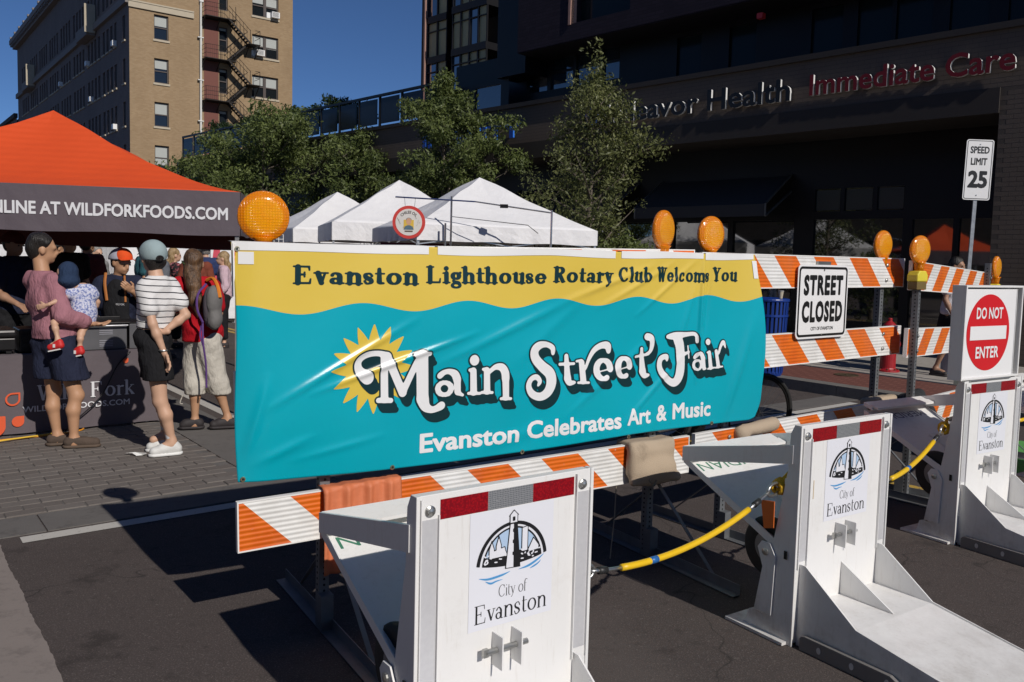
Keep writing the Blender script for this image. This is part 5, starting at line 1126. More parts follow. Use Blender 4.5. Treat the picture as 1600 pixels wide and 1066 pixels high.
def barrier(label, base, ang, hooks=True):
    r = thing('vehicle_barrier', label, 'vehicle barrier', base, ang, 'white steel vehicle barriers')
    # front plate with returns
    mb = MB(); mb.box(0.012, W-.012, 0, .006, .012, HT); pl = part('front_plate', mb, PW, r, bevel=.002)
    for x0, x1 in ((0, .012), (W-.012, W)):
        mb = MB(); mb.prism([(-.004, .0), (.15, .0), (.15, .10), (.125, .35), (.055, .74), (.05, .90), (.03, HT), (-.004, HT)], x0, x1, 'x'); part('side_plate', mb, PG, r, bevel=.002)
    mb = MB(); mb.box(.012, W-.012, .006, .04, HT-.03, HT-.004); mb.box(.014, W-.014, .07, .078, .05, .7); part('top_flange', mb, PW, r)
    for x0 in (.014, W-.072):
        mb = MB(); mb.box(x0, x0+.056, -.0012, -.0002, .36, HT-.07); part('reflective_edge', mb, STP, r)
        mb = MB(); mb.box(x0-.002, x0+.001, -.010, -.0002, .33, HT-.01); mb.box(x0+.057, x0+.060, -.008, -.0002, .33, HT-.06); part('edge_bead', mb, PW, r)
    for k, m in enumerate((REDR, SILR, REDR)):
        mb = MB(); a = .078+k*.163; mb.box(a, a+.1615, -.0014, -.0002, HT-.075, HT-.018); part('reflector', mb, m, r)
    for x in (.045, W-.045): mb = MB(); mb.lathe([(.0165, 0), (.0165, .004), (.011, .007), (.010, .012), (.003, .014)], 14, Matrix.Translation((x, 0, HT-.046)) @ Matrix.Rotation(R_(90), 4, 'X')); part('bolt', mb, BOLT, r, smooth=False)
    e = None
    for nm, me in EMB:
        if e is None: e = link('city_decal', me, r, loc=(.332, -.0008, .730)); e.scale = (1.92, 1, 1.47)
        else: link(nm, me, e)
    # pin bracket
    br = MB(); 
    for x in (.265, .335): br.prism([(-.055, .0), (.0, .0), (.0, .10), (-.055, .10)], x, x+.005, 'x', Matrix.Translation((0, 0, .395)))
    br = part('pin_bracket', br, PW, r, bevel=.001); mb = MB(); mb.tube([(.225, -.028, .45), (.375, -.028, .45)], .009, 10); mb.box(.215, .232, -.034, -.022, .438, .462); part('pin', mb, BOLT, br)
    # forward wedge foot: top surface, side walls, gussets
    prof = [(0, .165), (-.27, .165), (-.60, .114), (-1.15, .035)]
    mb = MB(); n = len(prof); a = [(.038, y, z) for y, z in prof]+[(W-.062, y, z) for y, z in prof]; a += [(p[0], p[1], p[2]-.006) for p in a]
    for i in range(n-1): mb.f += [(i, i+1, n+i+1, n+i), (2*n+i, 3*n+i, 3*n+i+1, 2*n+i+1)]
    mb.f += [(i, 2*n+i, 2*n+i+1, i+1) for i in range(n-1)]+[(n+i, n+i+1, 3*n+i+1, 3*n+i) for i in range(n-1)]+[(n-1, 2*n+n-1, 4*n-1, 2*n-1)]; mb.v = a; part('foot_plate', mb, PW, r)
    mb = MB(); mb.box(-.0, W-.0, -1.28, -1.0, .020, .034); part('toe_plate', mb, PW, r, bevel=.003)
    for x in (.034, W-.066): mb = MB(); mb.prism([(-.002, .002), (-.002, .35), (-.03, .35), (-.275, .172), (-.60, .120), (-1.15, .040), (-1.15, .006), (-.45, .002)], x, x+.006, 'x'); part('foot_wall', mb, PW, r)
    for x in (W*.50,): mb = MB(); mb.prism([(-.001, .165), (-.001, .31), (-.255, .168)], x, x+.007, 'x'); part('gusset', mb, PW, r)
    # dark outer rail with slots
    for x0, x1 in ((.010, .030), (W-.056, W-.036)):
        mb = MB(); pr = [(-.035, .0)]+[(-.035, .05), (-.045, .062), (-.06, .066), (-.44, .066), (-.475, .05), (-.49, .03), (-.50, .0)]
        mb.prism(pr, x0, x1, 'x'); rl = part('side_rail', mb, DKG, r, bevel=.002)
        for y in (-.12, -.27, -.42):
            mb = MB(); xo = x0-.0015 if x0 < .1 else x1+.0005; mb.prism([(y-.010+.010*math.cos(R_(a)), .034+.014*math.sin(R_(a))) for a in range(0, 360, 30)], xo, xo+.001, 'x'); part('slot', mb, PW, rl)
    # rear: side bars, rim, sloping tray
    for x0 in (-.004, W-.008): mb = MB(); mb.prism([(.03, .775), (.03, .855), (.66, .722), (.66, .652)], x0, x0+.012, 'x'); part('tray_arm', mb, PG, r, bevel=.001)
    mb = MB(); mb.prism([(.60, .705), (.665, .722), (.665, .70), (.60, .68)], .008, W-.008, 'x'); mb.prism([(.56, .700), (.605, .712), (.605, .70), (.56, .688)], .012, W-.012, 'x'); part('tray_rim', mb, PW, r)
    mb = MB(); mb.prism([(.655, .66), (.655, .668), (.13, .430), (.13, .422)], .004, W-.004, 'x'); tr = part('rear_tray', mb, PW, r)
    for x0 in (.002, W-.008): mb = MB(); mb.prism([(.655, .645), (.655, .675), (.10, .43), (.10, .39)], x0, x0+.006, 'x'); part('tray_wall', mb, PG, r)
    mb = MB(); mb.prism([(.38, .545), (.16, .62), (.10, .60), (.14, .44)], W*.45, W*.45+.006, 'x'); part('tray_web', mb, PW, r)
    def trf(x, y):  # printed upside down for someone in front, on the tray near the rim
        u = .03+(1-x)*(W*.80); q = .603-y*.052; return (u, q, .661-(.655-q)*.4533+.0075)
    link('lettering', sans_mesh('lettering', 'MERIDIAN', trf, GRN), r)
    # wheel, rear lug and base ear
    for x0 in (.045, W-.095):
        M = Matrix.Translation((x0, .16, .375)) @ Matrix.Rotation(R_(90), 4, 'Y')
        mb = MB(); mb.lathe([(.085, -.020), (.118, -.024), (.131, -.014), (.134, 0), (.131, .014), (.118, .024), (.085, .020)], 36, M); wh = part('wheel', mb, RUB, r, smooth=True)
        mb = MB(); mb.lathe([(.012, -.027), (.03, -.027), (.08, -.018), (.088, -.012), (.088, .012), (.08, .018), (.03, .027), (.012, .027)], 28, M); part('rim', mb, HUB, wh)
    for x0 in (.0, W-.006):
        mb = MB(); mb.prism([(.10, .10), (.19, .10), (.155, .30), (.185, .38), (.165, .41), (.12, .41), (.09, .36)], x0-.010, x0-.002, 'x'); part('wheel_fork', mb, PG, r, bevel=.001)
        mb = MB(); mb.prism([(.15, .006), (.27, .006), (.24, .03), (.225, .085), (.20, .095), (.15, .09)], x0, x0+.006, 'x'); part('rear_lug', mb, PG, r, bevel=.001)
        M = Matrix.Translation((x0-.011, .14, .37)) @ Matrix.Rotation(R_(-90), 4, 'Y'); mb = MB(); mb.lathe([(.016, 0), (.016, .006), (.006, .010)], 10, M); part('axle_bolt', mb, BOLT, r)
    mb = MB(); mb.box(-.03, W+.03, .02, .33, .003, .016); part('base_plate', mb, PG, r)
    mb = MB()
    for x0 in (-.006, W+.002): mb.prism([(.035, .365), (.05, .365), (.05, .40), (.035, .40)], x0, x0+.004, 'x')
    part('side_slot', mb, HOLE, r)
    return r
BRA = barrier('nearest white vehicle barrier with the city lighthouse decal, cut by the bottom of the view', (-.251, 2.24, 0), math.atan2(.585, .811))
BRB = barrier('middle white vehicle barrier with its wedge foot running to the lower right corner', (1.203, 3.390, 0), math.atan2(.555, .832))
BRC = barrier('farthest white vehicle barrier, the DO NOT ENTER sign box above it', (2.60, 4.735, 0), math.atan2(.522, .853))
BRC.scale = (.97, .97, 1.02)
_arm = [o for o in BRC.children if o.name.startswith('tray_arm')]; bpy.data.objects.remove(_arm[0])
for o in BRC.children:
    if o.name.startswith('lettering'): o.data = o.data.copy(); o.data.materials[0] = PURP
BRD = copy_tree(BRC, None, 'white vehicle barrier beyond the right edge where the last yellow rope leads')
BRD.location = (4.17, 6.17, 0)
# rust streak on the middle barrier
mb = MB(); mb.box(.10, .104, -.0016, -.0004, .62, .70); part('rust_streak', mb, mat('rust_stain', (.62, .50, .33), .7), BRB)
# DO NOT ENTER sign box on the far barrier
dn = thing('do_not_enter_sign', 'framed DO NOT ENTER sign box standing on top of the farthest barrier', 'sign', (2.60, 4.735, 0), math.atan2(.522, .853))
a0, a1, z0, z1 = -.050, .575, .965, 1.512
mb = MB(); mb.box(a0, a1, .065, .073, z0, z1); part('back_panel', mb, PW, dn)
mb = MB(); mb.box(a0, a0+.012, -.01, .065, z0, z1); mb.box(a1-.012, a1, .0, .065, z0, z1); mb.box(a0+.012, a1-.012, .0, .065, z1-.012, z1); mb.box(a0+.012, a1-.012, -.0, .065, z0, z0+.012); part('frame', mb, PW, dn, bevel=.002)
mb = MB(); mb.box(a0+.012, a1-.055, .012, .020, z0+.012, z1-.022); mb.box(a1-.05, a1-.045, .012, .022, z0+.012, z1-.022); part('sign_panel', mb, SGW, dn, bevel=.001)
cx, cz, rx = a0+.285, (z0+z1)/2-.002, .224
mb = MB(); mb.lathe([(rx, 0), (rx, .001)], 64, Matrix.Translation((cx, .0115, cz)) @ Matrix.Rotation(R_(90), 4, 'X')); part('red_disc', mb, SGR, dn)
mb = MB(); mb.box(cx-.19, cx+.19, .0085, .0098, cz-.042, cz+.038); part('white_bar', mb, SGW, dn)
for tx, x0, x1, zz in (('DO NOT', cx-.135, cx+.142, cz+.080), ('ENTER', cx-.122, cx+.118, cz-.150)):
    link('lettering', sans_mesh('lettering', tx, lambda x, y: (x0+x*(x1-x0), .0088, zz+y*.068), SGW, bold=.022), dn)
mb = MB(); mb.box(.03, .06, .02, .08, .93, z0); mb.box(W-.1, W-.07, .02, .08, .93, z0); mb.tube([(a0+.1, -.004, z0-.004), (a1-.1, -.004, z0-.004)], .006, 8); part('mount', mb, BOLT, dn)

# ---------------------------------------------------------------- yellow tether ropes
ROPE = mat('yellow_hose', (.80, .50, .010), .42, var=.08, scale=20, bump=.06); ROPB = mat('blue_tape', (.02, .14, .42), .4); STEEL = mat('thimble_steel', (.45, .45, .44), .3, .9); RBLK = mat('black_sleeve', (.02, .02, .02), .5); NYL = mat('yellow_nylon_knot', (.75, .42, .01), .7, var=.2, scale=60, bump=.6, bscale=200); ORG = mat('orange_strap', (.75, .16, .02), .7)
def rope(label, A, B, sag, tape, knotend=True):
    r = thing('tether_rope', label, 'rope', (0, 0, 0)); A = Vector(A); B = Vector(B)
    pts = [A.lerp(B, i/30)-Vector((0, 0, sag*4*(i/30)*(1-i/30))) for i in range(31)]
    i0, i1 = 5, 25
    mb = MB(); mb.tube(pts[i0:i1+1], .0122, 12); part('hose', mb, ROPE, r, smooth=True)
    for p0 in tape: mb = MB(); mb.tube(pts[p0:p0+2], .0130, 12); part('tape_band', mb, ROPB, r, smooth=True)
    mb = MB(); mb.tube(pts[1:i0+1], .007, 8); mb.tube(pts[i1:30], .007, 8); part('cable', mb, STEEL, r, smooth=True)
    mb = MB(); mb.tube(pts[2:4], .0125, 10); mb.tube(pts[26:28], .0125, 10); part('sleeve', mb, RBLK, r, smooth=True)
    for E, sg, ref in ((pts[1], -1, A), (pts[29], 1, B)):
        d = ((B-A).normalized())*sg; up = Vector((0, 0, 1)); c0 = E+d*.03
        loop = [c0+d*(.042*math.cos(a))*1.1+up*(.026*math.sin(a)) for a in [R_(k*20) for k in range(19)]]
        mb = MB(); mb.tube(loop, .0065, 8, caps=False); part('thimble', mb, STEEL, r, smooth=True)
        mb = MB(); rr_ = random.Random(int(E.x*100)); k0 = c0+d*.03
        for q in range(3):
            ax = d.orthogonal().normalized()*(.024+.004*q); mb.tube([k0+d*(.014*q+.006*math.sin(k*1.3))+Matrix.Rotation(R_(k*40), 3, d) @ ax for k in range(10)], .009, 7)
        mb.tube([k0+up*.012, k0+d*.05+up*.03, k0+d*.09+up*.045], .009, 7); mb.tube([k0-up*.01, k0+d*.05+up*.006, k0+d*.085+up*.028], .008, 7)
        part('knot', mb, NYL if sg > 0 else ROPE, r, smooth=True)
    k0 = pts[29]+Vector((0, 0, .0)); mb = MB(); mb.box(k0.x-.01, k0.x+.03, k0.y-.02, k0.y+.02, k0.z-.02, k0.z+.035); mb.box(k0.x+.015, k0.x+.03, k0.y-.03, k0.y+.03, k0.z-.16, k0.z-.03) if False else None
    return r
def loc(r, x, y, z): return r.matrix_basis @ Vector((x, y, z))
for r_ in (BRA, BRB, BRC, BRD): r_.matrix_basis = Matrix.LocRotScale(r_.location, r_.rotation_euler, r_.scale)
rope('yellow covered rope from the front barrier to the middle barrier, one blue band', loc(BRA, W+.02, .06, .575), loc(BRB, -.02, .10, .665), .085, (9,))
rope('yellow covered rope from the middle barrier to the farthest barrier', loc(BRB, W+.02, .06, .60), loc(BRC, -.02, .10, .66), .06, (12,))
rope('yellow rope end leaving the farthest barrier at the right edge', loc(BRC, W+.02, .06, .66), loc(BRD, -.02, .10, .66), .06, (12,))
mb = MB(); q = loc(BRB, -.03, .10, .50); mb.add([loc(BRB, -.016, .10, .60), loc(BRB, -.016, .17, .59), loc(BRB, -.014, .15, .47), loc(BRB, -.014, .10, .485), loc(BRB, -.020, .10, .60), loc(BRB, -.020, .17, .59), loc(BRB, -.018, .15, .47), loc(BRB, -.018, .10, .485)], [(0, 1, 2, 3), (7, 6, 5, 4), (0, 4, 5, 1), (1, 5, 6, 2), (2, 6, 7, 3), (3, 7, 4, 0)])
tag(part('orange_flag', mb, ORG, None), 'orange flag hanging beside the rope hook of the middle barrier', 'flag')
# ================================================================ TENTS, TREES, STREET FURNITURE
t = newmat('tent_white_fabric'); n = t.noise(3, 5); t.set(Base_Color=t.mix(n, (.70, .70, .72), (.80, .80, .81)), Roughness=.75); h = t.math('ADD', t.noise(4.5, 5), t.math('MULTIPLY', t.noise(14, 3), .35)); t.bump(h, .38, .05); TENT = t.m
def fabric(name, col, rough=.8, var=.08, seam=0.):
    t = newmat(name); n = t.noise(4, 5); t.set(Base_Color=t.mix(n, tuple(c*(1-var) for c in col), tuple(min(1, c*(1+var)) for c in col)), Roughness=rough)
    g = t.obj(); z = t.sep(g)[2]; h = t.math('ADD', t.noise(7, 5, g), t.math('MULTIPLY', t.math('SINE', t.math('MULTIPLY', z, 2*math.pi/seam)), .15) if seam else 0.)
    t.bump(h, .35, .022); return t.m
OTENT = fabric('orange_canopy', (.66, .072, .010), .7, .06, .065); GVAL = fabric('grey_valance', (.105, .085, .10), .75); LEGM = mat('tent_leg_metal', (.55, .55, .54), .35, .8); GTENT = fabric('grey_canopy_lining', (.25, .25, .27))
def canopy(parent, w, d, ze, zp, m, crown=.0, curve=1.0, n=14, off=(0, 0)):
    """pyramid canopy: half sizes w, d; eave ze, peak zp; curve > 1 sags like stretched fabric"""
    mb = MB(); N = n
    def P(a, b):  # a, b in -1..1
        r = max(abs(a), abs(b)); h = (1-r)**curve if curve != 1 else 1-r; ridge = abs(abs(a)-abs(b)) if r > 0 else 0
        sag = .05*(r*(1-r))*4*(ridge/(r+1e-6))+.010*math.sin(a*9+b*4)*math.sin(b*7-a*3)*(1-r)*3; return (a*w+off[0]*(1-r), b*d+off[1]*(1-r), ze+(zp-ze)*min(h, 1-crown) - sag + (.0 if r < 1 else -.012*(1-min(abs(a), abs(b)))))
    for j in range(2*N+1):
        for i in range(2*N+1): mb.v.append(P((i-N)/N, (j-N)/N))
    for j in range(2*N):
        for i in range(2*N):
            k = j*(2*N+1)+i; a, b, c, d = k, k+1, k+2*N+2, k+2*N+1
            mb.f += [(a, b, c), (a, c, d)] if (i >= N) == (j >= N) else [(a, b, d), (b, c, d)]
    o = part('canopy', mb, m, parent, smooth=False); s = o.modifiers.new('thickness', 'SOLIDIFY'); s.thickness = .002; o.data.shade_smooth(); o.data.set_sharp_from_angle(angle=R_(9)); return o
def valance(parent, w, d, ze, h, m, sides='fblr', name='valance', wav=.012):
    for s in sides:
        mb = MB(); N = 24
        for i in range(N+1):
            a = -1+2*i/N; wv = wav*math.sin(i*1.9+ord(s))*(.4+.6*(1-abs(a)))
            x, y = {'f': (a*w, -d), 'b': (a*w, d), 'l': (-w, a*d), 'r': (w, a*d)}[s]; ox, oy = {'f': (0, -1), 'b': (0, 1), 'l': (-1, 0), 'r': (1, 0)}[s]
            for q, dz in enumerate((0, -h*.5, -h)): mb.v.append((x+ox*(.004+wv*q*.5), y+oy*(.004+wv*q*.5), ze-.002+dz+.006*math.sin(i*.8)*q*.5))
        for i in range(N):
            for q in range(2): k = i*3+q; mb.f.append((k, k+3, k+4, k+1))
        o = part(name, mb, m, parent, smooth=False); sm = o.modifiers.new('thickness', 'SOLIDIFY'); sm.thickness = .002
def tent_frame(parent, w, d, ze, m, truss=True):
    for x in (-w+.03, w-.03):
        for y in (-d+.03, d-.03): mb = MB(); mb.box(x-.018, x+.018, y-.018, y+.018, .0, ze-.01); mb.box(x-.025, x+.025, y-.025, y+.025, ze-.16, ze-.05); mb.box(x-.06, x+.06, y-.06, y+.06, .0, .008); part('leg', mb, m, parent)
    if truss:
        mb = MB()
        for y in (-d+.03, d-.03):
            for k in range(2):
                x0 = -w+k*w; mb.bar((x0, y, ze-.08), (x0+w, y, ze-.30), .018); mb.bar((x0, y, ze-.30), (x0+w, y, ze-.08), .018)
        for x in (-w+.03, w-.03):
            for k in range(2): y0 = -d+k*d; mb.bar((x, y0, ze-.08), (x, y0+d, ze-.30), .018); mb.bar((x, y0, ze-.30), (x, y0+d, ze-.08), .018)
        part('truss', mb, m, parent)
# orange tent
ot = thing('orange_tent', 'bright orange canopy tent with dark grey valance at the left', 'tent', (-4.97, 9.05, 0), R_(13.6))
canopy(ot, 2.03, 1.52, 2.17, 3.06, OTENT, crown=.0, curve=1.36, off=(.0, 0)); valance(ot, 2.03, 1.52, 2.17, .42, GVAL, 'flr', wav=.008); tent_frame(ot, 2.03, 1.52, 2.17, LEGM)
valance(ot, 2.0, 1.0, 2.12, .50, mat('maroon_lining', (.10, .03, .03), .8), 'b', 'back_lining')
TXW = mat('print_white', (.72, .72, .74), .6, var=.02)
TXO = mat('print_orange', (.70, .10, .03), .6, var=.03)
# the printed line runs along the front valance; its start lies beyond the left edge of the view
link('lettering', sans_mesh('lettering', 'ORDER ONLINE AT WILDFORKFOODS.COM', lambda x, y: (-.68+x*2.60, -1.534, 1.895+y*.120), TXW, bold=.030), ot)
# draped table with printing
tb = thing('serving_table', 'table under a long dark grey printed drape in front of the orange tent', 'table', tuple(ST(-1.2, 7.96)), ST_ANG)
tw = 3.38
mb = MB(); mb.box(0, tw, .02, .45, .66, .69); part('tabletop', mb, GVAL, tb)
mb = MB(); N = 60
for i in range(N+1):
    x = tw*i/N; wv = .006*math.sin(i*.9)+.004*math.sin(i*.37)
    for z, o in ((.700, .03), (.692, -.004), (.35, -.002+wv), (.03, wv*1.6)): mb.v.append((x, o, z))
for i in range(N):
    for q in range(3): k = i*4+q; mb.f.append((k+1, k, k+4, k+5))
mb.add([(tw, .0, .69), (tw, .45, .69), (tw, .45, .03), (tw, .0, .03)], [(0, 1, 2, 3)]); mb.add([(0, 0, .693), (tw, 0, .693), (tw, .45, .693), (0, .45, .693)], [(0, 1, 2, 3)])
part('drape', mb, fabric('drape_grey', (.115, .095, .105)), tb, smooth=False)
for x in (.1, tw-.1):
    for y in (.08, .38): mb = MB(); mb.box(x-.015, x+.015, y-.015, y+.015, 0, .66); part('leg', mb, LEGM, tb)
FL = lambda x0, w, z0, h: (lambda x, y: (x0+x*w, -.014, z0+y*h))
wx0 = 2.30; cp, wd = serif_word('Wild', .062, .022, .02)
for wrd, a, b, z in (('Wild', 2.375, 2.71, .295), ('Fork', 2.785, 3.16, .295)):
    cp, wd = serif_word(wrd, .075, .028, .022); xs3, ys3, D3 = raster(cp, .03, k=.012)
    link('lettering', flat_mesh('lettering', marching(xs3, ys3, D3), lambda x, y: (a+x/wd*(b-a), -.014, z+y*.135), TXW), tb)
link('lettering', sans_mesh('lettering', 'WILDFORKFOODS.COM', FL(2.27, .84, .205, .052), TXW, bold=.016), tb)
def drop(cx, cz, r, rot, hollow=0.):
    g = np.arange(-r*1.5, r*1.5, r/14); X, Y = np.meshgrid(g, g, indexing='ij'); c, s = math.cos(rot), math.sin(rot); u = X*c+Y*s; v = -X*s+Y*c
    D = np.where((u > 0) & (v > 0), np.maximum(u, v)-r, np.hypot(X, Y)-r)
    if hollow: D = np.maximum(D, -(D+hollow))
    return flat_mesh('leaf_logo', marching(g, g, D), lambda x, y: (cx+x, -.0135, cz+y), TXO)
link('leaf_logo', drop(2.20, .325, .055, 0, .014), tb); link('leaf_logo', drop(2.06, .105, .085, 0), tb); link('leaf_logo', drop(2.235, .135, .045, 0), tb); link('leaf_logo', drop(3.08, .60, .022, 0), tb)
# grills and boxes on the table
BLKM = mat('grill_black_metal', (.022, .021, .022), .35, .4, var=.3, scale=10); GREYM = mat('griddle_grey_panel', (.13, .13, .14), .4, .3, var=.15)
gr = thing('griddle_box', 'grey metal griddle cabinet with four louvred vents on the draped table', 'griddle', tuple(ST(1.35, 8.02, .70)), ST_ANG)
mb = MB(); mb.box(0, .56, 0, .34, 0, .225); part('cabinet', mb, GREYM, gr, bevel=.006)
mb = MB(); mb.box(-.02, .58, -.02, .36, .228, .242); mb.box(-.02, .58, .33, .36, .242, .27); part('griddle_top', mb, BLKM, gr, bevel=.003)
mb = MB(); mb.tube([(.0, -.035, .215), (.56, -.035, .215)], .008, 8); part('towel_rail', mb, mat('rail_chrome', (.6, .6, .6), .2, .9), gr)
for x in (.08, .33):
    for z in (.03, .135):
        mb = MB()
        for k in range(4): mb.box(x, x+.11, -.004, .0, z+k*.016, z+k*.016+.006)
        part('louvre', mb, mat('vent_light', (.30, .30, .34), .5), gr)
gr2 = thing('steel_box', 'plain grey steel box right of the griddle cabinet', 'metal box', tuple(ST(1.93, 8.02, .70)), ST_ANG)
mb = MB(); mb.box(0, .2, 0, .4, 0, .225); part('body', mb, GREYM, gr2, bevel=.004); mb = MB(); mb.box(-.005, .205, -.005, .405, .226, .24); part('lid', mb, BLKM, gr2)
gl = thing('camp_grill', 'low black camp grill with a latch at the left end of the table', 'grill', tuple(ST(.42, 8.02, .70)), ST_ANG)
mb = MB(); mb.box(0, .62, 0, .42, .03, .13); part('firebox', mb, BLKM, gl, bevel=.01); mb = MB(); mb.box(-.01, .63, -.01, .43, .135, .20); part('lid', mb, BLKM, gl, bevel=.02)
mb = MB(); mb.box(.35, .48, -.03, -.011, .14, .165); part('handle', mb, mat('rail_chrome'), gl, bevel=.003)
for x in (.03, .55):
    mb = MB(); mb.box(x, x+.04, .02, .06, 0, .03); mb.box(x, x+.04, .34, .38, 0, .03); part('foot', mb, BLKM, gl)
cb = thing('black_crate', 'black equipment crate standing between the camp grill and the griddle', 'crate', tuple(ST(1.07, 8.05, .70)), ST_ANG)
mb = MB(); mb.box(0, .24, 0, .35, 0, .20); part('body', mb, BLKM, cb, bevel=.01); mb = MB(); mb.box(.02, .22, -.01, .0, .05, .08); mb.box(.02, .22, -.01, .0, .12, .15); part('rib', mb, BLKM, cb)
# cords and litter on the ground
mb = MB(); pts = spline([tuple(ST(-.6, 7.70, .02)), tuple(ST(.5, 7.72, .018)), tuple(ST(.9, 7.80, .02)), tuple(ST(1.25, 7.83, .018)), tuple(ST(1.5, 7.90, .02)), tuple(ST(1.55, 8.1, .02))], 8); mb.tube(pts, .008, 6); pts2 = spline([tuple(ST(-.6, 7.76, .02)), tuple(ST(.4, 7.66, .018)), tuple(ST(.95, 7.75, .03)), tuple(ST(1.3, 7.90, .018)), tuple(ST(1.4, 8.1, .018))], 8); mb2 = MB(); mb2.tube(pts2, .007, 6)
tag(part('extension_cord', mb, mat('orange_cord', (.75, .30, .02), .5), None, smooth=True), 'orange extension cord on the pavers along the foot of the table drape', 'cord')
tag(part('extension_cord', mb2, mat('yellow_cord', (.75, .48, .05), .5), None, smooth=True), 'yellow extension cord crossing the orange one under the table edge', 'cord')
mb = MB(); mb.tube(spline([tuple(ST(1.92, 7.95, .68)), tuple(ST(1.80, 7.93, .55)), tuple(ST(1.66, 7.90, .30)), tuple(ST(1.45, 7.90, .10)), tuple(ST(1.38, 7.92, .02))], 8), .006, 6)
tag(part('power_cable', mb, BLKM, None, smooth=True), 'thin black cable drooping across the printed table drape', 'cable')
mb = MB(); c0 = Vector((-2.95, 6.30, .014)); rs = random.Random(2)
P = [(0, 0), (.05, .012), (.09, -.004), (.13, .02), (.16, .012), (.15, .04), (.10, .045), (.06, .035), (.02, .045), (-.01, .02)]
mb.v = [(c0.x+a, c0.y+b, c0.z+rs.uniform(0, .02)) for a, b in P]+[(c0.x+.07, c0.y+.02, c0.z+.024)]; mb.f = [(i, (i+1) % 10, 10) for i in range(10)]
tag(part('crumpled_paper', mb, mat('paper_white', (.7, .7, .68), .8), None), 'crumpled white paper scrap lying on the grey pavers', 'litter')
# white tents further on
def white_tent(label, x, y, rot, w, ze, zp, val, grp='white canopy tents along the kerb'):
    r = thing('canopy_tent', label, 'tent', (x, y, 0), rot, grp)
    canopy(r, w, w, ze, zp, TENT, curve=1.06); valance(r, w, w, ze, val, TENT, wav=.02); tent_frame(r, w, w, ze, LEGM); return r
t3 = white_tent('white tent with a clean square front, right of the round hanging sign', -.62, 14.5, R_(22), 1.52, 2.08, 2.98, .24)
t2 = white_tent('middle white tent directly behind the round hanging sign', -2.42, 17.5, R_(18), 1.52, 2.20, 3.17, .34)
t1 = white_tent('farthest white tent beside the left amber light', -4.45, 21.0, R_(30), 1.52, 2.15, 3.15, .30)
for i, (x, y, l) in enumerate([(-9.3, 15.5, 'white tent seen under the orange canopy at the far left'), (-8.2, 19.5, 'white tent behind the vendor in the orange cap'), (-10.8, 23.5, 'distant white tent behind the people at the food stall'), (-7.2, 24.5, 'distant white tent left of the black stall')]):
    r = white_tent(l, x, y, R_(14+i*9), 1.52, 2.0, 2.95, .9 if i < 2 else .5)
    if i < 2:
        mb = MB(); mb.box(-1.5, 1.5, -1.56, -1.55, .1, 2.0); part('front_wall', mb, TENT, r); mb = MB(); mb.box(-1.51, -1.50, -1.5, 1.5, .1, 2.0); part('side_wall', mb, TENT, r)
# black stall with shelves behind the crowd
bs = thing('black_stall', 'black canopy stall with a dark counter behind the crowd', 'stall', (-7.6, 20.6, 0), R_(20))
mb = MB(); mb.box(-1.7, 1.7, -1.0, 1.0, 1.95, 2.35); part('canopy', mb, BLK, bs); mb = MB(); mb.box(-1.7, 1.7, .9, 1.0, 0, 1.95); mb.box(-1.6, 1.6, -.9, -.5, 0, .95); part('counter', mb, BLK, bs)
mb = MB(); mb.box(1.62, 1.68, -1.0, -.94, 0, 1.95); part('post', mb, WHT, bs)
gp = thing('grid_panel', 'white wire grid panel with a yellow flyer beside the black stall', 'display panel', (-5.55, 18.6, 0), R_(15)); mb = MB()
for k in range(9): mb.box(-.4+k*.1-.006, -.4+k*.1+.006, 0, .01, .2, 2.0)
for k in range(19): mb.box(-.4, .4, -.002, .008, .2+k*.1-.006, .2+k*.1+.006)
part('wire_grid', mb, WHT, gp); mb = MB(); mb.box(-.12, .18, -.02, -.012, 1.45, 1.8); part('flyer', mb, mat('flyer_yellow', (.7, .62, .2), .6), gp)
bnr = thing('feather_banner', 'narrow pink and dark feather banner behind the woman in red', 'banner', (-5.75, 15.8, 0), R_(10)); mb = MB(); mb.tube([(0, 0, 0), (0, 0, 1.9)], .012, 6); part('pole', mb, LEGM, bnr)
mb = MB(); mb.prism([(-.02, .9), (.13, .95), (.22, 2.0), (.12, 2.05)], -.02, -.016); part('flag', mb, mat('banner_pink', (.65, .08, .12), .6), bnr)
# round sign on its rail
sg = thing('hanging_sign', 'round red rimmed CHILEE OIL sign hanging from a metal rail', 'sign', (-1.575, 12.5, 2.10), 0)
M = Matrix.Rotation(R_(90), 4, 'X'); REDS = mat('sign_rim_red', (.62, .06, .05), .5, var=.04)
mb = MB(); mb.lathe([(.245, 0), (.245, .02)], 48, M); part('rim', mb, REDS, sg); mb = MB(); mb.lathe([(.198, .021), (.198, .022)], 48, M); face = part('face', mb, mat('sign_face_cream', (.72, .70, .66), .5, var=.03), sg)
v, f = sans_verts('CHILEE OIL', .015); x0, x1 = v[:, 0].min(), v[:, 0].max()
def arcp(p, r0, a0, a1, h): a = R_(a0+(a1-a0)*(p[0]-x0)/(x1-x0)); r = r0+p[1]*h; return (r*math.sin(a), -.0235, r*math.cos(a))
me = bpy.data.meshes.new('lettering'); me.from_pydata([arcp(p, .128, -52, 52, .058) for p in v], [], f); me.materials.append(SGB); link('lettering', me, sg)
mb = MB(); mb.box(-.075, .075, -.0245, -.0225, -.10, .035); part('picture_yellow', mb, mat('picture_yellow', (.72, .48, .07), .6), sg)
pf = mat('picture_skin', (.62, .36, .22), .6); pb = mat('picture_blue', (.10, .17, .22), .6); pg = mat('picture_grey', (.30, .30, .30), .7)
mb = MB(); mb.lathe([(.04, 0), (.04, .001)], 20, Matrix.Translation((0, -.0245, .01)) @ Matrix.Scale(1.25, 4, (0, 0, 1)) @ M); part('portrait_face', mb, pf, sg)
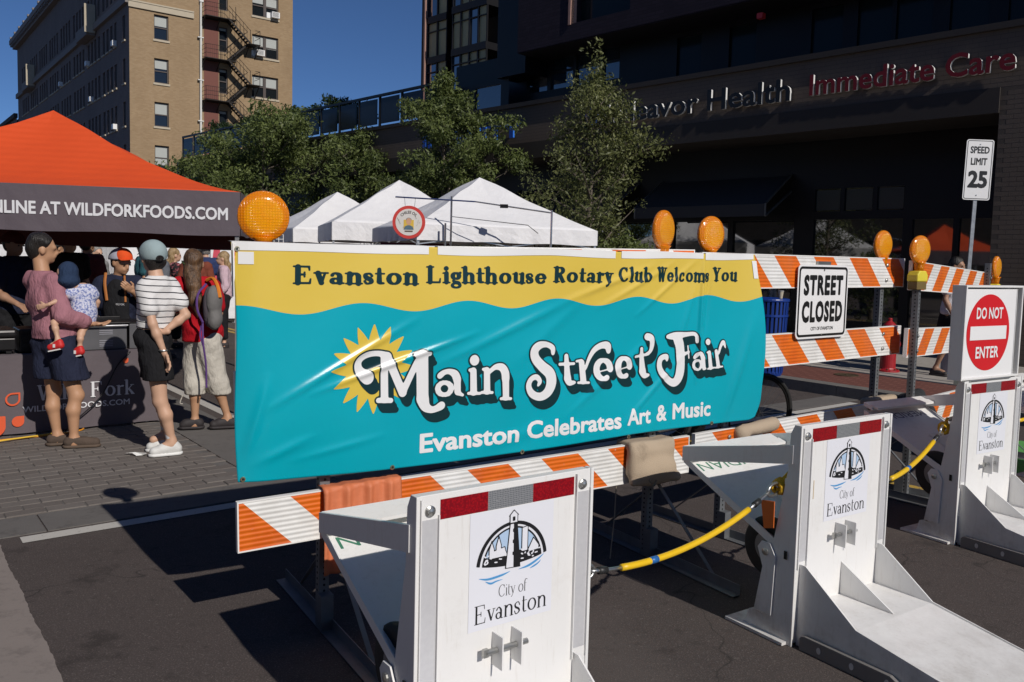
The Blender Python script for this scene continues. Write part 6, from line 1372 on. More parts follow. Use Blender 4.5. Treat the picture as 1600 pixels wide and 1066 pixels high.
mb = MB(); mb.prism([(-.075, -.11), (.075, -.11), (.06, -.065), (.02, -.045), (-.02, -.045), (-.06, -.065)][::-1], -.0262, -.0252); part('portrait_shirt', mb, pb, sg)
mb = MB(); mb.lathe([(.043, 0), (.043, .001)], 16, Matrix.Translation((0, -.0235, .038)) @ Matrix.Scale(.7, 4, (0, 0, 1)) @ M); part('portrait_hair', mb, pg, sg)
mb = MB(); rs = random.Random(8)
for k in range(10):
    a = rs.choice([-1, 1])*rs.uniform(1.0, 2.4); r = rs.uniform(.12, .165); x, z = r*math.sin(a), r*math.cos(a); mb.bar((x, -.0238, z), (x+rs.uniform(-.02, .02), -.0238, z+rs.uniform(.01, .035)), .006, .002)
mb.box(-.06, .06, -.0242, -.0232, -.145, -.125); part('flourish', mb, mat('picture_brown', (.12, .08, .06), .6), sg)
mb = MB(); mb.tube([(-.06, 0, .24), (-.07, 0, .36)], .003, 5); mb.tube([(.08, 0, .235), (.09, 0, .35)], .003, 5); part('hanger', mb, BLKM, sg)
fr_ = thing('display_rail', 'chrome garment rail frame standing before the white tents', 'rail', (0, 12.5, 0), 0); CH = mat('rail_chrome')
for x, zt in ((-.945, 2.50), (-1.03, 2.1), (.553, 2.33)): mb = MB(); mb.tube([(x, 0, 0), (x, 0, zt)], .016, 10); part('post', mb, CH, fr_)
mb = MB(); mb.tube([(-1.78, -.02, 2.47), (-.6, 0, 2.43)], .011, 8); part('crossbar', mb, mat('bar_blue', (.03, .05, .16), .4, .4), fr_); mb = MB(); mb.tube([(-.6, 0, 2.43), (.56, 0, 2.29)], .011, 8); mb.tube([(-.94, 0, 2.2), (.2, 0, 2.10), (.36, 0, 1.98)], .006, 6); part('crossbar', mb, CH, fr_)
mb = MB(); mb.box(-.22, -.1, -.03, .03, 2.345, 2.40); part('clamp', mb, BLKM, fr_)
mb = MB(); mb.box(-2.05, -.98, 12.85, 12.88, 1.60, 1.80); tag(part('maroon_sign_board', mb, mat('maroon_board', (.10, .012, .015), .6), None), 'dark maroon sign board under the middle white tent', 'sign board')

# ---------------------------------------------------------------- trees
def leafmat(name, a, b, c):
    t = newmat(name); g = t.geo(); gi = t.node('ShaderNodeNewGeometry'); r = gi.outputs['Random Per Island']
    col = t.mix(r, a, b); col = t.mix(t.math('MULTIPLY', t.ramp(t.noise(1.3, 3, g), [(.42, 0.), (.62, 1.)]), .6), col, c)
    t.set(Base_Color=col, Roughness=.5, Specular_IOR_Level=.4); t.b.inputs['Transmission Weight'].default_value = 0
    tr = t.node('ShaderNodeBsdfTranslucent'); t.link(t.mix(.5, col, (.10, .17, .02)), tr.inputs[0]); mx = t.node('ShaderNodeMixShader'); mx.inputs[0].default_value = .22
    t.link(t.b.outputs[0], mx.inputs[1]); t.link(tr.outputs[0], mx.inputs[2]); t.link(mx.outputs[0], t.n['Material Output'].inputs[0]); return t.m
LEAF = leafmat('leaves_green', (.080, .110, .028), (.165, .200, .060), (.042, .062, .018)); LEAF2 = leafmat('leaves_olive', (.095, .112, .034), (.175, .185, .066), (.055, .066, .024)); LEAFD = leafmat('leaves_dark', (.020, .040, .014), (.035, .06, .02), (.015, .03, .01))
BARK = mat('tree_bark', (.12, .10, .08), .9, var=.3, scale=14, bump=.5, bscale=50)
def leaves_mesh(name, C, N, size, m, sd):
    """C: clump centres (x, y, z, radius) ; N leaves spread in them"""
    r = np.random.default_rng(sd); C = np.array(C); w = C[:, 3]**2; w /= w.sum(); k = r.choice(len(C), N, p=w)
    d = r.normal(size=(N, 3)); d /= np.linalg.norm(d, axis=1)[:, None]; rad = C[k, 3]*r.random(N)**.45
    p = C[k, :3]+d*rad[:, None]*np.array([1, 1, .8])
    a = r.normal(size=(N, 3)); a[:, 2] -= .4; a /= np.linalg.norm(a, axis=1)[:, None]; b = np.cross(a, r.normal(size=(N, 3))); b /= np.linalg.norm(b, axis=1)[:, None]
    s = size*(.45+1.15*r.random(N)**1.6)[:, None]; n = np.cross(a, b)
    V = np.stack([p-a*s, p-b*s*.42+n*s*.12, p+a*s, p+b*s*.42+n*s*.12], 1).reshape(-1, 3); F = np.arange(4*N).reshape(-1, 4)
    return npmesh(name, V, F, m, False)
def tree(label, x, y, h, rx, zc0, m, seed, N, size=.04, spire=0., base_z=.13, bare=False, narrow=False, cat='tree', name='street_tree', grp='street trees before the dark building'):
    r = thing(name, label, cat, (x, y, base_z), 0, grp); rs = random.Random(seed); tips = []
    mb = MB(); trunk = [(0, 0, 0), (.03, .01, h*.18), (-.02, .03, h*.38), (.02, 0, h*.62), (0, 0, h*.9)]
    mb.tube(spline(trunk, 4), [(.075*(1-.85*i/16)) for i in range(17)], 8); 
    for k in range(26):
        z0 = h*(.20+.62*k/26); a = rs.uniform(0, 6.28); L = rx*rs.uniform(.6, 1.08)*max(.16, 1-(z0/h-.18)/.85) if narrow else rx*rs.uniform(.55, 1.05)*(1 if z0 < h*.55 else max(.25, (h-z0)/(h*.45))); up = rs.uniform(.5, 1.1)
        p0 = Vector((0, 0, z0)); p1 = p0+Vector((math.cos(a)*L*.5, math.sin(a)*L*.5, L*.45*up)); p2 = p0+Vector((math.cos(a)*L, math.sin(a)*L, L*.8*up))
        mb.tube(spline([tuple(p0), tuple(p1), tuple(p2)], 4), [.022*(1-.8*i/8) for i in range(9)], 5)
        for q in range(3):
            s = p0.lerp(p2, rs.uniform(.45, .95)); e = s+Vector((rs.uniform(-.3, .3), rs.uniform(-.3, .3), rs.uniform(.05, .45)))*rx*.6; mb.tube([s, (s+e)/2+Vector((0, 0, .03)), e], [.009, .006, .002], 4); tips.append(e)
        tips += [p1, p2]
    part('trunk', mb, BARK, r)
    C = []
    for e in tips:
        if e.z > h*1.02 or e.z < zc0*h: continue
        for q in range(2): C.append((e.x+rs.uniform(-.12, .12), e.y+rs.uniform(-.12, .12), e.z+rs.uniform(-.1, .12), rx*rs.uniform(.10, .23)))
    for k in range(110):
        z = h*(zc0+(.97-zc0)*rs.random()**1.15); prof = min(1, (z/h-zc0+.08)/.22)*max(.08, 1.0-((z/h-zc0)/(1.02-zc0))**(.58 if narrow else 1.5))*1.12; a = rs.uniform(0, 6.28); rr = rx*prof*rs.uniform(.35, 1.0)
        C.append((rr*math.cos(a), rr*math.sin(a), z, rx*rs.uniform(.06, .17)))
    for k in range(int(8*spire)): C.append((rs.uniform(-.12, .12), rs.uniform(-.12, .12), h*(.88+.14*k/8), .16))
    link('crown', leaves_mesh('crown', C, N, size, m, seed), r); return r
tree('bushy green street tree left of the white tents', -7.9, 26.2, 5.9, 2.6, .16, LEAF, 3, 34000, .058)
tree('low green street tree leftmost, half hidden by the orange tent corner', -10.2, 28.5, 4.7, 2.3, .22, LEAF, 21, 16000, .06)
tree('second green street tree between the first and the middle tree', -4.6, 25.6, 5.3, 2.1, .16, LEAF, 4, 24000, .056)
tree('tall bushy green street tree behind the middle white tent', -1.75, 20.2, 5.85, 1.72, .20, LEAF, 5, 36000, .045, 1)
tree('thin olive street tree before the channel letters, right of the white tents', 1.34, 14.9, 5.25, 1.58, .04, LEAF2, 9, 17000, .034, 1, narrow=True)
tree('low shrubby growth beside the last white tent', 1.75, 13.9, 1.9, .8, .05, LEAF, 12, 8000, .032, 0, cat='shrub', name='shrub', grp=None)
# dark planting on the podium roof
for k, (a, h) in enumerate([(-28.4, 1.5), (-26.8, 1.2), (-25.2, 1.45), (-21.5, 1.3), (-19.8, 1.5), (-18.4, 1.2)]):
    q = PB.matrix_basis if False else Matrix.LocRotScale(PB.location, PB.rotation_euler, PB.scale); p = q @ Vector((a, 1.2, 5.4)); rs = random.Random(k)
    r = thing('roof_shrub', ('dark shrub on the podium roof by the glass railing, %s' % ['leftmost', 'second from left', 'third from left', 'fourth from left', 'fifth from left', 'rightmost'][k]), 'shrub', p, 0, 'shrubs on the podium roof')
    mb = MB(); mb.tube([(0, 0, 0), (0, 0, h*.7)], .03, 6); part('stem', mb, BARK, r)
    C = [(rs.uniform(-.6, .6), rs.uniform(-.3, .3), h*rs.uniform(.55, 1.0), .28) for _ in range(16)]; link('crown', leaves_mesh('crown', C, 2600, .06, LEAFD, k), r)
# a branch of a nearer tree reaching in at the top left corner
nt = thing('near_tree', 'tree left of the view whose leaf tips hang in the top left corner', 'tree', (-4.6, 3.2, 0), 0)
mb = MB(); mb.tube(spline([(0, 0, 0), (.05, .1, 1.5), (.1, .2, 2.6), (.5, .5, 3.1), (1.3, .75, 3.22), (1.95, .85, 3.08)], 5), [.10*(1-.9*i/25) for i in range(26)], 8); mb.tube(spline([(.1, .2, 2.6), (-.4, .1, 3.4), (-.8, 0, 4.2)], 4), [.06*(1-.8*i/8) for i in range(9)], 6); part('trunk', mb, BARK, nt)
C = [(-.8+random.uniform(-.9, .7), random.uniform(-.8, .8), 4.3+random.uniform(-.7, .7), .35) for _ in range(26)]+[(.6+.2*k, .55+.04*k, 3.2, .16) for k in range(4)]; link('crown', leaves_mesh('crown', C, 5200, .05, LEAF, 77), nt)
LEAFN = leafmat('leaf_near', (.14, .19, .03), (.20, .22, .04), (.10, .14, .03))
mb = MB()
for (px, py, pz, dx, dz, s) in ((2.01, .86, 3.10, .05, -.03, 1), (2.045, .86, 3.065, .02, -.045, .8), (1.955, .86, 3.02, -.01, -.04, .9)):
    a = Vector((dx, .0, dz)).normalized(); b = Vector((-a.z, 0, a.x)); L = .045*s; w = .012*s; c = Vector((px, py, pz))
    mb.add([c, c+a*L*.5+b*w, c+a*L, c+a*L*.5-b*w], [(0, 1, 2, 3)])
part('leaf', mb, LEAFN, nt)

# ---------------------------------------------------------------- street furniture
SLX, SLY = 5.82, 10.7
sl = thing('speed_limit_sign', 'white SPEED LIMIT 25 sign on a slightly leaning steel post', 'sign', (SLX, SLY, .13), R_(-6)); sl.rotation_euler = (0, R_(1.2), R_(-4))
mb = MB(); mb.box(-.022, .022, .012, .035, 0, 3.0); part('post', mb, GALV, sl); 
z0, z1 = 2.36, 3.12; w = .168
mb = MB(); mb.prism(rrect(-w, w, z0, z1, .03)[::-1], .0, .004); part('plate', mb, SGW, sl); part('border', ring(rrect(-w+.012, w-.012, z0+.012, z1-.012, .022), rrect(-w+.020, w-.020, z0+.020, z1-.020, .016), -.001), SGB, sl)
for tx, x0, x1, a, b in (('SPEED', -.115, .118, 2.945, 3.035), ('LIMIT', -.10, .10, 2.80, 2.89), ('25', -.12, .12, 2.51, 2.73)):
    link('lettering', sans_mesh('lettering', tx, lambda x, y: (x0+x*(x1-x0), -.0015, a+y*(b-a)), SGB, bold=.03 if tx != '25' else .045), sl)
mb = MB()
for z in (2.42, 3.06): mb.lathe([(.008, 0), (.008, .005)], 8, Matrix.Translation((0, 0, z)) @ Matrix.Rotation(R_(90), 4, 'X'))
part('bolt', mb, BOLT, sl)
# teal kiosk drum behind the post and small teal wall plaque
TEAL = mat('teal_enamel', (.01, .10, .13), .45); LIL = mat('notice_lilac', (.32, .31, .38), .6)
kk_ = thing('parking_pay_station', 'teal topped parking pay station with a pale notice behind the speed limit post', 'pay station', (6.35, 11.8, .13), R_(-20))
mb = MB(); mb.lathe([(.20, 0), (.20, .95), (.21, .95), (.21, 1.18), (.19, 1.20)], 24); part('body', mb, LIL, kk_); mb = MB(); mb.lathe([(.215, 1.18), (.225, 1.20), (.225, 1.36), (.20, 1.40), (.001, 1.41)], 24); part('top', mb, TEAL, kk_)
pq = thing('wall_plaque', 'teal edged notice plaque on the dark brick pillar at the right edge', 'plaque', (7.95, 12.45, 1.55), R_(-45.97)); mb = MB(); mb.box(-.20, .20, -.02, .0, -.3, .3); part('backing', mb, TEAL, pq, bevel=.01); mb = MB(); mb.box(-.15, .16, -.026, -.021, -.16, .12); part('notice', mb, LIL, pq)
# hydrant
HYD = mat('hydrant_red', (.33, .012, .018), .42, var=.12, scale=14, coat=.2)
hy = thing('fire_hydrant', 'red fire hydrant on the sidewalk behind the barricade', 'hydrant', (5.35, 11.75, .13), R_(20))
mb = MB(); mb.lathe([(.16, 0), (.16, .03), (.115, .04), (.105, .06), (.105, .50), (.125, .51), (.125, .54), (.115, .55), (.11, .60), (.085, .67), (.045, .71), (.03, .72), (.03, .76), (.001, .765)], 24); part('barrel', mb, HYD, hy, smooth=False, bevel=.004)
for a in (0, 90, -90): M = Matrix.Translation((0, 0, .40)) @ Matrix.Rotation(R_(a), 4, 'Z') @ Matrix.Rotation(R_(90), 4, 'X'); mb = MB(); mb.lathe([(.055, .09), (.055, .13), (.065, .13), (.065, .155), (.025, .165), (.02, .185)], 12, M); part('outlet_cap', mb, HYD, hy)
mb = MB(); 
for k in range(8): a = k*math.pi/4; mb.lathe([(.012, .03), (.012, .05)], 6, Matrix.Translation((.137*math.cos(a), .137*math.sin(a), 0)))
part('flange_bolt', mb, mat('cast_iron'), hy)
# litter bin
BLU = mat('bin_blue', (.006, .035, .22), .4, var=.1)
tc = thing('trash_can', 'blue slatted litter bin with a cup on its rim behind the barricade', 'trash can', (3.42, 11.05, .0), 0)
zb = .12
for k in range(26):
    a = 2*math.pi*k/26; r0_, r1_ = .20, .235; mb = MB(); M = Matrix.Rotation(a, 4, 'Z'); mb.add([M @ Vector(p) for p in ((r0_, -.016, zb+.06), (r0_+.006, -.016, zb+.06), (r0_+.006, .016, zb+.06), (r0_, .016, zb+.06), (r1_, -.016, zb+1.0), (r1_+.006, -.016, zb+1.0), (r1_+.006, .016, zb+1.0), (r1_, .016, zb+1.0))], [(0, 1, 2, 3), (4, 7, 6, 5), (0, 4, 5, 1), (1, 5, 6, 2), (2, 6, 7, 3), (3, 7, 4, 0)]); part('slat', mb, BLU, tc)
mb = MB(); mb.lathe([(.225, zb+1.0), (.25, zb+1.0), (.255, zb+1.02), (.25, zb+1.035), (.20, zb+1.045), (.14, zb+1.03)], 32); part('rim', mb, BLU, tc); mb = MB(); mb.lathe([(.18, zb+.0), (.20, zb+.05), (.20, zb+.08), (.001, zb+.08)], 32); part('base', mb, BLU, tc); mb = MB(); mb.lathe([(.17, zb+.1), (.2, zb+.98)], 24); part('liner', mb, BLKM, tc)
mb = MB(); mb.lathe([(.236, zb+.8), (.243, zb+.8), (.243, zb+.83), (.236, zb+.83)], 32); part('hoop', mb, BLU, tc)
cu = thing('paper_cup', 'used clear cup standing on the rim of the blue litter bin', 'cup', (3.50, 10.86, 1.165), 0); mb = MB(); mb.lathe([(.022, 0), (.034, .09), (.036, .09), (.036, .094)], 14); part('body', mb, mat('cup_cream', (.5, .45, .36), .4), cu); mb = MB(); mb.lathe([(.038, .094), (.036, .104), (.001, .106)], 14); part('lid', mb, mat('cup_lid', (.3, .3, .3), .3), cu)
# bicycles parked behind the barricades
BKM = mat('bicycle_black', (.012, .012, .013), .35, .2)
def bicycle(label, x, y, rot, lean=.08):
    r = thing('bicycle', label, 'bicycle', (x, y, 0), rot, 'bicycles parked behind the barricades'); r.rotation_euler = (lean, 0, rot); R = .335
    def ringm(cx):
        T = MB(); T.tube([(cx+R*math.cos(a), 0, R+.008+R*math.sin(a)) for a in [R_(k*10) for k in range(37)]], .019, 8, caps=False); w = part('wheel', T, RUB, r, smooth=True)
        T = MB(); T.tube([(cx+(R-.026)*math.cos(a), 0, R+.008+(R-.026)*math.sin(a)) for a in [R_(k*10) for k in range(37)]], .010, 6, caps=False); part('rim', T, BKM, w, smooth=True)
        T = MB()
        for k in range(28): a = R_(k*360/28); T.tube([(cx+.02*math.cos(a+1.2), .02*(-1)**k, R+.02*math.sin(a+1.2)), (cx+(R-.03)*math.cos(a), 0, R+.008+(R-.03)*math.sin(a))], .0013, 4)
        q = part('spokes', T, mat('spoke_steel', (.25, .25, .25), .35, .8), w); q['kind'] = 'stuff'
    ringm(0); ringm(1.03)
    T = MB(); bb = (.43, 0, .29)
    for a, b, q in (((0, 0, .343), bb, .012), ((0, 0, .343), (.30, 0, .74), .010), (bb, (.27, 0, .86), .016), ((.30, 0, .76), (.86, 0, .80), .016), (bb, (.88, 0, .70), .019), ((.85, 0, .84), (.90, 0, .66), .02), ((.90, 0, .66), (1.03, 0, .343), .014)): T.tube([a, b], q, 8)
    part('frame', T, BKM, r); T = MB(); T.tube([(.84, 0, .84), (.82, 0, .96)], .014, 8); T.tube(spline([(.80, -.28, .97), (.83, -.1, .98), (.83, .1, .98), (.80, .28, .97)], 4), .013, 8); part('handlebar', T, BKM, r)
    T = MB(); T.box(.13, .38, -.06, .06, .90, .94); part('saddle', T, BKM, r, bevel=.02); T = MB(); T.lathe([(.095, -.004), (.095, .004)], 24, Matrix.Translation((.43, .04, .29)) @ Matrix.Rotation(R_(90), 4, 'X')); T.bar((.43, .05, .29), (.55, .06, .17), .02); T.bar((.43, -.05, .29), (.31, -.06, .41), .02); T.box(.50, .60, .05, .13, .155, .175); T.box(.26, .36, -.14, -.06, .40, .42); part('crankset', T, BKM, r)
bicycle('black bicycle whose front wheel shows past the banner corner', 1.15, 6.55, R_(24)); bicycle('second black bicycle low behind the banner bottom edge', .35, 7.0, R_(18))
# ================================================================ PEOPLE
SK1 = mat('skin_tan', (.47, .26, .15), .55, var=.05, scale=20); SK2 = mat('skin_fair', (.56, .34, .23), .55, var=.05, scale=20); SK3 = mat('skin_brown', (.34, .19, .12), .55, var=.05, scale=20)
EYE = mat('eye_dark', (.02, .015, .012), .3)
def cloth(name, col, bump=.9):
    t = newmat(name); g = t.obj(); n = t.noise(9, 5, g); mp = t.node('ShaderNodeMapping'); mp.inputs['Scale'].default_value = (1.6, 1.6, .7); mp.inputs['Rotation'].default_value = (.3, .5, 0); t.link(g, mp.inputs[0])
    f = t.noise(9, 3, mp.outputs[0], .55); f2 = t.math('ABSOLUTE', t.math('SUBTRACT', f, .5)); t.set(Base_Color=t.mix(n, tuple(c*.85 for c in col), tuple(min(1, c*1.15) for c in col)), Roughness=.9, Specular_IOR_Level=.2)
    t.bump(t.math('ADD', t.math('MULTIPLY', f2, 1.6), t.math('MULTIPLY', t.noise(300, 2, g), .02)), min(1., bump)*.55, .045); return t.m
def stripes(name, base, line, period, duty=.16):
    t = newmat(name); g = t.obj(); z = t.sep(g); w = t.noise(5, 3, g); zz = t.math('ADD', t.math('ADD', z[2], t.math('MULTIPLY', z[0], .10)), t.math('MULTIPLY', w, .02)); f = t.math('FRACT', t.math('DIVIDE', zz, period))
    t.set(Base_Color=t.mix(t.math('LESS_THAN', f, duty), base, line), Roughness=.85); t.bump(t.noise(14, 4, g), .35, .02); return t.m
def V3(p): return np.array(p, float)
def rotz(d):  # rows: right, forward, up from a facing direction
    f = V3(d)/np.linalg.norm(d); r = np.cross(f, [0, 0, 1]); r /= np.linalg.norm(r); return np.array([r, f, np.cross(r, f)])
def hand_prims(wr, d, n, s=1., curl=.5, thumb=1, spread=.25):
    """palm and five fingers: wrist, direction, palm normal"""
    d = V3(d)/np.linalg.norm(d); n = V3(n)-d*np.dot(n, d); n /= np.linalg.norm(n); w = np.cross(d, n); P = []
    c = V3(wr)+d*.045*s; P.append(('e', tuple(c), (.052*s, .036*s, .017*s), np.array([d, w, n])))
    for k, (o, L) in enumerate(((-.028, .064), (-.010, .074), (.009, .070), (.026, .055))):
        b = V3(wr)+d*.082*s+w*o*s; a1 = curl*.5; d1 = d*math.cos(a1)+n*math.sin(a1)+w*o*spread*8*.1; m = b+d1*L*.5*s; a2 = curl*1.3; d2 = d*math.cos(a2)+n*math.sin(a2); e = m+d2*L*.5*s
        P.append(('c', tuple(b), tuple(m), .0095*s, .0088*s)); P.append(('c', tuple(m), tuple(e), .0088*s, .0075*s))
    b = V3(wr)+d*.03*s-w*.030*s*thumb; m = b+(d*.7-w*.6*thumb+n*.35)*.036*s; e = m+(d*.95-w*.15*thumb+n*.3)*.030*s; P += [('c', tuple(b), tuple(m), .012*s, .0105*s), ('c', tuple(m), tuple(e), .0105*s, .0085*s)]
    return P
def head_prims(c, face, s=1., roll=0.):
    Rm = rotz(face); R, Fv, Up = Rm; c = V3(c); q = lambda a, b, u: tuple(c+(R*a+Fv*b+Up*u)*s)
    return [('e', q(0, -.012, .03), (.076*s, .098*s, .098*s), Rm), ('e', q(0, .022, -.045), (.058*s, .068*s, .062*s), Rm), ('c', q(0, .055, -.075), q(0, .07, -.082), .024*s, .018*s), ('c', q(0, .088, .012), q(0, .104, -.022), .010*s, .014*s), ('e', q(.078, -.005, -.008), (.010*s, .020*s, .032*s), Rm), ('e', q(-.078, -.005, -.008), (.010*s, .020*s, .032*s), Rm), ('c', q(-.03, .078, .022), q(.03, .078, .022), .016*s, .016*s), ('c', q(-.018, .086, -.048), q(.018, .086, -.048), .010*s, .010*s)]
def person(name_label, loc, J, skin, face, group=None, h=.011, s=1., girth=1., lgirth=None, outfit=(), hair=None, hands=True, shoes=None, facing=(0, -1, 0), extra=(), eyes=True, legs=True):
    """J: joints in local metres (x right, y away, z up)"""
    r = thing('person', name_label, 'person', loc, 0, group); J = {k: V3(v) for k, v in J.items()}
    B = rotz(facing); side = (J['shR']-J['shL']); side /= np.linalg.norm(side); fw = np.cross([0, 0, 1], side); T = np.array([side, fw, [0, 0, 1]]); g = girth*s
    mid = (J['shL']+J['shR'])/2; pel = (J['hipL']+J['hipR'])/2; lg_ = (lgirth or girth*.9)*s; neck = J['head']+np.array([0, 0, -.11*s])-V3(face)*.02*s
    torso = [('c', tuple(J['shL']+side*.02), tuple(J['shR']-side*.02), .062*g, .062*g), ('e', tuple(mid*.72+pel*.28+np.array([0, 0, .0])), (.155*g, .108*g, .20*s), T), ('e', tuple(mid*.35+pel*.65), (.135*g, .100*g, .17*s), T), ('e', tuple(pel+np.array([0, 0, .03*s])), (.155*g, .118*g, .125*s), T)]
    nk = [('c', tuple(mid+np.array([0, 0, .0])), tuple(neck+np.array([0, 0, .05*s])), .060*s, .052*s)]
    arms = {}
    for k in 'LR':
        if 'el'+k not in J: continue
        arms[k] = [('c', tuple(J['sh'+k]), tuple(J['el'+k]), .044*g, .035*g), ('c', tuple(J['el'+k]), tuple(J['el'+k]*.65+J['wr'+k]*.35), .036*g, .037*g), ('c', tuple(J['el'+k]*.65+J['wr'+k]*.35), tuple(J['wr'+k]), .037*g, .023*g)]
    lg = {}
    if legs:
        for k in 'LR':
            H, K, A = J['hip'+k], J['kn'+k], J['an'+k]; c1 = K*.66+A*.34; bk = -fw*.018 if True else 0
            g2 = lg_; lg[k] = [('c', tuple(H), tuple(K), .088*g2, .054*g2), ('c', tuple(K), tuple(c1+bk), .048*g2, .053*g2), ('c', tuple(c1+bk), tuple(A), .050*g2, .031*g2), ('e', tuple(K+V3(facing)*.012), (.050*g2,)*3)]
    ft = {}
    if legs:
        for k in 'LR':
            if 'to'+k in J: ft[k] = [('c', tuple(J['an'+k]+np.array([0, 0, -.03])), tuple(J['to'+k]), .040*s, .032*s), ('c', tuple(J['an'+k]), tuple(J['an'+k]+np.array([0, 0, -.05])), .034*s, .036*s)]
    hp = head_prims(J['head'], face, s)
    body = torso+nk+hp; 
    for k in arms: body += arms[k]
    for k in lg: body += lg[k]+ft.get(k, [])
    V, Q = sdf_solid(body, h=h, k=.022*s)
    if hands:
        for k in arms:
            d = J.get('hd'+k, J['wr'+k]-J['el'+k]); n = J.get('hn'+k, -fw); hpz = hand_prims(J['wr'+k]-V3(d)/np.linalg.norm(d)*.005, d, n, s, J['cu'+k][0] if 'cu'+k in J else .5, 1 if k == 'L' else -1)
            wrist = [('c', tuple(J['wr'+k]-V3(d)/np.linalg.norm(d)*.03), tuple(J['wr'+k]+V3(d)/np.linalg.norm(d)*.01), .026*g, .024*g)]
            v2, q2 = sdf_solid(hpz+wrist, h=.0055 if h < .012 else .009, k=.006); Q = np.vstack([Q, q2+len(V)]); V = np.vstack([V, v2])
    link('body', npmesh('body', V, Q, skin), r)
    def legsec(k, frac, r0, r1):
        H, K, A = J['hip'+k], J['kn'+k], J['an'+k]
        if frac <= 1: E = H+(K-H)*frac; return [('c', tuple(H), tuple(E), .088*g+r0, .07*g+r1)]
        E = K+(A-K)*(frac-1); return [('c', tuple(H), tuple(K), .088*g+r0, .056*g+r1), ('c', tuple(K), tuple(E), .056*g+r1, .05*g+r1)]
    for o in outfit:
        kind, m = o[0], o[1]; opt = o[2] if len(o) > 2 else {}
        if kind == 'top':
            P = list(torso)+[('c', tuple(mid), tuple(mid+np.array([0, 0, .045*s])), .075*s, .07*s)]; cuts = [((0, 0, -1), -opt['hem']), ((0, 0, 1), mid[2]+.088*s)]
            for k in arms:
                f = opt.get('sleeve', .55); 
                if f <= 1: E = J['sh'+k]+(J['el'+k]-J['sh'+k])*f; P.append(('c', tuple(J['sh'+k]), tuple(E), .060*g, .062*g))
                else: E = J['el'+k]+(J['wr'+k]-J['el'+k])*(f-1); P += [('c', tuple(J['sh'+k]), tuple(J['el'+k]), .060*g, .052*g), ('c', tuple(J['el'+k]), tuple(E), .052*g, .040*g)]
            if opt.get('loose'): P.append(('e', tuple(pel+np.array([0, 0, .08*s])), (.160*g, .13*g, .16*s), T))
            solid('shirt' if not opt.get('name') else opt['name'], P, m, r, h=h, k=.03*s, inflate=opt.get('inf', .012), cuts=cuts, noise=.0085*s)
        elif kind == 'shorts':
            P = [torso[3]]; 
            for k in lg: P += legsec(k, opt['frac'], opt.get('r0', .02), opt.get('r1', .035))
            hem = opt['hem']; top = opt.get('top', pel[2]+.09*s); solid(opt.get('name', 'shorts'), P, m, r, h=h, k=.03*s, inflate=.010, cuts=[((0, 0, -1), -hem), ((0, 0, 1), top)], noise=.008*s)
        elif kind == 'prims': solid(o[3], opt['p'], m, r, h=opt.get('h', h), k=opt.get('k', .015), inflate=opt.get('inf', 0), cuts=opt.get('cuts', ()), noise=opt.get('noise', 0))
    if shoes:
        for k in lg:
            A, Tt = J['an'+k], J['to'+k]; d = Tt-A; d[2] = 0; d /= np.linalg.norm(d); z0 = .03
            P = [('c', tuple(A*[1, 1, 0]+np.array([0, 0, z0+.020])-d*.035), tuple(Tt*[1, 1, 0]+np.array([0, 0, z0+.010])+d*.02), .043*s, .036*s), ('c', tuple(A*[1, 1, 0]+np.array([0, 0, .080])-d*.012), tuple(A*[1, 1, 0]+np.array([0, 0, .060])+d*.07), .041*s, .036*s)]
            q = solid('shoe', P, shoes[0], r, h=.007, k=.02, cuts=[((0, 0, -1), -.012), ((0, 0, 1), shoes[2] if len(shoes) > 2 else .10)])
            P2 = [('c', tuple(A*[1, 1, 0]+np.array([0, 0, .02])-d*.035), tuple(Tt*[1, 1, 0]+np.array([0, 0, .02])+d*.02), .049*s, .043*s)]; solid('sole', P2, shoes[1], q, h=.007, k=.01, cuts=[((0, 0, -1), -.003), ((0, 0, 1), .026)])
    Rm = rotz(face); hc = J['head']; hq = lambda a, b, u: tuple(hc+(Rm[0]*a+Rm[1]*b+Rm[2]*u)*s)
    if hair:
        m, style = hair[0], hair[1]
        P = [('e', hq(0, -.020, .044), (.088*s, .104*s, .100*s), Rm)]
        if style == 'short': P += [('e', hq(0, -.055, -.005), (.078*s, .055*s, .075*s), Rm)]; cut = [(tuple(Rm[1]+Rm[2]*-.75), float(np.dot(Rm[1]+Rm[2]*-.75, hc))+.006*s)]
        elif style == 'long': P += [('e', hq(0, -.06, -.04), (.085*s, .06*s, .13*s), Rm), ('c', hq(0, -.08, -.10), hq(0, -.10, -.22), .07*s, .05*s)]; cut = [(tuple(Rm[1]+Rm[2]*-.6), float(np.dot(Rm[1]+Rm[2]*-.6, hc))+.035*s)]
        elif style == 'pony': P += [('e', hq(0, -.05, -.02), (.08*s, .06*s, .085*s), Rm)]+[tuple(p) for p in hair[2]]; cut = []; P[0] = ('e', hq(0, -.025, .036), (.085*s, .098*s, .096*s), Rm)
        else: cut = []
        solid('hair', P, m, r, h=.0075 if h < .012 else .012, k=.015, cuts=cut, noise=.007*s)
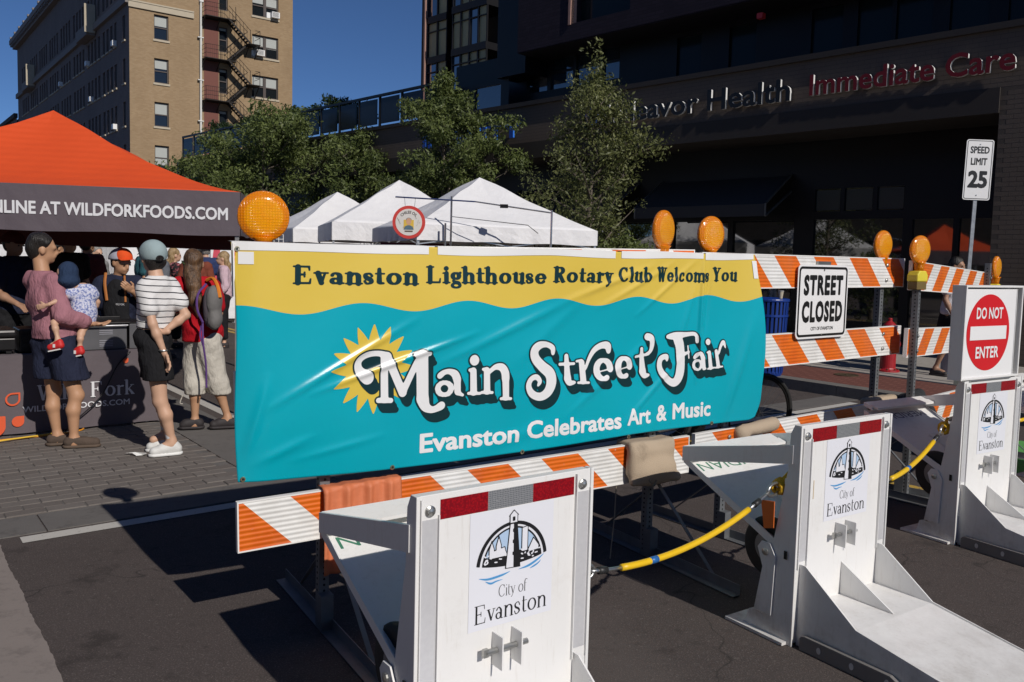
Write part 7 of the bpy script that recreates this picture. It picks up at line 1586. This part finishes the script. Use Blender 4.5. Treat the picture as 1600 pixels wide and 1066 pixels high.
    for o in extra:
        if o[0] == 'cap':   # cap: crown, brim direction
            m, bd = o[1], V3(o[2]); Rb = rotz(bd); cq = lambda a, b, u: tuple(hc+(Rb[0]*a+Rb[1]*b+Rb[2]*u)*s)
            c = solid('cap', [('e', cq(0, -.012, .040), (.099*s, .122*s, .106*s), Rb)], m, r, h=.008, k=.01, cuts=[((0, 0, -1), -(hc[2]+(o[4] if len(o) > 4 else .030)*s))])
            mb = MB(); n = 9; top = [cq(.075*math.sin(R_(-80+160*i/8)), .085+.085*math.cos(R_(-80+160*i/8))*1.0-.01*0, .040-.012*abs(math.sin(R_(-80+160*i/8)))) for i in range(n)]; inn = [cq(.078*math.sin(R_(-80+160*i/8)), .060+.030*math.cos(R_(-80+160*i/8)), .044) for i in range(n)]
            mb.v = top+inn+[(p[0], p[1], p[2]-.004) for p in top+inn]; mb.f = [(i, i+1, n+i+1, n+i) for i in range(n-1)]+[(2*n+i, 3*n+i, 3*n+i+1, 2*n+i+1) for i in range(n-1)]+[(i, 2*n+i, 2*n+i+1, i+1) for i in range(n-1)]; part('brim', mb, (o[3] if len(o) > 3 and o[3] else m), c)
        elif o[0] == 'hat':
            m = o[1]; solid('hat', [('e', hq(0, -.005, .055), (.092*s, .104*s, .085*s), Rm)], m, r, h=.009, cuts=[((0, 0, -1), -(hc[2]+.045*s))]); M = Matrix.Translation(hq(0, -.0, .045)); mb = MB(); mb.lathe([(.085*s, .006), (.155*s, -.018), (.155*s, -.022), (.085*s, .0)], 20, M); part('brim', mb, m, r)
    if eyes:
        mb = MB()
        for a in (-.03, .03): mb.lathe([(.001, 0), (.009*s, .002), (.009*s, .006), (.001, .008)], 8, Matrix.Translation(hq(a, .089, .005)) @ Vector(tuple(Rm[1])).to_track_quat('Z', 'Y').to_matrix().to_4x4())
        part('eye', mb, EYE, r)
    return r
def joints(k, x0, y0, d):  # traced positions (right, down) in units of k metres from the ground point
    return {n: ((p[0]-x0)*k, p[2] if len(p) > 2 else 0., (y0-p[1])*k) for n, p in d.items()}
NAVY = cloth('cloth_navy', (.018, .022, .045)); BLKC = cloth('cloth_black', (.014, .014, .016)); MAUVE = cloth('cloth_mauve', (.34, .155, .185)); REDC = cloth('cloth_red', (.42, .008, .016)); BEIGE = cloth('cloth_stone', (.50, .47, .41))
def hairmat(name, a, b):
    t = newmat(name); mp = t.node('ShaderNodeMapping'); mp.inputs['Scale'].default_value = (1, 1, .12); t.link(t.obj(), mp.inputs[0]); n = t.noise(95, 4, mp.outputs[0], .65); n2 = t.noise(22, 3, mp.outputs[0])
    t.set(Base_Color=t.mix(t.ramp(t.math('ADD', t.math('MULTIPLY', n, .6), t.math('MULTIPLY', n2, .4)), [(.38, 0.), (.62, 1.)]), a, b), Roughness=.42, Specular_IOR_Level=.5); t.bump(n, .9, .012); return t.m
HAIRD = hairmat('hair_black', (.006, .005, .005), (.022, .018, .015))
HAIRB = hairmat('hair_brown', (.035, .017, .009), (.17, .09, .04)); HAIRL = hairmat('hair_blonde', (.18, .11, .05), (.46, .32, .16)); HAIRG = hairmat('hair_grey', (.14, .13, .12), (.4, .38, .35))
WSH = mat('sneaker_white', (.62, .62, .60), .6, var=.08, scale=30, bump=.25, bscale=60); WSO = mat('sneaker_sole', (.74, .74, .72), .6); BRN = mat('clog_suede', (.085, .060, .045), .9, var=.2, scale=30, bump=.3); BRS = mat('clog_sole', (.10, .07, .05), .8); BSH = mat('shoe_black', (.03, .025, .026), .7); RSH = mat('shoe_red', (.55, .02, .02), .6)
# man in mauve shirt with a toddler on his arm
k = 6.56/1300
J = joints(k, 115, 699, dict(head=(69, 389, .02), shL=(51, 438, .05), shR=(96, 440, -.06), elL=(56, 480, .14), wrL=(74, 500, .28), elR=(116, 490, -.13), wrR=(143, 503, .02), hipL=(76, 535, .04), hipR=(102, 535, -.03), knL=(82, 612, .03), anL=(87, 681, .03), knR=(124, 616, -.03), anR=(121, 683, -.04), toL=(106, 693, .07), toR=(146, 694, .0)))
J['hdR'] = (.8, .5, -.1); J['hnR'] = (0, -.2, 1); J['hdL'] = (.5, .8, 0); J['hnL'] = (1, 0, 0)
MPR = mat('shirt_print_white', (.55, .50, .52), .85)
pm_ = person('man in a mauve long sleeved shirt and navy shorts holding a toddler', (-3.487, 6.56, .012), J, SK1, (.80, .58, -.05), h=.0095, girth=1.04, lgirth=.98, outfit=[('top', MAUVE, dict(hem=(699-527)*k, sleeve=1.75, inf=.016, loose=1)), ('shorts', NAVY, dict(frac=.86, hem=(699-590)*k, r0=.028, r1=.05, top=(699-520)*k))], hair=(HAIRD, 'short'), shoes=(BRN, BRS, .085), facing=(.8, .6, 0), eyes=False)
mb = MB()
for q in range(5): mb.box((50-115)*k, (62-115)*k, -.135, -.132, (699-492+q*9)*k, (699-488+q*9)*k)
# toddler
kb = 6.45/1300; J = joints(kb, 115, 699, dict(head=(109, 422, .0), shL=(114, 447, .06), shR=(134, 448, .12), elL=(106, 461, -.06), wrL=(93, 469, -.16), elR=(141, 466, .16), wrR=(133, 482, .18), hipL=(120, 490, .06), hipR=(131, 492, .12), knL=(101, 496, -.12), anL=(111, 521, -.16), knR=(127, 516, .02), anR=(128, 536, .0), toL=(103, 530, -.165), toR=(125, 544, .0)))
J['hdL'] = (-.9, 0, -.25); J['hnL'] = (0, 1, 0)
t = newmat('cloth_blue_floral'); n = t.noise(70, 3); t.set(Base_Color=t.ramp(n, [(.42, (.16, .20, .42)), (.52, (.50, .53, .70)), (.62, (.62, .62, .70))]), Roughness=.9); FLO = t.m
person('toddler in a navy sun hat, floral dress and red shoes carried on an arm', (-3.455, 6.50, .012), J, SK2, (.85, .5, 0), h=.0085, s=.62, girth=.82, outfit=[('top', FLO, dict(hem=(699-506)*kb, sleeve=.35, inf=.016, loose=1, name='dress')), ('prims', FLO, dict(p=[('c', ((126-115)*kb, .09, (699-470)*kb), ((130-115)*kb, .10, (699-494)*kb), .05, .068)], h=.009, noise=.003), 'skirt')], hair=None, shoes=None, facing=(.85, .5, 0), eyes=False,
       extra=())
td = COL.objects[-1]; td = [o for o in COL.objects if o.get('label', '').startswith('toddler')][0]; hx, hz = (109-115)*kb, (699-421)*kb
solid('sun_hat', [('e', (hx, .02, hz+.015), (.074, .082, .085)), ('e', (hx+.0, .02, hz-.055), (.083, .09, .055))], cloth('cloth_hat_navy', (.022, .04, .085)), td, h=.008, k=.03)
for (ax, az, ay) in (((110-115)*kb, (699-531)*kb, -.17), ((125-115)*kb, (699-544)*kb, -.01)):
    q = solid('shoe', [('c', (ax+.03, ay, az+.005), (ax-.045, ay, az-.012), .028, .026), ('c', (ax+.025, ay, az+.03), (ax+.0, ay, az+.015), .024, .024)], RSH, td, h=.006, k=.01); mb = MB(); mb.bar((ax+.035, ay, az-.022), (ax-.055, ay, az-.042), .042, .009); part('sole', mb, WSO, q)
    mb = MB(); mb.box(ax-.012, ax+.004, ay-.032, ay-.027, az-.01, az+.016); part('shoe_mark', mb, WSO, q)
# woman in striped tee
k = 6.39/1300
J = joints(k, 258, 709, dict(head=(234, 400, .04), shL=(233, 446, -.09), shR=(258, 443, .10), elL=(250, 500, -.15), wrL=(266, 545, -.13), elR=(285, 488, .05), wrR=(259, 514, -.06), hipL=(243, 534, -.05), hipR=(231, 532, .06), knL=(254, 622, -.07), anL=(268, 685, -.03), knR=(238, 620, .10), anR=(247, 678, .12), toL=(250, 700, -.09), toR=(231, 690, .07)))
J['hdL'] = (.35, 0, -.9); J['hnL'] = (-.6, -.6, 0); J['hdR'] = (-.9, -.2, -.2); J['hnR'] = (0, -1, 0)
STP_ = stripes('cloth_white_black_stripes', (.70, .69, .68), (.02, .02, .03), .047, .17)
ws = person('woman in a striped tee, black shorts and pale blue cap, arms clasped behind her back', (-2.665, 6.39, .012), J, SK2, (-.72, .68, -.05), h=.0095, girth=.90, lgirth=.96, outfit=[('top', STP_, dict(hem=(709-508)*k, sleeve=.58, inf=.014)), ('shorts', BLKC, dict(frac=.60, hem=(709-588)*k, r0=.03, r1=.045, top=(709-500)*k))], hair=(HAIRD, 'pony', [('c', (-.12, .10, (709-425)*k), (-.11, .06, (709-440)*k), .035, .03)]), shoes=(WSH, WSO, .105), facing=(-.72, .68, 0), eyes=False, extra=(('cap', cloth('cloth_pale_blue', (.30, .38, .39), .15), (-.72, .68, 0), None, -.012),))
hd = J['head']; mb = MB(); 
q = Vector(hd)+Vector((.094, -.089, .004)); mb.lathe([(.001, 0), (.030, .0), (.030, .003), (.001, .004)], 16, Matrix.Translation(q) @ Vector((.7, -.68, -.1)).to_track_quat('Z', 'Y').to_matrix().to_4x4() @ Matrix.Scale(.75, 4, (0, 1, 0))); part('cap_opening', mb, HAIRD, ws)
for nm in 'RL':
    A = V3(J['an'+nm]); dk_ = V3(J['kn'+nm])-A; dk_ /= np.linalg.norm(dk_); solid('sock', [('c', tuple(A+dk_*.05), tuple(A-dk_*.03), .035, .038)], mat('sock_white', (.6, .6, .62), .9), ws, h=.008)
A = V3(J['wrL']); mb = MB(); mb.lathe([(.030, -.006), (.034, 0), (.032, .006)], 16, Matrix.Translation(tuple(A*.9+V3(J['elL'])*.1))); part('bracelet', mb, BOLT, ws)
# woman in red with backpack
k = 7.36/1300
J = joints(k, 327, 672, dict(head=(303, 412, .0), shL=(284, 447, -.04), shR=(328, 447, .06), elL=(273, 487, .08), wrL=(266, 462, .32), elR=(336, 490, .10), wrR=(322, 500, .28), hipL=(305, 532, .03), hipR=(328, 532, -.02), knL=(305, 600, .0), anL=(306, 658, -.02), knR=(338, 598, .02), anR=(354, 654, .04), toL=(294, 666, -.05), toR=(338, 666, .0)))
RC = 'woman in a red top and pale capris with a long brown ponytail and grey backpack'
wr_ = person(RC, (-2.69, 7.36, .012), J, SK1, (-.35, .93, 0), h=.0105, girth=.98, outfit=[('top', REDC, dict(hem=(672-533)*k, sleeve=.75, inf=.018, loose=1)), ('shorts', BEIGE, dict(frac=1.28, hem=(672-617)*k, r0=.015, r1=.035, top=(672-515)*k, name='capris'))], hair=(HAIRB, 'pony', [('c', (-.13, -.06, (672-425)*k), (-.09, -.12, (672-447)*k), .075, .070), ('c', (-.09, -.12, (672-447)*k), (-.07, -.135, (672-468)*k), .060, .066), ('c', (-.07, -.135, (672-468)*k), (-.045, -.12, (672-492)*k), .058, .016), ('c', (-.15, -.06, (672-425)*k), (-.13, -.09, (672-450)*k), .05, .03)]), shoes=(BSH, BSH, .09), facing=(-.35, .93, 0), eyes=False)
GRB = cloth('backpack_grey', (.16, .155, .15), .4); PUP = mat('strap_purple', (.10, .04, .19), .7); GRD = cloth('backpack_dark', (.07, .06, .07), .4)
bx = lambda px, d, py: ((px-327)*k, d, (672-py)*k)
BPk = thing('backpack', 'grey backpack with purple piping and orange edge on the woman in red', 'backpack', (-2.69, 7.36, .012), 0)
solid('bag', [('e', bx(345, -.16, 468), (.068, .10, .14)), ('e', bx(345, -.15, 494), (.070, .09, .10)), ('e', bx(349, -.20, 498), (.05, .06, .075))], GRB, BPk, h=.010, k=.03, noise=.003)
solid('side_panel', [('e', bx(337, -.15, 477), (.045, .095, .18))], GRD, BPk, h=.010, noise=.002)
mb = MB(); mb.tube(spline([bx(334, -.17, 442), bx(326, -.24, 458), bx(327, -.27, 480), bx(334, -.25, 500)], 5), .010, 6); part('piping', mb, PUP, BPk)
mb = MB(); mb.tube(spline([bx(328, -.06, 437), bx(340, -.10, 434), bx(352, -.18, 445), bx(357, -.2, 462)], 5), .016, 6); part('edge_strap', mb, mat('strap_orange', (.70, .22, .02), .7), BPk)
mb = MB(); mb.tube(spline([bx(333, -.24, 500), bx(335, -.26, 530), bx(338, -.24, 565), bx(338, -.23, 600)], 5), .009, 6); mb.tube(spline([bx(331, -.24, 505), bx(330, -.25, 520), bx(335, -.26, 535)], 5), .008, 6); part('hanging_strap', mb, PUP, BPk)
mb = MB(); mb.tube(spline([(bx(305, 0, 620)[0]-.09, -.05, bx(0, 0, 618)[2]), (bx(305, 0, 620)[0]-.11, -.06, bx(0, 0, 630)[2]), (bx(305, 0, 620)[0]-.09, -.05, bx(0, 0, 632)[2])], 5), .004, 5); part('drawstring', mb, BEIGE, wr_)
mb = MB(); mb.tube(spline([tuple(V3(J['head'])+[-.10, -.0, .02]), tuple(V3(J['head'])+[-.05, -.09, .0]), tuple(V3(J['head'])+[.05, -.11, -.05])], 5), .007, 6); part('headband', mb, mat('headband_green', (.04, .07, .02), .8), wr_)
# ---- vendor in an orange cap behind the table
k = 8.05/1300
def G_(px, Y): return ((px-800)/1300*Y)
J = joints(k, 178, 640, dict(head=(186, 412, -.02), shR=(157, 446, -.04), shL=(202, 444, .07), elR=(141, 484, -.10), wrR=(158, 491, -.26), elL=(220, 470, .0), wrL=(213, 455, -.15), hipL=(164, 545, 0), hipR=(194, 545, .04), knL=(164, 595, 0), anL=(164, 635, 0), knR=(194, 595, 0), anR=(194, 635, 0)))
J['hdR'] = (.7, -.4, -.3); J['hnR'] = (0, 0, -1); vl = (G_(178, 8.05), 8.10, .05)
vd = person('vendor in an orange and white cap, navy tee and black apron', vl, J, SK1, (.86, -.48, -.22), h=.0115, girth=1.1, outfit=[('top', NAVY, dict(hem=(640-535)*k, sleeve=.78, inf=.016, loose=1)), ('shorts', BLKC, dict(frac=.9, hem=(640-600)*k))], hair=(HAIRD, 'short'), facing=(.6, -.8, 0), extra=(('cap', cloth('cap_mesh_white', (.42, .42, .50), .2), (.86, -.48, 0), cloth('cap_orange', (.72, .09, .02), .1)),))
hc = V3(J['head']); solid('cap_front', [('e', tuple(hc+[.030, -.018, .052]), (.082, .088, .095), rotz((.86, -.48, 0)))], _mats['cap_orange'], vd, h=.009, cuts=[((0, 0, -1), -(hc[2]+.030)), ((-.86, .48, 0), -float(np.dot([.86, -.48, 0], hc))-.030)])
solid('apron', [('e', ((185-178)*k, -.115, (640-480)*k), (.125, .05, .27)), ('e', ((186-178)*k, -.10, (640-520)*k), (.17, .07, .2))], BLKC, vd, h=.011, k=.03)
mb = MB(); mb.tube(spline([((168-178)*k, -.10, (640-428)*k), ((170-178)*k, -.145, (640-445)*k), ((174-178)*k, -.16, (640-470)*k)], 5), .014, 6); mb.tube(spline([((194-178)*k, -.06, (640-432)*k), ((199-178)*k, -.12, (640-450)*k), ((202-178)*k, -.15, (640-472)*k)], 5), .010, 6); part('apron_strap', mb, mat('strap_leather', (.40, .14, .03), .7), vd)
wl_ = V3(J['wrR']); P = hand_prims(wl_, (.7, -.4, -.3), (0, 0, -1), 1.12, .7); solid('glove', P+[('c', tuple(wl_-[.02, -.012, -.01]), tuple(wl_+[.02, -.01, -.01]), .033, .034)], BLKC, vd, h=.007, k=.008)
mb = MB(); mb.box((190-178)*k, (196-178)*k, -.165, -.16, (640-478)*k, (640-474)*k); link('apron_logo', sans_mesh('apron_logo', 'WILD FORK', lambda x, y: ((188-178)*k+x*.085, -.168, (640-477)*k+y*.018), TXW), vd)
# ---- generic bystanders
def bystander(label, px, Y, eye_py, H, face, top, bottom, skin, hair=None, cap=None, hat=None, sleeve=.6, z0=.0, lean=0., pose=None, girth=1., name=None):
    s = H/1.72; X = G_(px, Y); fc = V3(face); fc /= np.linalg.norm(fc); sd = np.cross(fc, [0, 0, 1]); 
    def p(a, b, u): return tuple(sd*a*s+fc*b*s+np.array([0, 0, u*s]))
    J = dict(head=p(0, .03, 1.60), shL=p(-.17, 0, 1.40), shR=p(.17, 0, 1.40), elL=p(-.23, -.02, 1.12), elR=p(.23, -.02, 1.12), wrL=p(-.22, .12, .90), wrR=p(.22, .12, .90), hipL=p(-.09, 0, .92), hipR=p(.09, 0, .92), knL=p(-.10, .03, .50), knR=p(.10, .03, .50), anL=p(-.11, 0, .09), anR=p(.11, 0, .09), toL=p(-.13, .14, .04), toR=p(.13, .14, .04))
    if pose: J.update({k_: p(*v) for k_, v in pose.items()})
    ex = []
    if cap: ex.append(('cap', cap, tuple(fc)))
    if hat: ex.append(('hat', hat))
    return person(label, (X, Y, z0), J, skin, tuple(fc), h=.0135, s=s, girth=girth, outfit=[('top', top, dict(hem=.90*s, sleeve=sleeve, inf=.018, loose=1)), ('shorts', bottom, dict(frac=1.7, hem=.16*s, r0=.01, r1=.02, name='trousers'))], hair=(hair, 'long' if name == 'f' else 'short') if hair else None, shoes=(BSH, BSH, .09), facing=tuple(fc), extra=ex)
C_MAR = cloth('cloth_maroon', (.14, .035, .035)); C_PINK = cloth('cloth_pink', (.55, .40, .45)); C_NV2 = cloth('cloth_blue', (.03, .045, .12)); C_WH = cloth('cap_white', (.62, .62, .58)); C_RD = cloth('cap_dark_red', (.075, .02, .02)); JEAN = cloth('denim', (.06, .08, .14)); C_TAN = cloth('hat_tan', (.42, .33, .20))
t = newmat('cloth_black_floral'); n = t.noise(26, 3); t.set(Base_Color=t.ramp(n, [(.50, (.012, .01, .012)), (.60, (.30, .06, .08)), (.68, (.45, .32, .30))]), Roughness=.9); C_FL = t.m
bystander('man in a dark red cap and navy tee at the far left frame edge', 18, 8.45, 400, 1.72, (.95, -.3, -.1), NAVY, BLKC, SK3, HAIRD, cap=C_RD, z0=.012, pose=dict(elR=(.22, .05, 1.12), wrR=(.20, .27, 1.05), elL=(-.22, .05, 1.12), wrL=(-.15, .30, 1.02)), girth=1.15)
q = bystander('person in a white cap and sunglasses behind the man in mauve', 106, 10.2, 385, 1.78, (.85, -.5, -.1), BLKC, BLKC, SK2, HAIRG, cap=C_WH, z0=.0)
bystander('dark haired man in a maroon shirt behind the table, back turned', 134, 11.2, 395, 1.76, (.2, .95, 0), C_MAR, JEAN, SK1, HAIRD, girth=1.15)
bystander('grey haired person beyond the man in maroon', 149, 14.0, 395, 1.62, (.9, -.4, 0), cloth('cloth_grey', (.2, .2, .2)), JEAN, SK2, HAIRG)
bystander('woman with short blonde hair in a black floral top', 269, 13.6, 400, 1.62, (.75, .65, 0), C_FL, BLKC, SK2, HAIRL, sleeve=.4, pose=dict(elR=(.24, .0, 1.15), wrR=(.14, .20, 1.28)), name='f')
bystander('man in a tan bucket hat and blue tee near the black stall', 320, 14.8, 400, 1.72, (-.5, .85, 0), C_NV2, JEAN, SK2, HAIRG, hat=C_TAN, sleeve=.6)
bystander('blonde woman in a pale pink top at the banner edge', 349, 13.8, 410, 1.58, (-.9, -.3, 0), C_PINK, BLKC, SK2, HAIRL, sleeve=1.5, name='f')
for k_, (px, Y, H, c_, l) in enumerate([(232, 16.5, 1.66, C_NV2, 'distant shopper in dark blue between the stalls'), (208, 18, 1.7, BLKC, 'distant shopper in black by the far tents'), (292, 18.5, 1.68, BLKC, 'distant shopper in black beside the dark stall'), (60, 15.5, 1.7, C_MAR, 'distant shopper in dark maroon at the far left'), (246, 12.2, 1.68, cloth('cloth_slate', (.12, .13, .15)), 'shopper in a slate grey tee behind the striped tee shoulder'), (222, 13.4, 1.72, cloth('cloth_teal', (.03, .10, .12)), 'shopper in dark teal between vendor and woman in stripes'), (85, 12.6, 1.7, cloth('cloth_sand', (.30, .25, .19)), 'shopper in sand coloured shirt behind the toddler'), (305, 13.0, 1.66, cloth('cloth_rust', (.18, .05, .03)), 'shopper in rust red just beyond the long brown ponytail')]):
    bystander(l, px, Y, 400, H, (random.uniform(-1, 1), .6, 0), c_, JEAN, SK1, HAIRD)
# woman walking on the far sidewalk
J_ = dict(elL=(-.24, -.05, 1.14), wrL=(-.26, .0, .90), elR=(.22, .0, 1.12), wrR=(.2, .1, .92), anL=(-.10, .16, .10), toL=(-.10, .30, .05), knL=(-.09, .12, .50), anR=(.1, -.14, .12), toR=(.1, -.02, .06))
fw_ = bystander('woman in a white top and black skirt walking behind the DO NOT ENTER sign', 1488, 11.35, 420, 1.62, (.55, -.75, 0), cloth('cloth_white', (.62, .62, .66)), BLKC, SK3, HAIRD, z0=.135, pose=J_, sleeve=.5, name='f')
for o in list(fw_.children):
    if o.name.startswith('trousers'): bpy.data.objects.remove(o)
solid('skirt', [('c', (0, 0, .95), (0, 0, .55), .14, .20)], BLKC, fw_, h=.014, cuts=[((0, 0, -1), -.52), ((0, 0, 1), .98)])
# children's parents: man print on shirt back
t = None
mb = MB()
pmk = 6.56/1300
for q_, (zz, hh) in enumerate(((462, 12), (478, 6), (488, 5))): mb.box((47-115)*pmk, (60-115)*pmk, -.137, -.131, (699-zz-hh)*pmk, (699-zz)*pmk)
